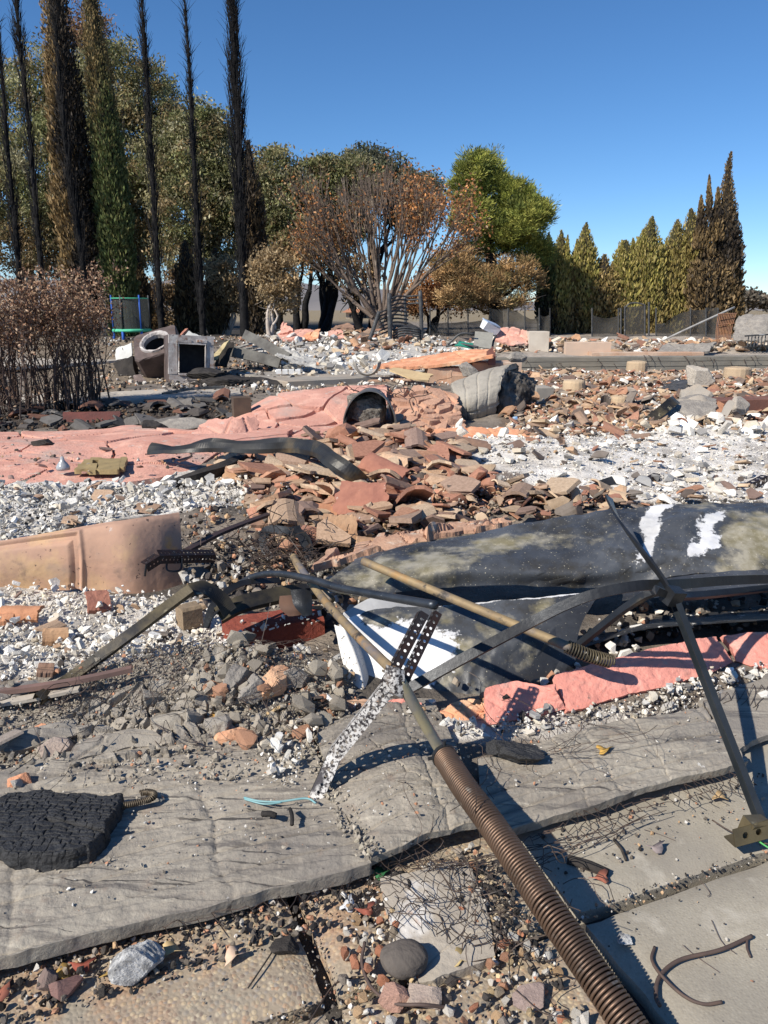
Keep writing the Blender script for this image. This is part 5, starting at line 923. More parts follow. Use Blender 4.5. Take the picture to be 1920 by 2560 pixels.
for pts in ([A(1120, 862, 12.2), A(1150, 835, 12.2), A(1185, 835, 12.2)], [A(1230, 890, 12.1), A(1232, 860, 12.3), A(1240, 838, 12.4)], [A(1115, 866, 12.3), A(1150, 860, 12.2), A(1195, 868, 12.0)]):
    V, F = tube(cr(pts, 12), .018, 6); put(mk('leg', V, F, mIron, None, None, True), ch)
plate('green_cloth', [(1140, 862), (1186, 870), (1182, 858), (1150, 852)], 12.1, .02, M('green_plastic', (.04, .3, .2), (.03, .2, .15), 9, .5), 'green plastic sheet under the lounge chair', 'sheet')
bx_ = empty('white_box', A(1225, 822, 15.9), 'white and blue box tipped over on the terrace', 'box')
c = A(1224, 818, 15.9); R = Euler((.3, .35, .4)).to_matrix()
put(MB().box(c, (.32, .25, .16), R, jit=.01).build('body', M('white_plastic', (.75, .76, .78), (.6, .62, .66), 5, .5), None, False, False), bx_)
put(MB().box(c+np.array(R@Vector((0, 0, .09))), (.33, .26, .02), R).build('lid', M('pale_blue_plastic', (.4, .5, .66), None, 5, .5), None, False, False), bx_)
# pole, grating, railing at the right
tubeobj('fallen_pole', [A(1655, 852, 17.0), A(1740, 812, 17.2), A(1836, 768, 17.5)], .022, M('galvanised', (.5, .48, .44), (.36, .34, .31), 6, .5, metal=.3), 'long pale pole leaning against the rusty grating', 'pole', 10, 8)
gt = empty('rusty_grating', A(1800, 850, 16.4), 'rusty bent wire grating at the right of the terrace', 'grating')
mRust = M('rust', (.3, .15, .08), (.18, .1, .07), 9, .85)
for k in range(11):
    a, b = A(1790+k*3.5, 858-k*.8, 16.3), A(1797+k*4.4, 784-k*.2, 16.6); V, F = tube(cr([a, (a+b)/2+(0, .05, 0), b], 6), .009, 4); put(mk('bar', V, F, mRust, None), gt)
for y0, y1 in ((786, 784), (812, 808), (836, 832)):
    V, F = tube([A(1795, y0, 16.45), A(1840, y1, 16.5)], .01, 4); put(mk('bar', V, F, mRust, None), gt)
rl = empty('iron_railing', A(1890, 872, 15.2), 'low dark iron railing lying at the right edge of the terrace', 'railing')
for k in range(9):
    V, F = tube([A(1868+k*8.5, 866-k*.5, 15.3), A(1872+k*8.5, 838-k*.6, 15.5)], .012, 5); put(mk('baluster', V, F, mIron, None), rl)
for y0 in (840, 868):
    V, F = tube([A(1862, y0, 15.4), A(1950, y0-6, 15.4)], .016, 5); put(mk('rail', V, F, mIron, None), rl)

# ------------------------------------------------------------------ mesh fence and gate
def gauze(name, c, alpha):
    m = bpy.data.materials.new(name); m.use_nodes = True; nt = m.node_tree; b = nt.nodes['Principled BSDF']; b.inputs['Base Color'].default_value = (*c, 1); b.inputs['Roughness'].default_value = .8
    t = nt.nodes.new('ShaderNodeBsdfTransparent'); mx = nt.nodes.new('ShaderNodeMixShader'); mx.inputs[0].default_value = alpha
    nt.links.new(t.outputs[0], mx.inputs[1]); nt.links.new(b.outputs[0], mx.inputs[2]); nt.links.new(mx.outputs[0], nt.nodes['Material Output'].inputs[0]); return m
mGauze = gauze('black_mesh', (.06, .056, .05), .5)
FD = 23.0
def fence(xs, label, sag, y1=846, y0=772):
    f = empty('mesh_fence', A(xs[0], y1, FD), label, 'fence', None)
    for k, x in enumerate(xs):
        V, F = tube([A(x, y1+4, FD), A(x, y0-2, FD)], .022, 6); put(mk('post', V, F, mIron, None), f)
    for k, (a, b) in enumerate(zip(xs[:-1], xs[1:])):
        if sag[k] is None: continue
        rows = [[A(a, y1, FD), A((a+b)/2, y1, FD+.05), A(b, y1, FD)], [A(a, (y0+y1)/2, FD), A((a+b)/2, (y0+y1)/2, FD+.1), A(b, (y0+y1)/2, FD)], [A(a, y0+sag[k][0], FD), A((a+b)/2, y0+sag[k][1], FD+.05), A(b, y0+sag[k][2], FD)]]
        put(sheet('mesh_panel', rows, 14, 10, .006, mGauze), f)
fence([1075, 1120, 1170, 1225], 'low black mesh pool fence beyond the arbor', [(35, 36, 34), (36, 34, 30), (34, 30, 26)])
fence([1225, 1270, 1312, 1348, 1375], 'black mesh pool fence panels under the pine', [(0, 2, 0), (2, 6, 20), (18, 26, 18), (14, 20, 14)])
fence([1375, 1480, 1546], 'sagging black mesh pool fence left of the gate', [None, (16, 24, 18)])
fence([1640, 1726, 1765, 1795], 'torn black mesh pool fence right of the gate', [(60, 20, 4), (2, 3, 2), (-4, -2, -4)])
gtp = empty('mesh_gate', A(1590, 848, FD), 'arched black mesh pool gate between the cypresses', 'gate')
for x, y in ((1552, 770), (1562, 765), (1612, 762), (1622, 755)):
    V, F = tube([A(x, 848, FD-.1), A(x, y, FD-.1)], .028, 6); put(mk('post', V, F, mIron, None), gtp)
V, F = tube(cr([A(1562, 772, FD-.1), A(1572, 760, FD-.1), A(1590, 757, FD-.1), A(1612, 762, FD-.1)], 12), .022, 6); put(mk('arch', V, F, mIron, None), gtp)
V, F = tube([A(1562, 846, FD-.1), A(1612, 846, FD-.1)], .022, 6); put(mk('rail', V, F, mIron, None), gtp)
put(sheet('mesh_panel', [[A(1563, 846, FD-.1), A(1611, 846, FD-.1)], [A(1563, 768, FD-.1), A(1611, 764, FD-.1)]], 6, 6, .006, mGauze), gtp)

# ------------------------------------------------------------------ trampoline, far house, picket fence
tr = empty('trampoline', A(330, 855, 17.5), 'small trampoline with dark net, green rim and blue legs behind the shrub', 'trampoline')
mBlue = M('blue_foam', (.03, .12, .5), None, 5, .6); mGreen = M('mint_pad', (.1, .55, .32), None, 5, .6); mNet = gauze('trampoline_net', (.05, .055, .05), .6)
tc = A(332, 846, 18.0); R_ = .40; ang = np.arange(8)*math.pi/4+.3
ring_ = lambda z, r=R_: np.array([tc+(r*math.cos(t), r*math.sin(t), z) for t in np.linspace(0, 2*math.pi, 33)])
V, F = tube(ring_(.18), .035, 8, False); put(mk('pad', V, F, mGreen, None, None, True), tr)
V, F = tube(ring_(.88), .012, 6, False); put(mk('top_rim', V, F, mGreen, None, None, True), tr)
for k in range(6):
    t = .3+k*math.pi/3; b = tc+(R_*math.cos(t), R_*math.sin(t), 0)
    V, F = tube([b+(0, 0, -.12), b+(0, 0, .18)], .03, 8); put(mk('leg', V, F, mBlue, None, None, True), tr)
    V, F = tube([b+(0, 0, .18), b+(0, 0, .95)], .018, 8); put(mk('net_pole', V, F, mBlue if k % 2 else mIron, None, None, True), tr)
a = ring_(.2, R_-.02)[:-1]; b = ring_(.88, R_-.02)[:-1]; n = 32; j = np.arange(n); j2 = (j+1) % n
put(mk('net', np.vstack([a, b]), np.stack([j, j2, j2+n, j+n], 1), mNet, None), tr)
a = ring_(.18, R_-.03)[:-1]; put(mk('bed', np.vstack([a, a.mean(0)]), np.stack([j, j2, np.full(n, n)], 1), mBlack, None), tr)
hs = empty('far_house', A(905, 800, 70), 'distant cream house with an orange tiled roof seen between trunks', 'house')
mCream = M('cream_wall', (.6, .5, .38), None, 1, .9); mRoof = M('clay_roof', (.5, .24, .13), (.4, .18, .1), 1, .9)
for x0, x1, yr, ye, yb, D in ((862, 905, 768, 781, 800, 70), (902, 938, 770, 783, 800, 73)):
    p = [A(x0+3, yb, D), A(x1-3, yb, D)]; w = p[1][0]-p[0][0]; z0 = A(x0, yb, D)[2]; z1 = A(x0, ye, D)[2]; zr = A(x0, yr, D)[2]; xm = (p[0][0]+p[1][0])/2
    put(MB().box((xm, D+3, (z0+z1)/2), (w, 6, z1-z0)).build('wall', mCream, None, False, False), hs)
    e = .35; Vr = np.array([(xm-w/2-e, D-e, z1), (xm+w/2+e, D-e, z1), (xm+w/2+e, D+6+e, z1), (xm-w/2-e, D+6+e, z1), (xm-w*.25, D+3, zr), (xm+w*.25, D+3, zr)])
    put(mk('roof', Vr, [np.array([[0, 1, 5, 4], [2, 3, 4, 5]]), np.array([[1, 2, 5], [3, 0, 4]]), np.array([[3, 2, 1, 0]])], mRoof, None), hs)
    for q in (.3, .7): put(MB().box((xm-w/2+w*q, D-.02, (z0*.45+z1*.55)), (w*.14, .1, (z1-z0)*.45)).build('window', mVoid, None, False, False), hs)
c = A(889, 766, 72); MB().box(c, (.45, .45, .9)).build('chimney', mCream, bpy.data.objects['roof'], False, False)
for x0, x1, y0, y1, lab in ((545, 572, 797, 822, 'white picket fence bit between the black cypress trunks'), (440, 458, 790, 812, 'white picket fence bit beside the burnt cypress'), (672, 692, 795, 825, 'white picket fence bit behind the small pale tree')):
    pf = empty('picket_fence', A(x0, y1, 24), lab, 'fence')
    for k in range(int((x1-x0)/4)):
        x = x0+k*4; c = (A(x, y0, 24)+A(x, y1, 24))/2; put(MB().box(c, (.035, .02, abs(A(x, y0, 24)[2]-A(x, y1, 24)[2]))).build('picket', M('white_paint', (.7, .7, .7), None, 5, .6), None, False, False), pf)
    for yy in (.3, .75):
        a, b = A(x0, y0+(y1-y0)*yy, 24.03), A(x1, y0+(y1-y0)*yy, 24.03); put(MB().box((a+b)/2, (b[0]-a[0], .02, .05)).build('rail', MATS['white_paint'], None, False, False), pf)
# ------------------------------------------------------------------ trees
def rdirs(n, rng=RNG):
    v = rng.normal(size=(n, 3)); return v/np.linalg.norm(v, axis=1, keepdims=True)
def leaves(P, L, W, d, col):
    """leaf-sized quads at P, long axis d (n,3)"""
    n = len(P); d = d/(np.linalg.norm(d, axis=1, keepdims=True)+1e-9); s = np.cross(d, rdirs(n)); s /= np.linalg.norm(s, axis=1, keepdims=True)+1e-9
    L = np.broadcast_to(L, (n,))[:, None]; W = np.broadcast_to(W, (n,))[:, None]
    V = np.stack([P-d*L*.5, P+s*W*.5, P+d*L*.5, P-s*W*.5], 1).reshape(-1, 3)
    return V, (np.arange(n)[:, None]*4+np.arange(4)[None]), np.repeat(col, 4, axis=0)
def mixcol(cols, n, w=None, jit=.18):
    c = np.asarray(cols)[RNG.choice(len(cols), n, p=w)]; return c*(1+RNG.normal(0, jit, (n, 1))).clip(.4, 1.7)
def clumpy(lobes, nclump, nleaf, spread, shell=.75):
    """clump centres through each ellipsoid, leaves round each"""
    C = []; S = []
    tot = sum(l[1][0]*l[1][2] for l in lobes)
    for c, r in lobes:
        k = int(nclump*r[0]*r[2]/tot)+1; d = rdirs(k); rad = (RNG.random(k)**(1/3.))*(1-shell)+shell*RNG.uniform(.55, 1.04, k); C.append(c+d*np.asarray(r)*rad[:, None])
    C = np.vstack(C); n = len(C); m = RNG.poisson(nleaf, n)+1; idx = np.repeat(np.arange(n), m)
    sp_ = spread*RNG.uniform(.6, 1.3, n); P = C[idx]+np.clip(RNG.normal(size=(len(idx), 3)), -1.9, 1.9)*(sp_[idx][:, None])*(1, 1, .62)
    return P, idx, C
def limb(mb, a, b, r0, r1, wob, k=6, n=8, col=None):
    a, b = np.asarray(a, float), np.asarray(b, float); L = np.linalg.norm(b-a); mid = [a+(b-a)*t+RNG.normal(0, wob*L, 3)*(1, 1, .5) for t in (.33, .66)]
    P = cr([a, *mid, b], n); mb.tube(P, np.linspace(r0, r1, n), k, col, False); return P
def broad_tree(name, bx, by, D, lobes, label, cols, nclump=500, nleaf=34, spread=.2, leaf=(.115, .052), trunk_r=.16, bark=mBarkPale, stems=2, droop=.6, low=None, mat=None, group=None):
    base = A(bx, by, D); base[2] = float(Zg(base[0], base[1]))-.05
    t = empty(name, base, label, 'tree', group); LB = []; nclump = int(nclump*.62); nleaf = int(nleaf*2.5)
    for (x, y, rx, ry, dd) in lobes:
        c = A(x, y, D+dd); s = (D+dd)/FPX; LB.append((c, (rx*s, max(rx, ry)*s*.8, ry*s)))
    mb = MB(); tips = [l[0] for l in LB]
    for k in range(stems):
        off = RNG.normal(0, min(.12, trunk_r*.8), 3)*(1, 1, 0); fork = base+(tips[k % len(tips)]-base)*.45+RNG.normal(0, .12, 3); P = limb(mb, base+off, fork, trunk_r, trunk_r*.6, .025, 8, 10)
        for j in range(k, len(tips), stems):
            Q_ = limb(mb, fork, tips[j], trunk_r*.55, trunk_r*.2, .06, 6, 8)
            for q in range(9):
                s0 = Q_[RNG.integers(2, 8)]; dv_ = rdirs(1)[0]; limb(mb, s0, s0+dv_*np.asarray(LB[j][1])*.95, trunk_r*.16, trunk_r*.05, .06, 4, 6)
    put(mb.build('trunk', bark, None, True, False), t)
    P, idx, C = clumpy(LB, nclump, nleaf, spread); n = len(P)
    cc = mixcol(cols, len(C), jit=.25)
    if low is not None:   # scorched lower foliage
        f = sst(low[1], low[0], C[:, 2]+RNG.normal(0, .35, len(C)))[:, None]; cc = cc*(1-f)+mixcol(low[2], len(C))*f
    col = cc[idx]*(1+RNG.normal(0, .2, (n, 1))).clip(.5, 1.6)
    d = rdirs(n)*.8+rdirs(len(C))[idx]*.6; d[:, 2] -= droop; sz = RNG.uniform(.6, 1.4, n)*RNG.uniform(.8, 1.2, len(C))[idx]
    V, F, c = leaves(P, leaf[0]*sz, leaf[1]*sz, d, col); o = put(mk('crown', V, F, mat or mLeaf, None, c), t); return t
EUC = [(.2, .205, .085), (.26, .25, .115), (.15, .16, .065), (.31, .28, .14), (.27, .2, .1), (.12, .125, .055), (.36, .33, .2)]
SCORCH = [(.32, .21, .1), (.25, .16, .08), (.38, .26, .14), (.18, .13, .07)]
broad_tree('eucalyptus_tree', 60, 840, 30, [(40, 320, 90, 110, 0), (110, 200, 85, 90, 1), (0, 480, 100, 120, 0), (120, 420, 110, 130, -1), (60, 600, 130, 90, 0), (-80, 380, 100, 140, 0), (190, 330, 90, 110, 1), (200, 520, 100, 120, 0), (150, 620, 100, 80, 0)], 'olive eucalyptus at the left edge behind the black cypresses', EUC, 1500, 34, .24, low=(1.5, 5, SCORCH), trunk_r=.2)
broad_tree('eucalyptus_tree', 330, 840, 31, [(290, 200, 90, 85, 0), (370, 270, 80, 110, 1), (330, 380, 120, 130, 0), (420, 420, 90, 120, -1), (290, 520, 110, 110, 0), (390, 580, 90, 70, 0), (230, 230, 70, 80, 0), (430, 330, 60, 70, 0), (330, 620, 90, 60, 0)], 'tall olive eucalyptus behind the green cypress', EUC, 1500, 34, .24, low=(1.5, 5, SCORCH), trunk_r=.2)
broad_tree('eucalyptus_tree', 215, 840, 33, [(215, 60, 60, 55, 0), (190, 130, 70, 60, 0), (250, 110, 45, 60, 0)], 'reddish sparse eucalyptus top between the two tall cypresses', [(.3, .17, .1), (.22, .14, .08), (.19, .15, .08)], 170, 24, .24, trunk_r=.12)
broad_tree('eucalyptus_tree', 500, 840, 29, [(500, 330, 70, 70, 0), (460, 420, 90, 80, 0), (530, 400, 75, 90, .5), (480, 520, 90, 80, -.5), (560, 500, 60, 90, 0), (600, 460, 60, 70, 0), (550, 600, 80, 60, 0), (470, 620, 80, 60, 0)], 'olive eucalyptus behind the thick black cypress', EUC, 1150, 34, .22, low=(1.2, 3.2, SCORCH), trunk_r=.18, stems=3)
broad_tree('eucalyptus_tree', 700, 822, 27, [(690, 430, 55, 60, 0), (660, 520, 70, 70, 0), (730, 520, 70, 80, 0), (700, 610, 80, 50, 0)], 'green eucalyptus with black trunks right of the thick black cypress', EUC, 620, 34, .2, low=(1.5, 3, SCORCH), bark=mBarkBlack, stems=4, trunk_r=.13)
broad_tree('eucalyptus_tree', 810, 826, 29, [(820, 450, 80, 55, 0), (780, 520, 80, 60, 0), (880, 470, 70, 70, 0), (840, 560, 80, 60, 0)], 'green eucalyptus behind the orange tree', EUC, 620, 34, .2, low=(1.8, 3.6, SCORCH), bark=mBarkBlack, stems=4, trunk_r=.15)
broad_tree('eucalyptus_tree', 930, 826, 30, [(890, 400, 35, 40, 0), (930, 440, 65, 65, 0), (985, 455, 65, 55, 0), (1020, 510, 65, 70, 0), (1060, 480, 50, 40, 0)], 'grey-green eucalyptus rising above the orange tree', [(.11, .13, .085), (.15, .16, .1), (.18, .17, .11)], 560, 30, .2, low=(2, 4, SCORCH), bark=mBarkBlack, stems=3, trunk_r=.13)
for k, (x, D, h, lab) in enumerate([(752, 26, 640, 'black burnt trunk with scorched leaves left of the orange tree'), (885, 24.5, 700, 'straight black burnt trunk beside the orange tree'), (820, 25, 640, 'forked black burnt trunk behind the pink rubble')]):
    broad_tree('burnt_tree', x, 828, D, [(x, h, 50, 45, 0), (x+35, h-30, 45, 40, .5), (x-35, h-20, 45, 40, 0)], lab, SCORCH, 60, 16, .2, bark=mBarkBlack, stems=2, trunk_r=.14)
for k, (x, y, r, D, by, lab) in enumerate([(565, 700, 46, 22, 828, 'tan scorched bush left of the thick black cypress'), (690, 690, 52, 20, 836, 'small pale-trunked tree with tan scorched leaves'), (460, 740, 50, 23, 830, 'brown scorched bush between the thin black cypresses'), (380, 760, 40, 24, 830, 'brown scorched bush beside the trampoline')]):
    broad_tree('scorched_tree', x-(15 if k == 1 else 0), by, D, [(x, y, r, 60, 0), (x+12, y+45, r*.9, 45, 0), (x-14, y-30, r*.7, 40, 0)], lab, [(.4, .3, .17), (.3, .21, .11), (.46, .36, .22)] if k < 2 else SCORCH, 190, 26, .13, (.075, .042), .06, M('white_bark', (.55, .48, .42), (.4, .34, .29), 6, .9), 3)
broad_tree('scorched_tree', 1080, 830, 25, [(1090, 710, 70, 45, 0), (1150, 735, 85, 50, 0), (1050, 745, 60, 40, 0), (1130, 650, 40, 40, 0)], 'orange-brown scorched tree in front of the pine', [(.46, .25, .12), (.4, .21, .1), (.54, .32, .16)], 330, 26, .17, (.085, .045), .09, mBarkBlack, 3)
broad_tree('far_shrub', 1860, 765, 60, [(1870, 745, 30, 18, 0), (1840, 750, 20, 22, 0), (1910, 755, 26, 14, 0)], 'grey-brown distant trees at the right horizon', [(.2, .16, .12), (.16, .14, .11)], 150, 20, .25, (.25, .2), .1, mBark, 2)

# orange vase-shaped tree with many bare limbs
def vase_tree():
    base = A(958, 822, 19.5); base[2] = float(Zg(base[0], base[1]))-.05
    t = empty('orange_tree', base, 'vase-shaped tree with fanning bare limbs and orange scorched leaves', 'tree'); mb = MB(); tips = []
    trunk = cr([base, base+(-.08, 0, .35), base+(-.2, .05, .75)], 8); 
    S = 19.5/FPX
    def grow(a, d, L, r, depth):
        d = d/np.linalg.norm(d); up = np.array([0, 0, .10]); b = a+d*L+up*L; P = cr([a, a+d*L*.5+RNG.normal(0, .03*L, 3), b], 6); mb.tube(P, np.linspace(r, r*.68, 6), 6 if depth < 2 else 4, None, False)
        if depth >= 6: tips.append((b, d)); return
        for _ in range(2 if RNG.random() < .85 or depth < 2 else 3):
            nd = d+RNG.normal(0, .2, 3)+(0, 0, .16); grow(P[-1], nd, L*RNG.uniform(.72, .92), r*.66, depth+1)
        if depth >= 3: tips.append((P[3], d))
    limb(mb, base+(-.05, 0, 0), base+(-.25, 0, .55), .17, .12, .03, 9, 8); limb(mb, base+(.1, 0, 0), base+(.18, .1, .55), .13, .1, .03, 9, 8)
    for k, ang in enumerate(np.linspace(-56, 46, 18)):
        a = math.radians(ang+RNG.normal(0, 4)); y = RNG.normal(0, .35); s0 = base+(-.25+.4*(k/17.), RNG.normal(0, .08), .5)
        grow(s0, np.array([math.sin(a)*1.0, y, math.cos(a)]), .66*RNG.uniform(.85, 1.15), .06, 0)
    put(mb.build('trunk', M('grey_brown_bark', (.2, .15, .12), (.1, .078, .062), 7, .9, .7, 30, bdist=.02, spots=[((.4, .33, .26), 2.2, .6, .7)]), None, True, False), t)
    T = np.array([p for p, d in tips]); w = RNG.random(len(T)); T = T[(T[:, 2] > 1.9)]; m = RNG.poisson(8*np.clip(.22+.9*(fbm(T[:, 0]*1.1, T[:, 2]*1.1, 5)+.15+.12*T[:, 0]), 0, 1.2)); idx = np.repeat(np.arange(len(T)), m)
    P = T[idx]+np.clip(RNG.normal(0, .12, (len(idx), 3)), -.22, .22); c = mixcol([(.46, .2, .075), (.38, .17, .07), (.3, .15, .075), (.27, .19, .1), (.52, .24, .085)], len(T))[idx]*(1+RNG.normal(0, .2, (len(idx), 1))).clip(.5, 1.6)
    V, F, c = leaves(P, .085, .045, rdirs(len(P)), c); put(mk('crown', V, F, mLeaf, None, c), t)
vase_tree()

# pine
def pine():
    D = 24.; base = A(1240, 838, D); base[2] = float(Zg(base[0], base[1]))-.05
    t = empty('pine_tree', base, 'bright green pine with a brown scorched lower half', 'tree'); mb = MB(); s = D/FPX
    topp = A(1205, 400, D); tr_ = limb(mb, base, topp, .24, .05, .01, 8, 14)
    lob = [(1195, 430, 62, 55), (1160, 480, 42, 45), (1225, 470, 60, 55), (1180, 540, 60, 50), (1290, 490, 50, 45), (1320, 540, 62, 55), (1270, 560, 60, 50), (1350, 530, 38, 34), (1220, 600, 70, 45), (1310, 610, 60, 45), (1355, 625, 30, 16), (1340, 648, 45, 20), (1215, 395, 28, 30)]
    low = [(1165, 640, 50, 35), (1130, 670, 55, 38), (1230, 690, 75, 40), (1180, 710, 70, 45), (1290, 680, 60, 40), (1250, 740, 80, 40), (1150, 740, 50, 30), (1320, 700, 40, 25)]
    LB = [(A(x, y, D+RNG.normal(0, .4)), (rx*s*.86, rx*s*.75, ry*s*.86)) for x, y, rx, ry in lob]; LL = [(A(x, y, D+RNG.normal(-.2, .5)), (rx*s, rx*s*.8, ry*s)) for x, y, rx, ry in low]
    for c, r in LB+LL: 
        q = tr_[np.argmin(np.abs(tr_[:, 2]-(c[2]-.5)))]; P_ = limb(mb, q, c, .06, .02, .05, 5, 7)
        for _ in range(4): limb(mb, P_[4], c+rdirs(1)[0]*np.asarray(r)*.8, .022, .008, .05, 4, 5)
    limb(mb, A(1240, 765, D), A(1365, 738, D-.5), .05, .015, .04, 5, 8); limb(mb, A(1240, 790, D), A(1170, 765, D), .05, .02, .06, 5, 8)
    put(mb.build('trunk', mBarkBlack, None, True, False), t)
    for nm, lb, cols, nc, mat in (('crown', LB, [(.27, .29, .06), (.2, .225, .05), (.34, .335, .08), (.12, .145, .035)], 900, mNeedle), ('scorched_crown', LL, [(.38, .24, .11), (.3, .19, .09), (.44, .3, .15), (.2, .16, .07)], 420, mDead)):
        P, idx, C = clumpy(lb, nc, 85, .12); d = (P-C[idx])/.13+(0, 0, .9)+RNG.normal(0, .35, P.shape); col = mixcol(cols, len(C))[idx]*(1+RNG.normal(0, .15, (len(P), 1))).clip(.5, 1.6)
        V, F, c = leaves(P, .13, .022, d, col); put(mk(nm, V, F, mat, None, c), t)
pine()

# cypresses
def cypress(name, base, axis, rad, label, n, colf, core, tuft=(.22, .06), spikes=(), group=None, seed=1, lump_=.3, ragged=.2):
    """dense columnar cypress: axis = polyline bottom->top, rad = radius at those points"""
    t = empty(name, base, label, 'tree', group); ax = cr(axis, 40); rr_ = np.interp(np.linspace(0, 1, 40), np.linspace(0, 1, len(rad)), rad)
    mb = MB(); V, F = tube(ax, np.maximum(rr_*.72, .012), 10); put(mk('trunk', V, F, core, None, None, True), t)  # solid dark core inside the crown to block see-through, wider than a trunk
    f = RNG.random(n*3); keep = RNG.random(n*3) < np.interp(f, np.linspace(0, 1, 40), rr_)/rr_.max(); f = f[keep][:n]; n = len(f)
    th = RNG.random(n)*2*np.pi; i = f*39; i0 = np.minimum(i.astype(int), 38); w = (i-i0)[:, None]; C = ax[i0]*(1-w)+ax[i0+1]*w; R = rr_[i0]*(1-w[:, 0])+rr_[i0+1]*w[:, 0]
    lum = 1+lump_*fbm(th*1.4+seed*3, f*9*len(rad)*.6, seed)+lump_*.6*fbm(th*4, f*40, seed+5)
    r = R*lum*RNG.uniform(.72, 1.03+ragged*.3, n); out = np.stack([np.cos(th), np.sin(th), np.zeros(n)], 1)
    P = C+out*r[:, None]; d = out*.42+(0, 0, 1)+RNG.normal(0, .18+ragged*.3, (n, 3)); col = colf(P, f, th, n)
    sz = RNG.uniform(.6, 1.3, n)*np.clip(R/rr_.max(), .45, 1); V, F, c = leaves(P, tuft[0]*sz, tuft[1]*sz, d, col)
    for (x0, x1, rr0) in spikes:   # side leaders with their own tip
        q = cr([x0, (np.asarray(x0)+x1)/2+(0, 0, .1), x1], 12); k = int(n*.16); ff = RNG.random(k)**1.3; ii = np.minimum((ff*11).astype(int), 10); ww = (ff*11-ii)[:, None]
        cc = q[ii]*(1-ww)+q[ii+1]*ww; th2 = RNG.random(k)*6.283; o2 = np.stack([np.cos(th2), np.sin(th2), th2*0], 1); pp = cc+o2*(rr0*(1-ff)**.8*RNG.uniform(.5, 1.05, k))[:, None]
        v2, f2, c2 = leaves(pp, tuft[0]*.8, tuft[1]*.8, o2*.3+(0, 0, 1)+RNG.normal(0, .2, (k, 3)), colf(pp, ff, th2, k)); F = np.vstack([F, f2+len(V)]); V = np.vstack([V, v2]); c = np.vstack([c, c2])
    put(mk('crown', V, F, mNeedle, None, c), t); return t
GREEN = [(.09, .12, .04), (.065, .09, .03), (.12, .145, .05), (.14, .15, .055)]; OLIVE = [(.36, .31, .09), (.3, .265, .075), (.42, .35, .13), (.23, .22, .06)]; BROWN = [(.27, .18, .075), (.2, .13, .055), (.33, .23, .11), (.14, .095, .045)]; CBLK = [(.03, .026, .024), (.045, .037, .032), (.022, .02, .02)]
def blend(a, b, wf):
    def f(P, fr, th, n):
        w = np.clip(wf(P, fr, th)+RNG.normal(0, .15, n), 0, 1)[:, None]; return mixcol(a, n)*(1-w)+mixcol(b, n)*w
    return f
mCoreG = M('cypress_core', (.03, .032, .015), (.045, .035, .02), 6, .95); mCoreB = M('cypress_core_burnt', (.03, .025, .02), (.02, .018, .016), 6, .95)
Dn = 20.
cypress('green_cypress', A(308, 838, Dn), [A(310, 845, Dn), A(305, 790, Dn), A(290, 600, Dn), A(262, 300, Dn), A(232, 60, Dn), A(222, -60, Dn)], [.30, .40, .40, .33, .24, .17], 'tall green cypress with browned top beside the trampoline', 20000, blend(GREEN, BROWN, lambda P, f, th: sst(.55, .8, f+.08*np.sin(th*2))*.85), mCoreG, (.12, .045), seed=3)
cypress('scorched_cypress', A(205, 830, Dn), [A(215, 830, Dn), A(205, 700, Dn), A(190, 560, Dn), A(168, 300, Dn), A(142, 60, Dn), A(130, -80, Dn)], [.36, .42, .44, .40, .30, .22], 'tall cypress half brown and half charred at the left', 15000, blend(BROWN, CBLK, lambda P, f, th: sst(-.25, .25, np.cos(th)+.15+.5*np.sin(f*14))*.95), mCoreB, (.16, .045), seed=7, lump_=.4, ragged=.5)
def black_cypress(base, axis, rad, label, nb, r0=.085):
    t = empty('black_cypress', base, label, 'tree', 'burnt black cypresses'); ax = cr(axis, 40); L = np.linalg.norm(np.diff(ax, axis=0), axis=1).sum(); rr_ = np.interp(np.linspace(0, 1, 40), np.linspace(0, 1, len(rad)), rad)
    mb = MB(); mb.tube(ax, np.linspace(r0, .02, 40), 8, None, False); put(mb.build('trunk', mBarkBlack, None, True, False), t); mb = MB()
    for k in range(nb):
        f = RNG.random()**.85*.97+.02; i = f*39; i0 = int(min(i, 38)); c = ax[i0]+(ax[i0+1]-ax[i0])*(i-i0); R = rr_[i0]*.85; th = RNG.random()*6.283; o = np.array([math.cos(th), math.sin(th), 0]); ln = RNG.uniform(2.0, 4.6)*R+.15
        P = cr([c, c+o*R*.55*RNG.uniform(.5, 1)+(0, 0, ln*.35), c+o*R*RNG.uniform(.6, 1.05)+(RNG.normal(0, .03), 0, ln)], 6); rb = RNG.uniform(.012, .026)*(.5+R); mb.tube(P, np.linspace(rb, .003, 6), 3, None, False)
        for _ in range(2):
            s = P[RNG.integers(1, 5)]; dv_ = o*RNG.uniform(-.2, .5)+RNG.normal(0, .25, 3); dv_[2] = abs(dv_[2])+.6; mb.tube([s, s+dv_*.12, s+dv_*RNG.uniform(.2, .36)], [.006, .005, .002], 3, None, False)
    put(mb.build('branches', mBarkBlack, None, False, False), t)
black_cypress(A(50, 830, Dn), [A(60, 838, Dn), A(45, 650, Dn), A(22, 400, Dn), A(4, 180, Dn), A(-4, 60, Dn)], [.14, .22, .2, .14, .05], 'thin black burnt cypress at the left picture edge', 230)
black_cypress(A(115, 830, Dn), [A(125, 838, Dn), A(100, 640, Dn), A(75, 350, Dn), A(48, 90, Dn), A(30, -80, Dn)], [.14, .2, .24, .22, .12], 'thin black burnt cypress second from the left edge', 260)
black_cypress(A(222, 832, Dn-.6), [A(228, 838, Dn-.6), A(205, 640, Dn-.6), A(172, 420, Dn-.6), A(150, 200, Dn-.6), A(140, 60, Dn-.6)], [.12, .2, .2, .16, .05], 'black burnt cypress stem in front of the half-brown cypress', 260)
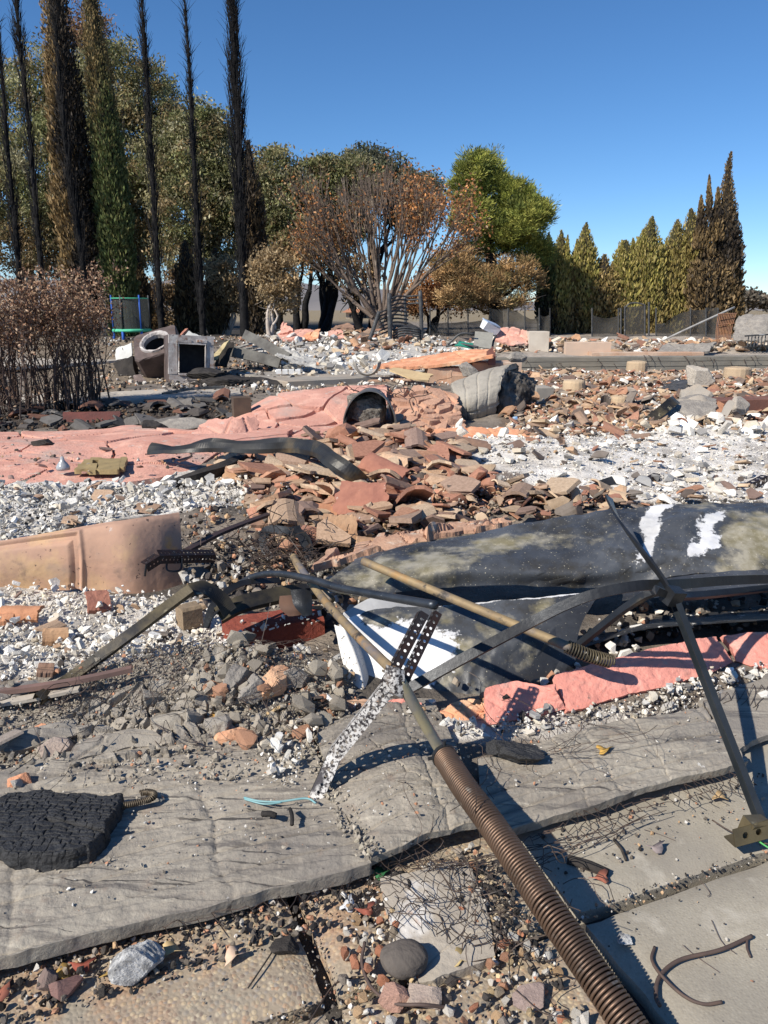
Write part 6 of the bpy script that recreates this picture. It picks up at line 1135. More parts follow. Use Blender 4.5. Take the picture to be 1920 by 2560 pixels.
black_cypress(A(402, 832, Dn), [A(405, 838, Dn), A(392, 640, Dn), A(376, 350, Dn), A(362, 120, Dn), A(350, -60, Dn)], [.22, .24, .2, .16, .1], 'thin black burnt cypress right of the green cypress', 300)
black_cypress(A(505, 835, Dn), [A(508, 842, Dn), A(498, 640, Dn), A(482, 350, Dn), A(472, 150, Dn), A(462, 10, Dn)], [.22, .22, .18, .1, .03], 'slender black burnt cypress with a single needle tip', 260)
black_cypress(A(612, 838, Dn), [A(612, 845, Dn), A(606, 640, Dn), A(596, 380, Dn), A(586, 150, Dn), A(578, -40, Dn)], [.14, .30, .36, .26, .12], 'thick black burnt cypress standing against the sky', 520, .12)
cypress('charred_cypress', A(640, 838, Dn+.8), [A(640, 840, Dn+.8), A(636, 700, Dn+.8), A(628, 520, Dn+.8), A(620, 350, Dn+.8)], [.2, .3, .3, .06], 'dark charred cypress close behind the thick black one', 3000, blend(CBLK, BROWN, lambda P, f, th: .25+0*f), mCoreB, (.22, .06), seed=9, ragged=.5)
for k, (x, yt, w_, lab) in enumerate([(470, 600, .35, 'dark charred cypress low behind the slender black cypress'), (545, 620, .3, 'charred cypress stub beside the tan bush'), (350, 640, .3, 'dark charred cypress stub beside the green cypress')]):
    cypress('charred_cypress', A(x, 838, 22), [A(x, 840, 22), A(x, 740, 22), A(x-5, yt+60, 22), A(x-8, yt, 22)], [w_*.8, w_, w_*.8, .05], lab, 2200, blend(CBLK, BROWN, lambda P, f, th: .4+0*f), mCoreB, (.2, .06), seed=19+k, ragged=.6)
DR = 26.
def rc(x, yt, w, label, n, colf, tips, seed, core=mCoreG, yb=846, D=DR, ragged=.2, shape=None):
    s = D/FPX; tp = A(x, yt, D)
    cypress('cypress', A(x, yb, D), [A(x, yb+4, D), A(x, yb-60, D), A(x, (yb+yt)/2-20, D), A(x, yt+60, D), A(x+(tips[0] if tips else 0), yt, D)], shape or [w*s*v*1.08 for v in (.8, .95, 1, 1.02, 1.02, .98, .9, .72, .4, .06)], label, int(n*1.9), colf, core, (.17, .065), [(A(x+a, y0, D-.15), A(x+a+3, y1, D-.15), w*s*.5) for a, y0, y1 in (tips[1] if tips else [])], 'cypresses along the pool fence', seed, .28, ragged)
OB = lambda a: blend(OLIVE, BROWN, lambda P, f, th: sst(.55, .1, f+.1*np.sin(th*3))*a+.1)
rc(1372, 580, 26, 'dark green narrow cypress right behind the pine', 2200, blend(GREEN, CBLK, lambda P, f, th: sst(.7, .2, f)), (0, []), 2)
rc(1402, 575, 30, 'green cypress with browned left side first in the row', 2600, OB(1.0), (2, [(-18, 740, 640), (14, 720, 590)]), 3)
rc(1462, 555, 32, 'tall pointed green cypress with a bent tip', 3000, OB(.8), (4, [(-22, 700, 600)]), 4)
rc(1506, 635, 40, 'bushy brown scorched cypress in the middle of the row', 3000, blend(BROWN, OLIVE, lambda P, f, th: .25+0*f), (6, [(-25, 760, 690), (22, 740, 660)]), 5, mCoreB, ragged=.7)
rc(1566, 600, 34, 'blunt-topped olive cypress left of the gate', 3000, OB(.45), (-6, [(14, 700, 598), (-14, 700, 606)]), 6, shape=[.4, .47, .5, .5, .5, .45, .34, .12])
rc(1622, 540, 40, 'olive cypress with twin tips behind the gate', 3800, OB(.6), (10, [(-16, 720, 575)]), 7)
rc(1690, 548, 38, 'olive-brown cypress left of the tall one', 3400, blend(OLIVE, BROWN, lambda P, f, th: .4+0*f), (4, []), 8)
rc(1732, 520, 42, 'tall olive-brown cypress with a sharp tip', 4000, blend(OLIVE, BROWN, lambda P, f, th: .35+.3*sst(.5, 0, f)), (-4, []), 9)
rc(1820, 378, 36, 'tallest dark cypress at the right end of the row', 4600, blend(CBLK, BROWN, lambda P, f, th: .45+.35*np.sin(f*9)), (8, [(-50, 640, 440), (-28, 600, 470), (-70, 620, 490)]), 10, mCoreB, ragged=.5, D=25., shape=[.4, .42, .38, .2, .03])
rc(1775, 600, 40, 'ragged charred cypress beside the tallest one', 2600, blend(CBLK, BROWN, lambda P, f, th: .55+0*f), (-8, []), 11, mCoreB, ragged=.9, D=25.)

# ------------------------------------------------------------------ burnt shrubs at the left
def shrub(cx, D, w, top, label, ns, nl, seed):
    base = A(cx, 1030, D); base[2] = float(Zg(base[0], base[1])); t = empty('burnt_shrub', base, label, 'shrub', None); mb = MB(); tips = []; s = D/FPX
    for k in range(ns):
        a = RNG.normal(0, 1); x0 = base+(RNG.uniform(-w, w)*.75*s, RNG.normal(0, .3), -.02); hgt = (1030-top)*s*RNG.uniform(.55, 1.02); lean = RNG.normal(0, .16)
        P = cr([x0, x0+(lean*hgt*.3+RNG.normal(0, .03), RNG.normal(0, .06), hgt*.35), x0+(lean*hgt*.8+RNG.normal(0, .05), RNG.normal(0, .1), hgt*.7), x0+(lean*hgt+RNG.normal(0, .06), RNG.normal(0, .12), hgt)], 9)
        mb.tube(P, np.linspace(RNG.uniform(.006, .013), .002, 9), 4, None, False); tips += list(P[4:])
        for _ in range(6):
            q = P[RNG.integers(1, 8)]; dv_ = RNG.normal(0, 1, 3)*(.8, .6, .3)+(0, 0, .7); ll = RNG.uniform(.1, .34); e = q+dv_/np.linalg.norm(dv_)*ll; mb.tube([q, (q+e)/2+RNG.normal(0, .02, 3), e], [.004, .003, .0015], 3, None, False); tips.append(e); tips.append((q+e)/2)
    put(mb.build('stems', M('burnt_twig', (.13, .085, .065), (.06, .042, .034), 9, .85), None, False, False), t)
    T = np.array(tips); zc = base[2]+(1030-830)*s; p = sst(zc-.25, zc+.25, T[:, 2])+.03; p /= p.sum(); i = RNG.choice(len(T), nl, p=p); P = T[i]+RNG.normal(0, .035, (nl, 3))
    V, F, c = leaves(P, .036, .017, rdirs(nl)+(0, 0, .5), mixcol([(.28, .16, .1), (.36, .24, .15), (.2, .11, .07), (.44, .32, .22)], nl)); put(mk('crown', V, F, mDead, None, c), t)
shrub(40, 7.6, 110, 690, 'dense burnt brown shrub at the left picture edge', 62, 8000, 1)
shrub(190, 8.0, 80, 700, 'burnt brown shrub in front of the green cypress', 52, 7000, 2)
# ------------------------------------------------------------------ rubble
def hull(pts):
    bm = bmesh.new()
    for p in pts: bm.verts.new(p)
    r = bmesh.ops.convex_hull(bm, input=bm.verts[:])
    bmesh.ops.delete(bm, geom=[v for v in bm.verts if not v.link_faces], context='VERTS'); bm.normal_update(); bm.verts.index_update()
    V = np.array([v.co[:] for v in bm.verts]); F = np.array([[v.index for v in f.verts] for f in bm.faces]); bm.free(); return V, F
def chunk_proto(seed, flat=.6, n=14):
    r = np.random.default_rng(seed); p = r.normal(size=(n, 3)); p /= np.linalg.norm(p, axis=1, keepdims=True); p = p*r.uniform(.75, 1.0, (n, 1))*(1, r.uniform(.6, .95), flat*r.uniform(.7, 1.2))*.5; return hull(p)
def shard_proto(seed, th=.12, curve=0, elong=.7):
    """broken piece of tile or plaster sheet: ragged polygon with thickness"""
    r = np.random.default_rng(seed); k = r.integers(4, 7); a = np.sort((np.arange(k)+r.uniform(-.32, .32, k))*2*np.pi/k); rad = r.uniform(.36, .56, k)
    x = np.cos(a)*rad; y = np.sin(a)*rad*elong*r.uniform(.75, 1.15)
    if curve:   # barrel tile: strip of 5 columns
        us = np.linspace(-.5, .5, 5); L0 = -.5+r.uniform(0, .18, 5); L1 = .5-r.uniform(0, .25, 5); z = curve*(1-(2*us)**2); top = np.concatenate([np.stack([L0, us*elong, z], 1), np.stack([L1, us*elong, z], 1)]); bot = top-(0, 0, th)
        V = np.vstack([top, bot]); F = []
        for i in range(4): F += [[i, 5+i, 6+i, i+1], [10+i, 11+i, 16+i, 15+i]]
        for i in range(4): F += [[i, i+1, 11+i, 10+i], [5+i, 15+i, 16+i, 6+i]]
        F += [[0, 10, 15, 5], [4, 9, 19, 14]]
        F = np.array(F); return V, np.vstack([F[:, [0, 1, 2]], F[:, [0, 2, 3]]])
    top = np.stack([x, y, np.full(k, th/2)+r.normal(0, th*.06, k)], 1); bot = np.stack([x*r.uniform(.85, 1.1, k), y*r.uniform(.85, 1.1, k), np.full(k, -th/2)], 1)
    V = np.vstack([top, bot]); F = [[0, i, i+1] for i in range(1, k-1)]+[[k, k+i+1, k+i] for i in range(1, k-1)]
    for i in range(k): j = (i+1) % k; F += [[i, k+i, k+j], [i, k+j, j]]
    return V, np.array(F)
PROTO = {'plaster_chunk': [chunk_proto(s, .55, 12) for s in range(9)]+[shard_proto(s+50, .22) for s in range(5)],
         'roof_tile_shard': [shard_proto(s, .085, 0, .75) for s in range(8)]+[shard_proto(s+20, .07, .13, .6) for s in range(5)]+[chunk_proto(s+70, .35, 12) for s in range(2)],
         'mortar_clod': [chunk_proto(s+100, .7, 16) for s in range(10)],
         'rubble_stone': [chunk_proto(s+200, .7, 14) for s in range(8)]}
POOL = {k: [] for k in PROTO}
def euler_R(rx, ry, rz):
    cx, sx, cy, sy, cz, sz = np.cos(rx), np.sin(rx), np.cos(ry), np.sin(ry), np.cos(rz), np.sin(rz)
    R = np.empty((len(rx), 3, 3)); R[:, 0, 0] = cy*cz; R[:, 0, 1] = sx*sy*cz-cx*sz; R[:, 0, 2] = cx*sy*cz+sx*sz; R[:, 1, 0] = cy*sz; R[:, 1, 1] = sx*sy*sz+cx*cz; R[:, 1, 2] = cx*sy*sz-sx*cz; R[:, 2, 0] = -sy; R[:, 2, 1] = sx*cy; R[:, 2, 2] = cx*cy; return R
WHT = [(.84, .81, .75), (.78, .74, .67), (.66, .62, .56), (.86, .84, .8), (.6, .53, .43)]; GRYW = [(.55, .54, .52), (.4, .4, .4), (.7, .68, .64), (.28, .27, .26), (.62, .58, .5)]
TER = [(.40, .215, .135), (.46, .31, .2), (.33, .165, .115), (.5, .37, .25), (.29, .2, .15), (.4, .28, .19), (.22, .15, .12), (.44, .33, .23), (.2, .17, .145), (.12, .095, .08)]; TERFAR = [(.46, .27, .16), (.5, .34, .21), (.38, .2, .135), (.56, .43, .29), (.32, .22, .155), (.46, .38, .3), (.2, .15, .12)]
CLD = [(.38, .34, .28), (.33, .295, .245), (.44, .395, .325), (.27, .24, .2)]; CLDMIX = CLD+[(.5, .26, .16), (.6, .57, .52)]
TERL = [(.46, .25, .16), (.53, .36, .24), (.38, .19, .13), (.57, .43, .3), (.34, .235, .175), (.47, .33, .225), (.27, .185, .15), (.5, .38, .27), (.42, .21, .14)]
DRK = [(.05, .045, .042), (.09, .08, .072), (.14, .12, .1), (.03, .028, .028)]
MIX = [(.5, .47, .42), (.3, .26, .22), (.45, .24, .15), (.08, .07, .065), (.62, .6, .56), (.36, .3, .23), (.5, .34, .2)]
def scatter(kind, poly, dens, smin, smax, cols, label=None, tilt=.35, lift=.0, pw=2.0, px=True, zf=None, z=.08, sink=.2, thick=1.0):
    P = np.asarray(zone(poly, z)) if px else np.asarray(poly); n = int(area(P)*dens); 
    if n < 1: return
    xy = sample_poly(P, n); s = smin+(smax-smin)*RNG.random(n)**pw
    zz = (Zg(xy[:, 0], xy[:, 1]) if zf is None else zf(xy[:, 0], xy[:, 1]))+s*.16*thick-s*sink*.3+lift*RNG.random(n)**1.5
    POOL[kind].append(dict(xy=xy, z=zz, s=s, R=euler_R(RNG.normal(0, tilt, n), RNG.normal(0, tilt, n), RNG.random(n)*6.283), col=mixcol(cols, n, jit=.1), pi=RNG.integers(0, len(PROTO[kind]), n), label=label, thick=thick))
Z1 = [(-200,1216),(0,1214),(250,1216),(420,1195),(560,1170),(640,1200),(620,1290),(460,1300),(440,1290),(0,1362),(-200,1395)]
Z2 = [(-200,1478),(0,1474),(330,1478),(460,1490),(575,1530),(570,1640),(330,1690),(150,1710),(-200,1715)]
Z3 = [(540,1150),(640,1120),(780,1125),(1000,1110),(1120,1130),(1180,1200),(1330,1245),(1440,1262),(1270,1310),(1000,1360),(820,1400),(700,1400),(640,1330),(600,1250)]
Z3b = [(700,1120),(1000,1105),(1120,1150),(1180,1215),(1000,1260),(800,1240)]
Z4 = [(1060,1125),(1300,1092),(1600,1085),(2150,1080),(2150,1290),(1560,1285),(1300,1245),(1180,1225)]
Z5 = [(1250,922),(2300,914),(2300,1060),(1800,1085),(1300,1100),(1235,1000)]
Z6 = [(-150,1760),(100,1745),(330,1690),(570,1640),(880,1700),(900,1770),(800,1850),(640,1930),(420,1960),(250,1950),(100,1920),(-150,1930)]
Z7 = [(1080,1840),(1230,1815),(1500,1775),(1760,1700),(1920,1672),(2100,1680),(2100,1790),(1850,1760),(1400,1810),(1230,1850)]
Z11 = [(560,1640),(820,1600),(860,1700),(900,1770),(700,1790),(560,1720)]
# white plaster
scatter('plaster_chunk', Z1, 520, .018, .08, WHT+GRYW+GRYW, 'white plaster chunk in the pale rubble behind the embossed door section', .5, .05, 2.4)
scatter('plaster_chunk', Z1, 3200, .008, .026, WHT+GRYW+GRYW+DRK, None, .8, .02)
scatter('plaster_chunk', Z2, 1300, .012, .05, WHT, 'white plaster chunk in the pale rubble below the embossed door section', .6, .05, 2.2)
scatter('plaster_chunk', Z2, 4500, .006, .02, WHT, None, .8, .03)
scatter('plaster_chunk', Z4, 60, .025, .13, WHT+GRYW, 'white plaster chunk in the ash field behind the curled sheet', .2, .02, 3.0)
scatter('plaster_chunk', Z4, 1500, .006, .028, WHT+WHT+GRYW, None, .4, .01, 3)
scatter('rubble_stone', Z4, 60, .01, .05, DRK+MIX, None, .5, .01)
scatter('roof_tile_shard', Z4, 14, .05, .16, TER, 'terracotta shard lying in the white ash field', .3, .05)
scatter('plaster_chunk', Z7, 2300, .012, .045, WHT+GRYW, 'white plaster chunk below the salmon stucco strip', .6, .03, 2, z=.035, zf=lambda x, y: np.maximum(Zg(x, y), .02))
scatter('plaster_chunk', Z7, 9000, .005, .016, WHT+GRYW+DRK, None, .8, .03, z=.035, zf=lambda x, y: np.maximum(Zg(x, y), .015))
scatter('plaster_chunk', [(590,1560),(800,1530),(805,1560),(590,1590)], 1500, .008, .03, WHT, None, .7, .006, z=.09, zf=lambda x, y: Zg(x, y)*0+.092)
scatter('plaster_chunk', [(640,1950),(660,1890),(760,1810),(800,1830),(770,1900),(720,1960)], 1600, .012, .05, WHT, 'white plaster chunk on the mortar slab left of the brace', .6, .015, 2, z=.06, zf=lambda x, y: Zg(x, y)*0+.075)
scatter('plaster_chunk', [(640,1980),(680,1900),(760,1880),(740,1970)], 9000, .004, .012, WHT, None, .8, .008, z=.06, zf=lambda x, y: Zg(x, y)*0+.07)
scatter('plaster_chunk', [(1380,1640),(1440,1560),(1620,1490),(1660,1520),(1560,1590)], 900, .015, .06, WHT+[(.5, .3, .2)], 'white plaster chunk between the sheet metal panels', .6, .05, z=.15)
scatter('plaster_chunk', Z11, 900, .01, .045, WHT+GRYW+MIX, 'pale plaster chunk in the rubble left of the white flap', .6, .04)
scatter('plaster_chunk', [(700,850),(930,862),(1010,900),(1230,905),(1000,918),(720,935),(690,880)], 16, .06, .35, WHT+GRYW, 'white plaster chunk in the rubble left of the concrete steps', .4, .08, 2.4, z=.2)
scatter('plaster_chunk', [(1240,848),(1330,860),(2100,856),(2100,872),(1245,876)], 22, .06, .3, WHT+TERFAR, 'pale plaster chunk on the terrace behind the long grey wall', .4, .05, 2.4, z=.3)
scatter('plaster_chunk', [(1000,870),(1230,870),(1240,890),(1000,905)], 14, .06, .26, WHT+TERFAR, None, .4, .08, z=.3)
scatter('plaster_chunk', [(1130,1075),(1330,1062),(1420,1090),(1340,1100),(1150,1110)], 60, .03, .18, WHT, 'white plaster chunk at the foot of the mortar drum', .4, .06)
scatter('plaster_chunk', Z5, 22, .04, .2, WHT+TERFAR, 'pale plaster chunk in the far tile field', .4, .06, 2.2)
scatter('plaster_chunk', [(1600,1095),(1700,1060),(1860,1080),(2050,1070),(2050,1110),(1620,1110)], 70, .04, .26, WHT, 'white plaster chunk by the leaning white board', .4, .06)
# terracotta
scatter('roof_tile_shard', Z3, 130, .06, .27, TERL, 'broken terracotta roof tile in the heap before the pink sheet', .22, .09, 1.5)
scatter('roof_tile_shard', Z3b, 90, .08, .30, TERL, 'broken terracotta roof tile on top of the tile heap', .3, .13, 1.5)
scatter('roof_tile_shard', Z3, 480, .02, .07, TERL, None, .5, .07)
scatter('roof_tile_shard', [(1000,1260),(1180,1215),(1600,1250),(1620,1300),(1270,1330),(1000,1370)], 330, .03, .13, TER, 'terracotta tile shard beside the curled sheet', .45, .06, 1.8)
scatter('roof_tile_shard', [(620,1320),(860,1320),(830,1410),(700,1430),(640,1400)], 240, .03, .13, TER+[(.6, .4, .25)], 'terracotta shard by the looped black strap', .5, .08, 1.6)
scatter('roof_tile_shard', Z5, 60, .07, .27, TERFAR+TER, 'terracotta tile shard in the far field under the grey wall', .28, .05, 2.0)
scatter('roof_tile_shard', Z5, 200, .03, .1, TERFAR, None, .5, .05)
scatter('roof_tile_shard', [(1380,1010),(1560,990),(1640,1040),(1500,1090),(1380,1080)], 50, .08, .24, TER+TERFAR, 'terracotta tile shard near the round tan footings', .4, .14, 1.6)
scatter('roof_tile_shard', [(870,1090),(1010,1075),(1150,1085),(1060,1130),(900,1130)], 40, .06, .25, TER, 'terracotta shard at the foot of the metal duct', .4, .1, 1.6)
scatter('roof_tile_shard', [(-100,1700),(0,1690),(70,1790),(60,1930),(-100,1930)], 160, .03, .09, [(.5, .25, .15), (.4, .2, .13), (.35, .3, .26)], 'orange and grey chunk at the left edge of the clod mound', .5, .04)
scatter('roof_tile_shard', [(830,852),(1000,845),(1020,885),(840,895)], 16, .12, .4, TERFAR, 'terracotta shard before the burnt arbor', .4, .1, z=.25)
scatter('roof_tile_shard', [(1250,850),(2000,855),(2000,872),(1250,876)], 8, .1, .35, TERFAR, 'terracotta shard on the terrace behind the grey wall', .3, .06, z=.3)
scatter('roof_tile_shard', Z1, 14, .06, .16, [(.5, .35, .24), (.4, .27, .19)], 'tan shard in the pale rubble behind the door section', .3, .05)
scatter('roof_tile_shard', Z2, 22, .03, .1, TER, 'terracotta shard in the pale rubble below the door section', .4, .04)
scatter('roof_tile_shard', [(570,1690),(800,1610),(880,1720),(700,1790)], 120, .02, .09, TER+[(.55, .4, .22)], 'tan shard in the rubble left of the white flap', .6, .05)
# dark slates in the burnt bed
scatter('roof_tile_shard', [(-200,1010),(120,1018),(560,1000),(600,1060),(300,1072),(-200,1082)], 16, .12, .36, [(.11, .105, .1), (.16, .15, .14), (.08, .07, .065), (.2, .1, .07)], 'dark slate shard in the burnt bed behind the pink sheet', .25, .04)
scatter('rubble_stone', [(-200,1010),(120,1018),(640,990),(600,1060),(300,1072),(-200,1082)], 260, .02, .07, DRK+[(.16, .1, .06)], None, .7, .03)
# mortar clods
scatter('mortar_clod', Z6, 900, .01, .036, CLD, 'grey mortar clod in the mound behind the charred block', .8, .05, 2.2)
scatter('mortar_clod', Z6, 13000, .004, .014, CLD+CLDMIX, None, .8, .03)
scatter('mortar_clod', [(480,1700),(620,1640),(900,1720),(880,1790),(640,1860),(480,1820)], 900, .02, .085, CLD+[(.4, .22, .14)], 'grey mortar clod left of the brace foot', .8, .05, 2)
scatter('mortar_clod', [(-100,1880),(60,1840),(250,1870),(200,1930),(0,1960)], 300, .015, .05, CLDMIX, 'mortar clod behind the charred block', .8, .02)
# mixed rubble
scatter('rubble_stone', [(450,1400),(900,1420),(1000,1500),(830,1540),(600,1520),(470,1490)], 900, .012, .06, MIX, 'mixed burnt rubble stone under the bent tube', .8, .05)
scatter('rubble_stone', [(900,1500),(860,1760),(1220,1810),(1420,1720),(1400,1600)], 500, .012, .05, DRK+MIX, None, .8, .04)
scatter('rubble_stone', Z3, 700, .012, .04, MIX, None, .8, .06)
scatter('rubble_stone', Z5, 120, .02, .08, MIX+WHT, None, .8, .06)
scatter('rubble_stone', [(0,1690),(560,1600),(600,1650),(100,1750)], 900, .008, .03, MIX, None, .8, .03)
scatter('rubble_stone', [(450,1300),(640,1290),(720,1380),(600,1480),(450,1490)], 900, .012, .05, MIX+DRK, 'dark rubble stone beside the embossed door section', .8, .05)
scatter('rubble_stone', [(600,860),(1000,850),(1240,900),(1120,945),(620,950)], 40, .03, .12, MIX+WHT, None, .6, .04, z=.22)
scatter('rubble_stone', [(380,930),(720,920),(720,985),(400,990)], 60, .02, .1, DRK+MIX, None, .6, .04, z=.1)
# debris strip along the mortar slab's front edge, paving crumbs and gravel at the bottom
strip = [RC(-1.1, 1.03)[:2], RC(-.3, 1.06)[:2], RC(.2, 1.07)[:2], RC(.45, 1.08)[:2], RC(.45, 1.17)[:2], RC(-.3, 1.18)[:2], RC(-1.1, 1.18)[:2]]
zp = lambda x, y: Zg(x, y)*0+.003
scatter('rubble_stone', strip, 11000, .004, .02, DRK+MIX+DRK+DRK, 'small dark debris stone at the mortar slab edge', .8, .012, 2.4, px=False, zf=zp)
scatter('rubble_stone', [RC(.7, 1.0)[:2], RC(1.5, 1.06)[:2], RC(1.5, 1.16)[:2], RC(.76, 1.15)[:2]], 1800, .003, .014, MIX+DRK, None, .8, .004, 2.4, px=False, zf=zp)
low = [(960,2200),(1180,2120),(1260,2200),(1350,2350),(1480,2560),(1480,2620),(900,2620),(860,2500),(840,2330)]
scatter('rubble_stone', low, 5200, .005, .03, MIX+[(.7, .66, .6), (.55, .42, .25), (.45, .2, .12)], 'small mixed stone in the gravel beside the spring', .8, .01, 2.4, zf=zp, z=0)
scatter('rubble_stone', [(1080,2180),(1230,2150),(1330,2330),(1420,2500),(1300,2420),(1150,2300)], 9000, .004, .02, DRK, None, .8, .015, 2.4, zf=zp, z=0)
scatter('rubble_stone', [(870,2150),(960,2140),(960,2230),(1000,2350),(900,2400),(840,2300)], 4500, .004, .02, DRK+MIX, None, .8, .01, 2.4, zf=zp, z=0)
for s0, s1, n0, n1, d in ((-.7, .28, .5, 1.05, 500), (.75, 1.6, .45, 1.1, 420)):
    scatter('rubble_stone', [RC(s0, n0)[:2], RC(s1, n0)[:2], RC(s1, n1)[:2], RC(s0, n1)[:2]], d, .002, .008, MIX+DRK, None, .8, 0, 2.4, px=False, zf=zp)
joint = lambda s0, s1, n0, n1: [RC(s0, n0)[:2], RC(s1, n0)[:2], RC(s1, n1)[:2], RC(s0, n1)[:2]]
for j in (joint(-.6, 1.7, .925, .955), joint(.27, .305, .4, 1.1)): scatter('rubble_stone', j, 9000, .003, .010, DRK+MIX, None, .8, 0, 2, px=False, zf=lambda x, y: Zg(x, y)*0-.004)
for (s0, s1, n0, n1) in ((-1.0, .42, 1.2, 1.65), (.43, .75, 1.2, 1.6), (.8, 1.38, 1.18, 1.48)):
    scatter('mortar_clod', joint(s0, s1, n0, n1), 3200, .0015, .011, CLDMIX+[(.7, .68, .64)], None, .8, 0, 4, px=False, zf=lambda x, y: Zg(x, y)*0+(.066 if s0 != .43 else .085))
scatter('mortar_clod', joint(.405, .455, 1.15, 1.62), 14000, .004, .018, CLD+[(.42, .38, .3)], None, .8, .006, 2, px=False, zf=lambda x, y: Zg(x, y)*0+.062)

scatter('rubble_stone', [(1380,1640),(1560,1520),(1700,1500),(1960,1480),(1960,1560),(1600,1600)], 1200, .01, .05, DRK+MIX, None, .8, .03, z=.06)
scatter('plaster_chunk', [(1400,1640),(1560,1520),(1660,1500),(1640,1560)], 500, .015, .05, WHT, None, .8, .04, z=.07)
scatter('rubble_stone', [(240,880),(760,870),(720,975),(230,985)], 60, .02, .1, DRK+MIX, None, .6, .02, z=.12)
scatter('roof_tile_shard', [(0,1200),(250,1205),(520,1150),(700,1090),(300,1085),(0,1095)], 9, .03, .11, [(.5, .27, .2), (.3, .2, .17), (.42, .2, .15)], 'small stucco shard lying on the flat salmon sheet', .2, .0, 2, z=.13, zf=lambda x, y: Zg(x, y)*0+.135)
scatter('rubble_stone', [(0,1200),(250,1205),(520,1150),(700,1090),(300,1085),(0,1095)], 60, .01, .04, MIX+DRK, None, .5, .0, 2, z=.13, zf=lambda x, y: Zg(x, y)*0+.128)
for poly in ([(1.25, 1.75), (3.2, 2.3), (5.5, 5.0), (6.0, 8.0), (4.2, 7.6), (2.9, 5.4), (1.9, 3.2), (1.3, 2.4)], [(-1.15, 1.7), (-3.2, 1.4), (-5.5, 5.0), (-3.6, 5.2), (-2.1, 3.4), (-1.35, 2.4)]):   # the same debris goes on beside the picture
    scatter('rubble_stone', poly, 260, .012, .06, MIX+CLD, None, .8, .04, px=False); scatter('roof_tile_shard', poly, 60, .04, .2, TERL, None, .4, .06, px=False); scatter('plaster_chunk', poly, 220, .012, .07, WHT+GRYW, None, .6, .04, px=False)
SHADE = {'plaster_chunk': [('tan', .0, .56), ('greyish', .56, .66), ('off-white', .66, .76), ('bright white', .76, 9)], 'roof_tile_shard': [('blackened', 0, .14), ('dark brown', .14, .21), ('red-brown', .21, .27), ('orange-brown', .27, .34), ('pale tan', .34, 9)],
         'mortar_clod': [('dark grey', 0, .25), ('mid-grey', .25, .31), ('pale grey', .31, .36), ('bleached', .36, 9)], 'rubble_stone': [('black', 0, .1), ('dark', .1, .25), ('brown', .25, .36), ('pale', .36, .5), ('white', .5, 9)]}
LEAD = {'white', 'grey', 'pale', 'broken', 'small', 'dark', 'orange', 'and', 'mixed', 'tan', 'terracotta'}
def own_label(kind, base, col, s, smed, pidx):
    m = float(np.mean(col)); sh = next(n for n, a, b in SHADE[kind] if a <= m < b); w = base.split()
    while w[0] in LEAD: w = w[1:]
    size = 'large' if s > smed*1.18 else 'small' if s < smed*.85 else 'mid-sized'
    form = '' if kind != 'roof_tile_shard' else 'curved ' if 8 <= pidx < 13 else 'flat '
    return f"{size} {sh} {form}"+' '.join(w)
STUFFNAME = {'plaster_chunk': ('plaster_rubble', 'white and grey plaster rubble strewn over the site', mAsh, mAshO, 'plaster', 'loose white plaster chunks'), 'roof_tile_shard': ('tile_rubble', 'small terracotta tile rubble strewn over the site', mTile, mTileO, 'tile shard', 'loose terracotta tile shards'),
             'mortar_clod': ('mortar_rubble', 'crumbled grey mortar grit over the mound and slabs', mClod, mClodO, 'mortar clod', 'loose grey mortar clods'), 'rubble_stone': ('mixed_rubble', 'mixed dark and pale grit between the debris', mClod, mClodO, 'rubble', 'loose mixed rubble stones')}
for kind, lst in POOL.items():
    nm, slab_, ms, mo, cat, grp = STUFFNAME[kind]
    cat_ = lambda k: np.concatenate([d[k] for d in lst]); xy, zz, s, R, col, pi = (cat_(k) for k in ('xy', 'z', 's', 'R', 'col', 'pi'))
    lab = np.concatenate([np.full(len(d['s']), i) for i, d in enumerate(lst)]); has = np.array([lst[i]['label'] is not None for i in range(len(lst))])[lab]
    depth = np.maximum(xy[:, 1]*cT+(H-zz)*sT, .3); vis = (np.abs(xy[:, 0]/depth*FPX) < 960) & (xy[:, 1] > .9)
    score = np.where(has & vis, s/depth, 0); order = np.argsort(-score); top_ = order[:295 if kind != 'rubble_stone' else 200]; top_ = top_[score[top_] > 0]
    rest = np.ones(len(s), bool); rest[top_] = False
    mb = MB(); pm = []
    for k, (pv, pf) in enumerate(PROTO[kind]):
        idx = np.where(rest & (pi == k))[0]
        if len(idx) == 0: pm.append(None); 
        else:
            v = np.einsum('nij,vj->nvi', R[idx], pv)*s[idx][:, None, None]+np.column_stack([xy[idx], zz[idx]])[:, None]; nv_ = len(pv)
            mb.add(v.reshape(-1, 3), (pf[None]+(np.arange(len(idx))*nv_)[:, None, None]).reshape(-1, 3), np.repeat(col[idx], nv_, axis=0)); pm.append(None)
        me = bpy.data.meshes.new(kind); me.from_pydata(pv.tolist(), [], pf.tolist()); me.materials.append(mo); pm[-1] = me
    o = mb.build(nm, ms); tag(o, slab_, 'rubble', None, 'stuff')
    med = {i: np.median(s[top_][lab[top_] == i]) for i in set(lab[top_])}
    for j in top_:
        o = bpy.data.objects.new(kind, pm[pi[j]]); o.matrix_world = Matrix.LocRotScale(Vector((*xy[j], zz[j])), Matrix(R[j].tolist()).to_quaternion(), Vector((s[j],)*3))
        o.color = (*col[j], 1); COL.objects.link(o); L_j = own_label(kind, lst[lab[j]]['label'], col[j], s[j], med[lab[j]], pi[j]); tag(o, L_j, cat, L_j)

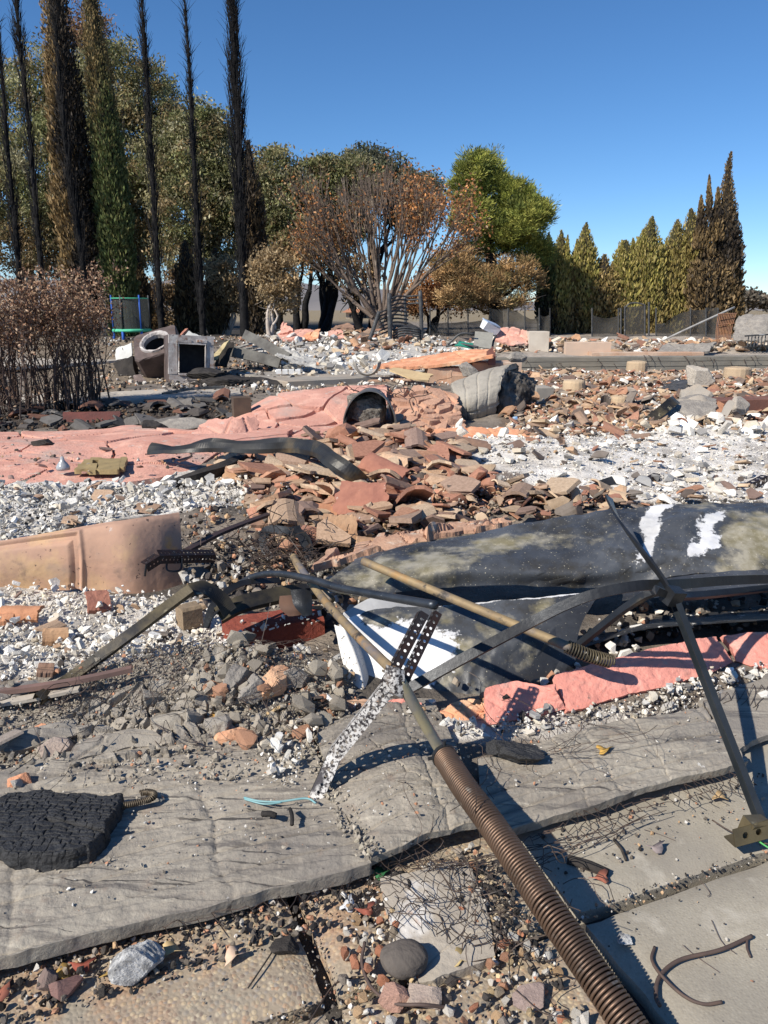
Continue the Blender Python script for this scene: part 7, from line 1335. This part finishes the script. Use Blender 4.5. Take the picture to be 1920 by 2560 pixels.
# ------------------------------------------------------------------ chicken-wire netting and loose wire
def net(name, corners, size, label, zf, r=.0009, jit=.12, hole=.25, seed=1, bumpz=.02):
    """hexagonal wire netting stretched over a quad of ground points"""
    c = [np.asarray(p, float) for p in corners]; L = np.linalg.norm(c[1]-c[0]); W = np.linalg.norm(c[3]-c[0]); nu_ = int(L/size); nv_ = int(W/(size*.87)); E = []; rg = np.random.default_rng(seed); pts = {}
    def pt(i, j, k):
        key = (i, j, k)
        if key not in pts:
            u = (i+(j % 2)*.5+(.0 if k == 0 else .0))/nu_; v = (j+(.33 if k else 0))/nv_; u += rg.normal(0, jit*.35)/nu_; v += rg.normal(0, jit*.35)/nv_
            p = (c[0]*(1-u)+c[1]*u)*(1-v)+(c[3]*(1-u)+c[2]*u)*v; w = .03*fbm(u*4+seed, v*4, seed); p = p+np.array([w, -w, 0]); p[2] = float(zf(p[0], p[1]))+.004+bumpz*(float(fbm(p[0]*9, p[1]*9, seed+4))*.5+.5)
            pts[key] = p
        return pts[key]
    mb = MB()
    for i in range(nu_):
        for j in range(nv_):
            u, v = i/nu_, j/nv_
            if fbm(u*3+seed*1.7, v*3, seed+11) > 1-2*hole: continue
            a, b = pt(i, j, 0), pt(i, j, 1); es = [(a, b)]; sh = j % 2
            es.append((b, pt(i+(0 if not sh else 1), j+1, 0))); es.append((b, pt(i-1+(0 if not sh else 1), j+1, 0)))
            for p, q in es: mb.tube([p, (p+q)/2+rg.normal(0, .0012, 3), q], r, 3, None, False)
    return tag(mb.build(name, mWire, None, False, False), label, 'netting')
zt_ = lambda x, y: Zg(x, y)+.02
zslab = lambda x, y: .068
net('wire_netting', [GZ(560,1790,.1), GZ(760,1800,.1), GZ(880,1650,.1), GZ(640,1640,.1)], .026, 'hexagonal wire netting over the clods left of the brace', lambda x, y: Zg(x, y)+.03, seed=3, bumpz=.05)
net('wire_netting', [GZ(70,1800,.1), GZ(440,1760,.1), GZ(560,1640,.1), GZ(200,1720,.1)], .026, 'fine wire netting over the grey clod mound', lambda x, y: Zg(x, y)+.025, .0008, seed=4, hole=.35, bumpz=.03)
net('wire_netting', [GZ(1000,2140,.06), GZ(1330,2150,.06), GZ(1700,1990,.06), GZ(1100,2120,.06)], .026, 'wire netting hanging below the slab right of the spring', lambda x, y: .015, seed=5)
net('wire_netting', [GZ(1300,2120,.04), GZ(1900,1960,.04), GZ(1860,1900,.06), GZ(1330,2060,.06)], .026, 'wire netting along the front edge of the right mortar slab', lambda x, y: .03, seed=6)
net('wire_netting', [GZ(1230,1880,.08), GZ(1900,1800,.08), GZ(1920,1690,.08), GZ(1240,1830,.08)], .024, 'wire netting over the white plaster below the salmon strip', lambda x, y: Zg(x, y)+.05, seed=7, bumpz=.03)
net('wire_netting', [GZ(960,2330,.02), GZ(1260,2400,.02), GZ(1260,2170,.03), GZ(960,2150,.03)], .026, 'black wire netting over the whitened slab beside the spring', lambda x, y: .03, .0007, seed=8, jit=.15, bumpz=.02)
net('wire_netting', [GZ(430,2360,.02), GZ(900,2260,.02), GZ(900,2190,.03), GZ(430,2320,.03)], .026, 'wire netting along the front edge of the big mortar slab', lambda x, y: .02, seed=9, hole=.12)
net('wire_netting', [GZ(620,1440,.12), GZ(850,1400,.12), GZ(840,1330,.14), GZ(640,1350,.14)], .026, 'tangled wire netting under the looped black strap', lambda x, y: Zg(x, y)+.05, .0012, seed=10, jit=.5, bumpz=.08)
net('wire_netting', [GZ(760,1420,.15), GZ(1000,1380,.15), GZ(1000,1345,.15), GZ(780,1390,.15)], .026, 'wire netting draped in front of the tile heap', lambda x, y: Zg(x, y)+.06, .0012, seed=12, jit=.3, bumpz=.05)
def tangle(name, c, n, R, r, label, zf, m=mWire, flat=.35):
    mb = MB()
    for k in range(n):
        p = np.asarray(c, float)+RNG.normal(0, 1, 3)*R*(.5, .5, 0); d = rdirs(1)[0]*(1, 1, flat); P = [p]
        for j in range(7):
            d = d+RNG.normal(0, .7, 3)*(1, 1, flat); d /= np.linalg.norm(d); P.append(P[-1]+d*R.mean()*.3)
        P = np.array(P); P[:, 2] = np.maximum(P[:, 2], zf(P[:, 0], P[:, 1])+.003)+np.abs(RNG.normal(0, .01, len(P))); mb.tube(cr(P, 18), r*RNG.uniform(.6, 1.3), 3, None, False)
    return tag(mb.build(name, m, None, False, False), label, 'wire')
tangle('wire_tangle', GZ(1190, 2250, .02), 45, np.array([.14, .14, .02]), .0009, 'tangle of thin black wire under the spring', lambda x, y: x*0+.005)
tangle('wire_tangle', A(720, 1400, 2.9), 120, np.array([.22, .16, .08]), .0018, 'dark wire tangle beneath the looped strap', lambda x, y: Zg(x, y)+.03)
tangle('wire_tangle', GZ(1350, 1850, .08), 16, np.array([.25, .1, .02]), .0007, 'thin wire tangle behind the charcoal lump', lambda x, y: x*0+.075)
tangle('wire_tangle', GZ(330, 1750, .12), 26, np.array([.4, .14, .05]), .0008, 'fine wires strewn over the clod mound', lambda x, y: Zg(x, y)+.03)
tangle('wire_tangle', A(1010, 985, 7.0), 10, np.array([.3, .2, .2]), .004, 'wires sticking out of the shattered stucco', lambda x, y: Zg(x, y)+.1)
# named wires, sticks and cables
mCable = M('burnt_cable', (.11, .075, .06), (.07, .05, .045), 30, .7)
tubeobj('burnt_cable', [GZ(1880, 2340, .006), GZ(1800, 2375, .008), GZ(1700, 2400, .008), GZ(1650, 2440, .008), GZ(1640, 2490, .006), GZ(1650, 2515, .005)], .0035, mCable, 'burnt brown cable curling on the grey paver', 'cable', 40, 7)
tubeobj('burnt_cable', [GZ(1637, 2368, .004), GZ(1630, 2400, .006), GZ(1655, 2440, .010), GZ(1710, 2490, .006), GZ(1760, 2510, .005), GZ(1805, 2505, .005)], .0028, mCable, 'thinner cable loop crossing the burnt brown cable', 'cable', 40, 7)
tubeobj('cable_end', [GZ(1868, 2345, .006), GZ(1868, 2370, .005), GZ(1876, 2392, .004)], .0022, mCable, 'short forked end at the tip of the burnt cable', 'cable', 10, 6)
tubeobj('bent_wire', [GZ(912, 2355, .03), GZ(905, 2410, .02), GZ(930, 2470, .015), GZ(985, 2508, .02), GZ(1060, 2512, .03), GZ(1130, 2520, .01)], .0028, mCable, 'dark bent wire looping through the gravel at the bottom', 'wire', 40, 6)
tubeobj('bent_wire', [GZ(915, 2440, .003), GZ(860, 2450, .003), GZ(828, 2470, .003), GZ(770, 2560, .003)], .0016, mWire, 'thin wire crossing the paver joint', 'wire', 20, 5)
tubeobj('cyan_wire', [GZ(610, 1994, .072), GZ(650, 2003, .072), GZ(700, 2004, .072), GZ(765, 1996, .074), GZ(790, 2008, .073)], .0022, M('verdigris_wire', (.16, .34, .36), (.25, .4, .4), 30, .6), 'thin blue-green wire on the slab at the brace foot', 'wire', 24, 6)
tubeobj('cyan_wire', [GZ(612, 1998, .07), GZ(660, 2010, .071), GZ(705, 2006, .071)], .0018, M('verdigris_wire', (.16, .34, .36)), 'short blue-green wire strand beside the longer one', 'wire', 16, 6)
tubeobj('green_wire', [GZ(1880, 2085, .03), GZ(1900, 2105, .03), GZ(1930, 2125, .03)], .002, M('green_wire_coat', (.1, .4, .12), None, 5, .5), 'bright green wire by the yellowed bracket', 'wire', 10, 5)
tubeobj('bent_wire', [GZ(1780, 2050, .02), GZ(1830, 2080, .015), GZ(1900, 2105, .02), GZ(1950, 2115, .02)], .0016, mWire, 'thin wire crossing the yellowed bracket', 'wire', 20, 5)
axc = cr([GZ(290, 2016, .076), GZ(330, 2010, .078), GZ(375, 1998, .078), GZ(385, 1985, .078), GZ(365, 1980, .076), GZ(350, 1984, .075)], 240); T_, N_, B_ = frames(axc); ph = np.linspace(0, 2*np.pi*34, 240)
V, F = tube(axc+.0062*(N_*np.cos(ph)[:, None]+B_*np.sin(ph)[:, None]), .0016, 4); tag(mk('small_coil', V, F, M('bronze_coil', (.16, .13, .09), (.1, .08, .06), 20, .5, metal=.5), None, None, True), 'small bent coil spring beside the charred block', 'spring')
for k, (p, q, r, lab) in enumerate([((725, 2022), (730, 2062), .004, 'short charred stick standing out on the mortar slab'), ((655, 2035), (690, 2040), .006, 'flat charred chip on the mortar slab'), ((1020, 2200), (1022, 2225), .003, 'tiny upright charred stick at the slab edge'), ((1200, 2210), (1260, 2240), .004, 'charred twig under the spring'), ((1420, 2150), (1520, 2185), .01, 'flat grey charred chip on the right paver'), ((1535, 2100), (1565, 2150), .003, 'thin charred twig on the right paver'), ((700, 2350), (620, 2470), .0015, 'thin straw lying on the rust-stained paver'), ((975, 2190), (1010, 2180), .003, 'reddish twig on the whitened slab')]):
    zz_ = .074 if p[1] < 2100 and p[0] < 1000 else .02 if k in (2, 3, 7) else .006
    tubeobj('charred_stick', [GZ(*p, zz_), (GZ(*p, zz_)+GZ(*q, zz_))/2+(.002, 0, .003), GZ(*q, zz_)], r, mCharSoft, lab, 'stick', 8, 6)
for k in range(26):   # hair-thin roots scattered on the grey paver
    p = RC(RNG.uniform(.85, 1.5), RNG.uniform(.5, 1.1), .003); d = RNG.normal(0, 1, 2)*.025; P = [p, p+(*d, 0), p+(*(d*1.6+RNG.normal(0, .01, 2)), .002)]
    V, F = tube(cr(P, 8), .0007, 4); tag(mk('hair_root', V, F, mCable, None), 'hair-thin burnt root on the grey paver', 'root', 'hair-thin roots on the grey paver')
# perforated straps and pulley in the ash field
o = angle_iron('perforated_strip', [A(1560, 1248, 4.2), A(1620, 1200, 4.4), A(1650, 1185, 4.45)], (.5, 1, .2), (0, 0, -1), .05, mPerfDark, .05, .012); tag(o, 'perforated strip rising from the pulley in the ash field', 'strip')
o = angle_iron('perforated_strip', [A(1650, 1185, 4.5), A(1720, 1210, 4.4), A(1790, 1245, 4.3)], (.2, 1, .1), (0, 0, -1), .045, mPerf, .05, .012); tag(o, 'speckled perforated strip sloping down in the ash field', 'strip')
o = angle_iron('perforated_strip', [A(1560, 1250, 4.0), A(1700, 1262, 4.0), A(1800, 1250, 4.1), A(1920, 1190, 4.4)], (.2, 1, .1), (0, 0, -1), .04, mPerfDark, .05, .012); tag(o, 'long curved perforated strip at the right of the ash field', 'strip')
pl = empty('pulley_wheel', A(1508, 1240, 4.1), 'rusty pulley wheel in a black bracket behind the curled sheet', 'pulley'); pc = A(1508, 1236, 4.1); th = np.linspace(0, 2*np.pi, 25)
ring2 = lambda r, dy=0: np.array([pc+(r*math.cos(t)*.95, dy+.35*r*math.sin(t), r*math.sin(t)) for t in th])
V, F = tube(ring2(.05), .011, 6, False); rim_ = put(mk('rim', V, F, mRust, None, None, True), pl)
V, F = tube([pc+(0, -.02, 0), pc+(0, .02, 0)], .022, 10); put(mk('hub', V, F, mOlive, None), pl)
for k in range(5): V, F = tube([pc, ring2(.05)[k*5]], .006, 4); mk('spoke', V, F, mOlive, rim_)
put(bar('bracket', [A(1440, 1268, 4.0), A(1470, 1230, 4.05), A(1500, 1212, 4.08), A(1535, 1200, 4.1)], .05, .006, mBlack, None, None, [.2, .6], 20), pl)
# leaves and flakes
for k, (px, py, c, lab, rz) in enumerate([(207, 2415, (.33, .09, .06), 'curled dark red leaf among debris at the lower left', .3), (5, 2480, (.4, .15, .1), 'red leaf at the lower left edge', 1.2), (430, 2378, (.62, .46, .24), 'round pale tan flake at the slab edge', 0), (586, 2390, (.62, .45, .33), 'cream flake lying on the paver', .7), (285, 2435, (.5, .33, .1), 'yellow curled leaf beside the ash lump', .2), (150, 2440, (.45, .28, .08), 'golden leaf among debris', .9), (912, 2275, (.38, .12, .08), 'reddish chip at the slab corner', .4), (869, 2265, (.75, .77, .8), 'white oval flake near the slab corner', 1.3),
                                          (1510, 1875, (.55, .33, .08), 'orange-yellow curled leaf on the right mortar slab', .4), (955, 2185, (.03, .14, .05), 'dark green leaf scrap on the slab edge', .8), (1800, 1995, (.6, .42, .22), 'pale tan leaf before the right strut', .1), (1150, 2400, (.55, .42, .2), 'yellowish leaf beside the round stone', 1.0), (1500, 2195, (.45, .16, .1), 'small red chip on the right paver', .5), (1640, 2120, (.3, .25, .24), 'mauve pebble chip on the right paver', .5), (540, 1790, (.6, .33, .08), 'orange scrap in the clod mound', .4)]):
    z = .075 if py < 2100 and px < 1700 else .01; c0 = GZ(px, py, z); s = .016; t = np.linspace(0, 2*np.pi, 13)[:-1]; rr2 = s*(1+.25*np.sin(t*3+k)+.15*np.cos(t*5)); cs, sn = math.cos(rz), math.sin(rz)
    pts = np.array([c0+(cs*r_*math.cos(a)*1.2-sn*r_*math.sin(a)*.75, sn*r_*math.cos(a)*1.2+cs*r_*math.sin(a)*.75, .004+.006*math.cos(a*2+k)) for a, r_ in zip(t, rr2)]); mid = c0+(0, 0, .002); V = np.vstack([pts, mid, pts-(0, 0, .0012), mid-(0, 0, .0012)]); j = np.arange(12); j2 = (j+1) % 12
    tag(mk('dry_leaf', V, [np.vstack([np.stack([j, j2, j*0+12], 1), np.stack([j2+13, j+13, j*0+25], 1)]), np.stack([j, j+13, j2+13, j2], 1)], M('flake_%d' % k, c, tuple(v*.7 for v in c), 60, .8), None, None, True), lab, 'leaf')
# stucco crust lumps in the clod mound
for k, (px, py, sx, sy, sz, m, lab, rz) in enumerate([(640, 1740, .06, .025, .045, mMortarRaw, 'grey mortar slab lump standing in the netting', 1.0), (690, 1720, .05, .03, .04, mOrange, 'orange-faced stucco chunk caught in the netting', .9), (145, 1875, .038, .03, .03, MATS['pinkish_chunk'], 'pinkish grey rock at the left of the clod mound', .2), (50, 1955, .03, .018, .02, mOrange, 'orange-topped chunk behind the charred block', .2), (108, 1835, .03, .025, .022, mOrange, 'orange rounded chunk above the charred block', .5), (20, 1865, .028, .024, .024, mMortarRaw, 'grey rock at the far left of the mound', .1), (580, 1845, .035, .02, .02, mOrange, 'orange chunk at the foot of the clod mound', .4), (555, 1815, .04, .03, .03, mMortarRaw, 'dark mortar clod at the foot of the mound', .4), (745, 1700, .045, .03, .03, mMortarRaw, 'grey clod beside the white flap', .4), (600, 1700, .05, .03, .035, mMortarRaw, 'large grey clod on top of the mound', .8)]):
    lump('mortar_chunk', G(px, py, .02)-(0, 0, .01), (sx, sy, sz), m, lab, 'chunk', 60+k, .3, rz=rz)
tag(bar('split_board', [G(-60, 1735, .03), G(60, 1722, .04), G(200, 1700, .05), G(330, 1672, .05)], .02, .012, M('mauve_strip', (.2, .12, .1), (.12, .08, .07), 10, .8), None, None, None, 20), 'long thin reddish strip along the white rubble edge', 'strip')
tag(bar('split_board', [G(-60, 1765, .02), G(60, 1748, .03), G(200, 1720, .04)], .03, .008, mPath, None, None, None, 20), 'pale flat strip beside the thin reddish strip', 'strip')
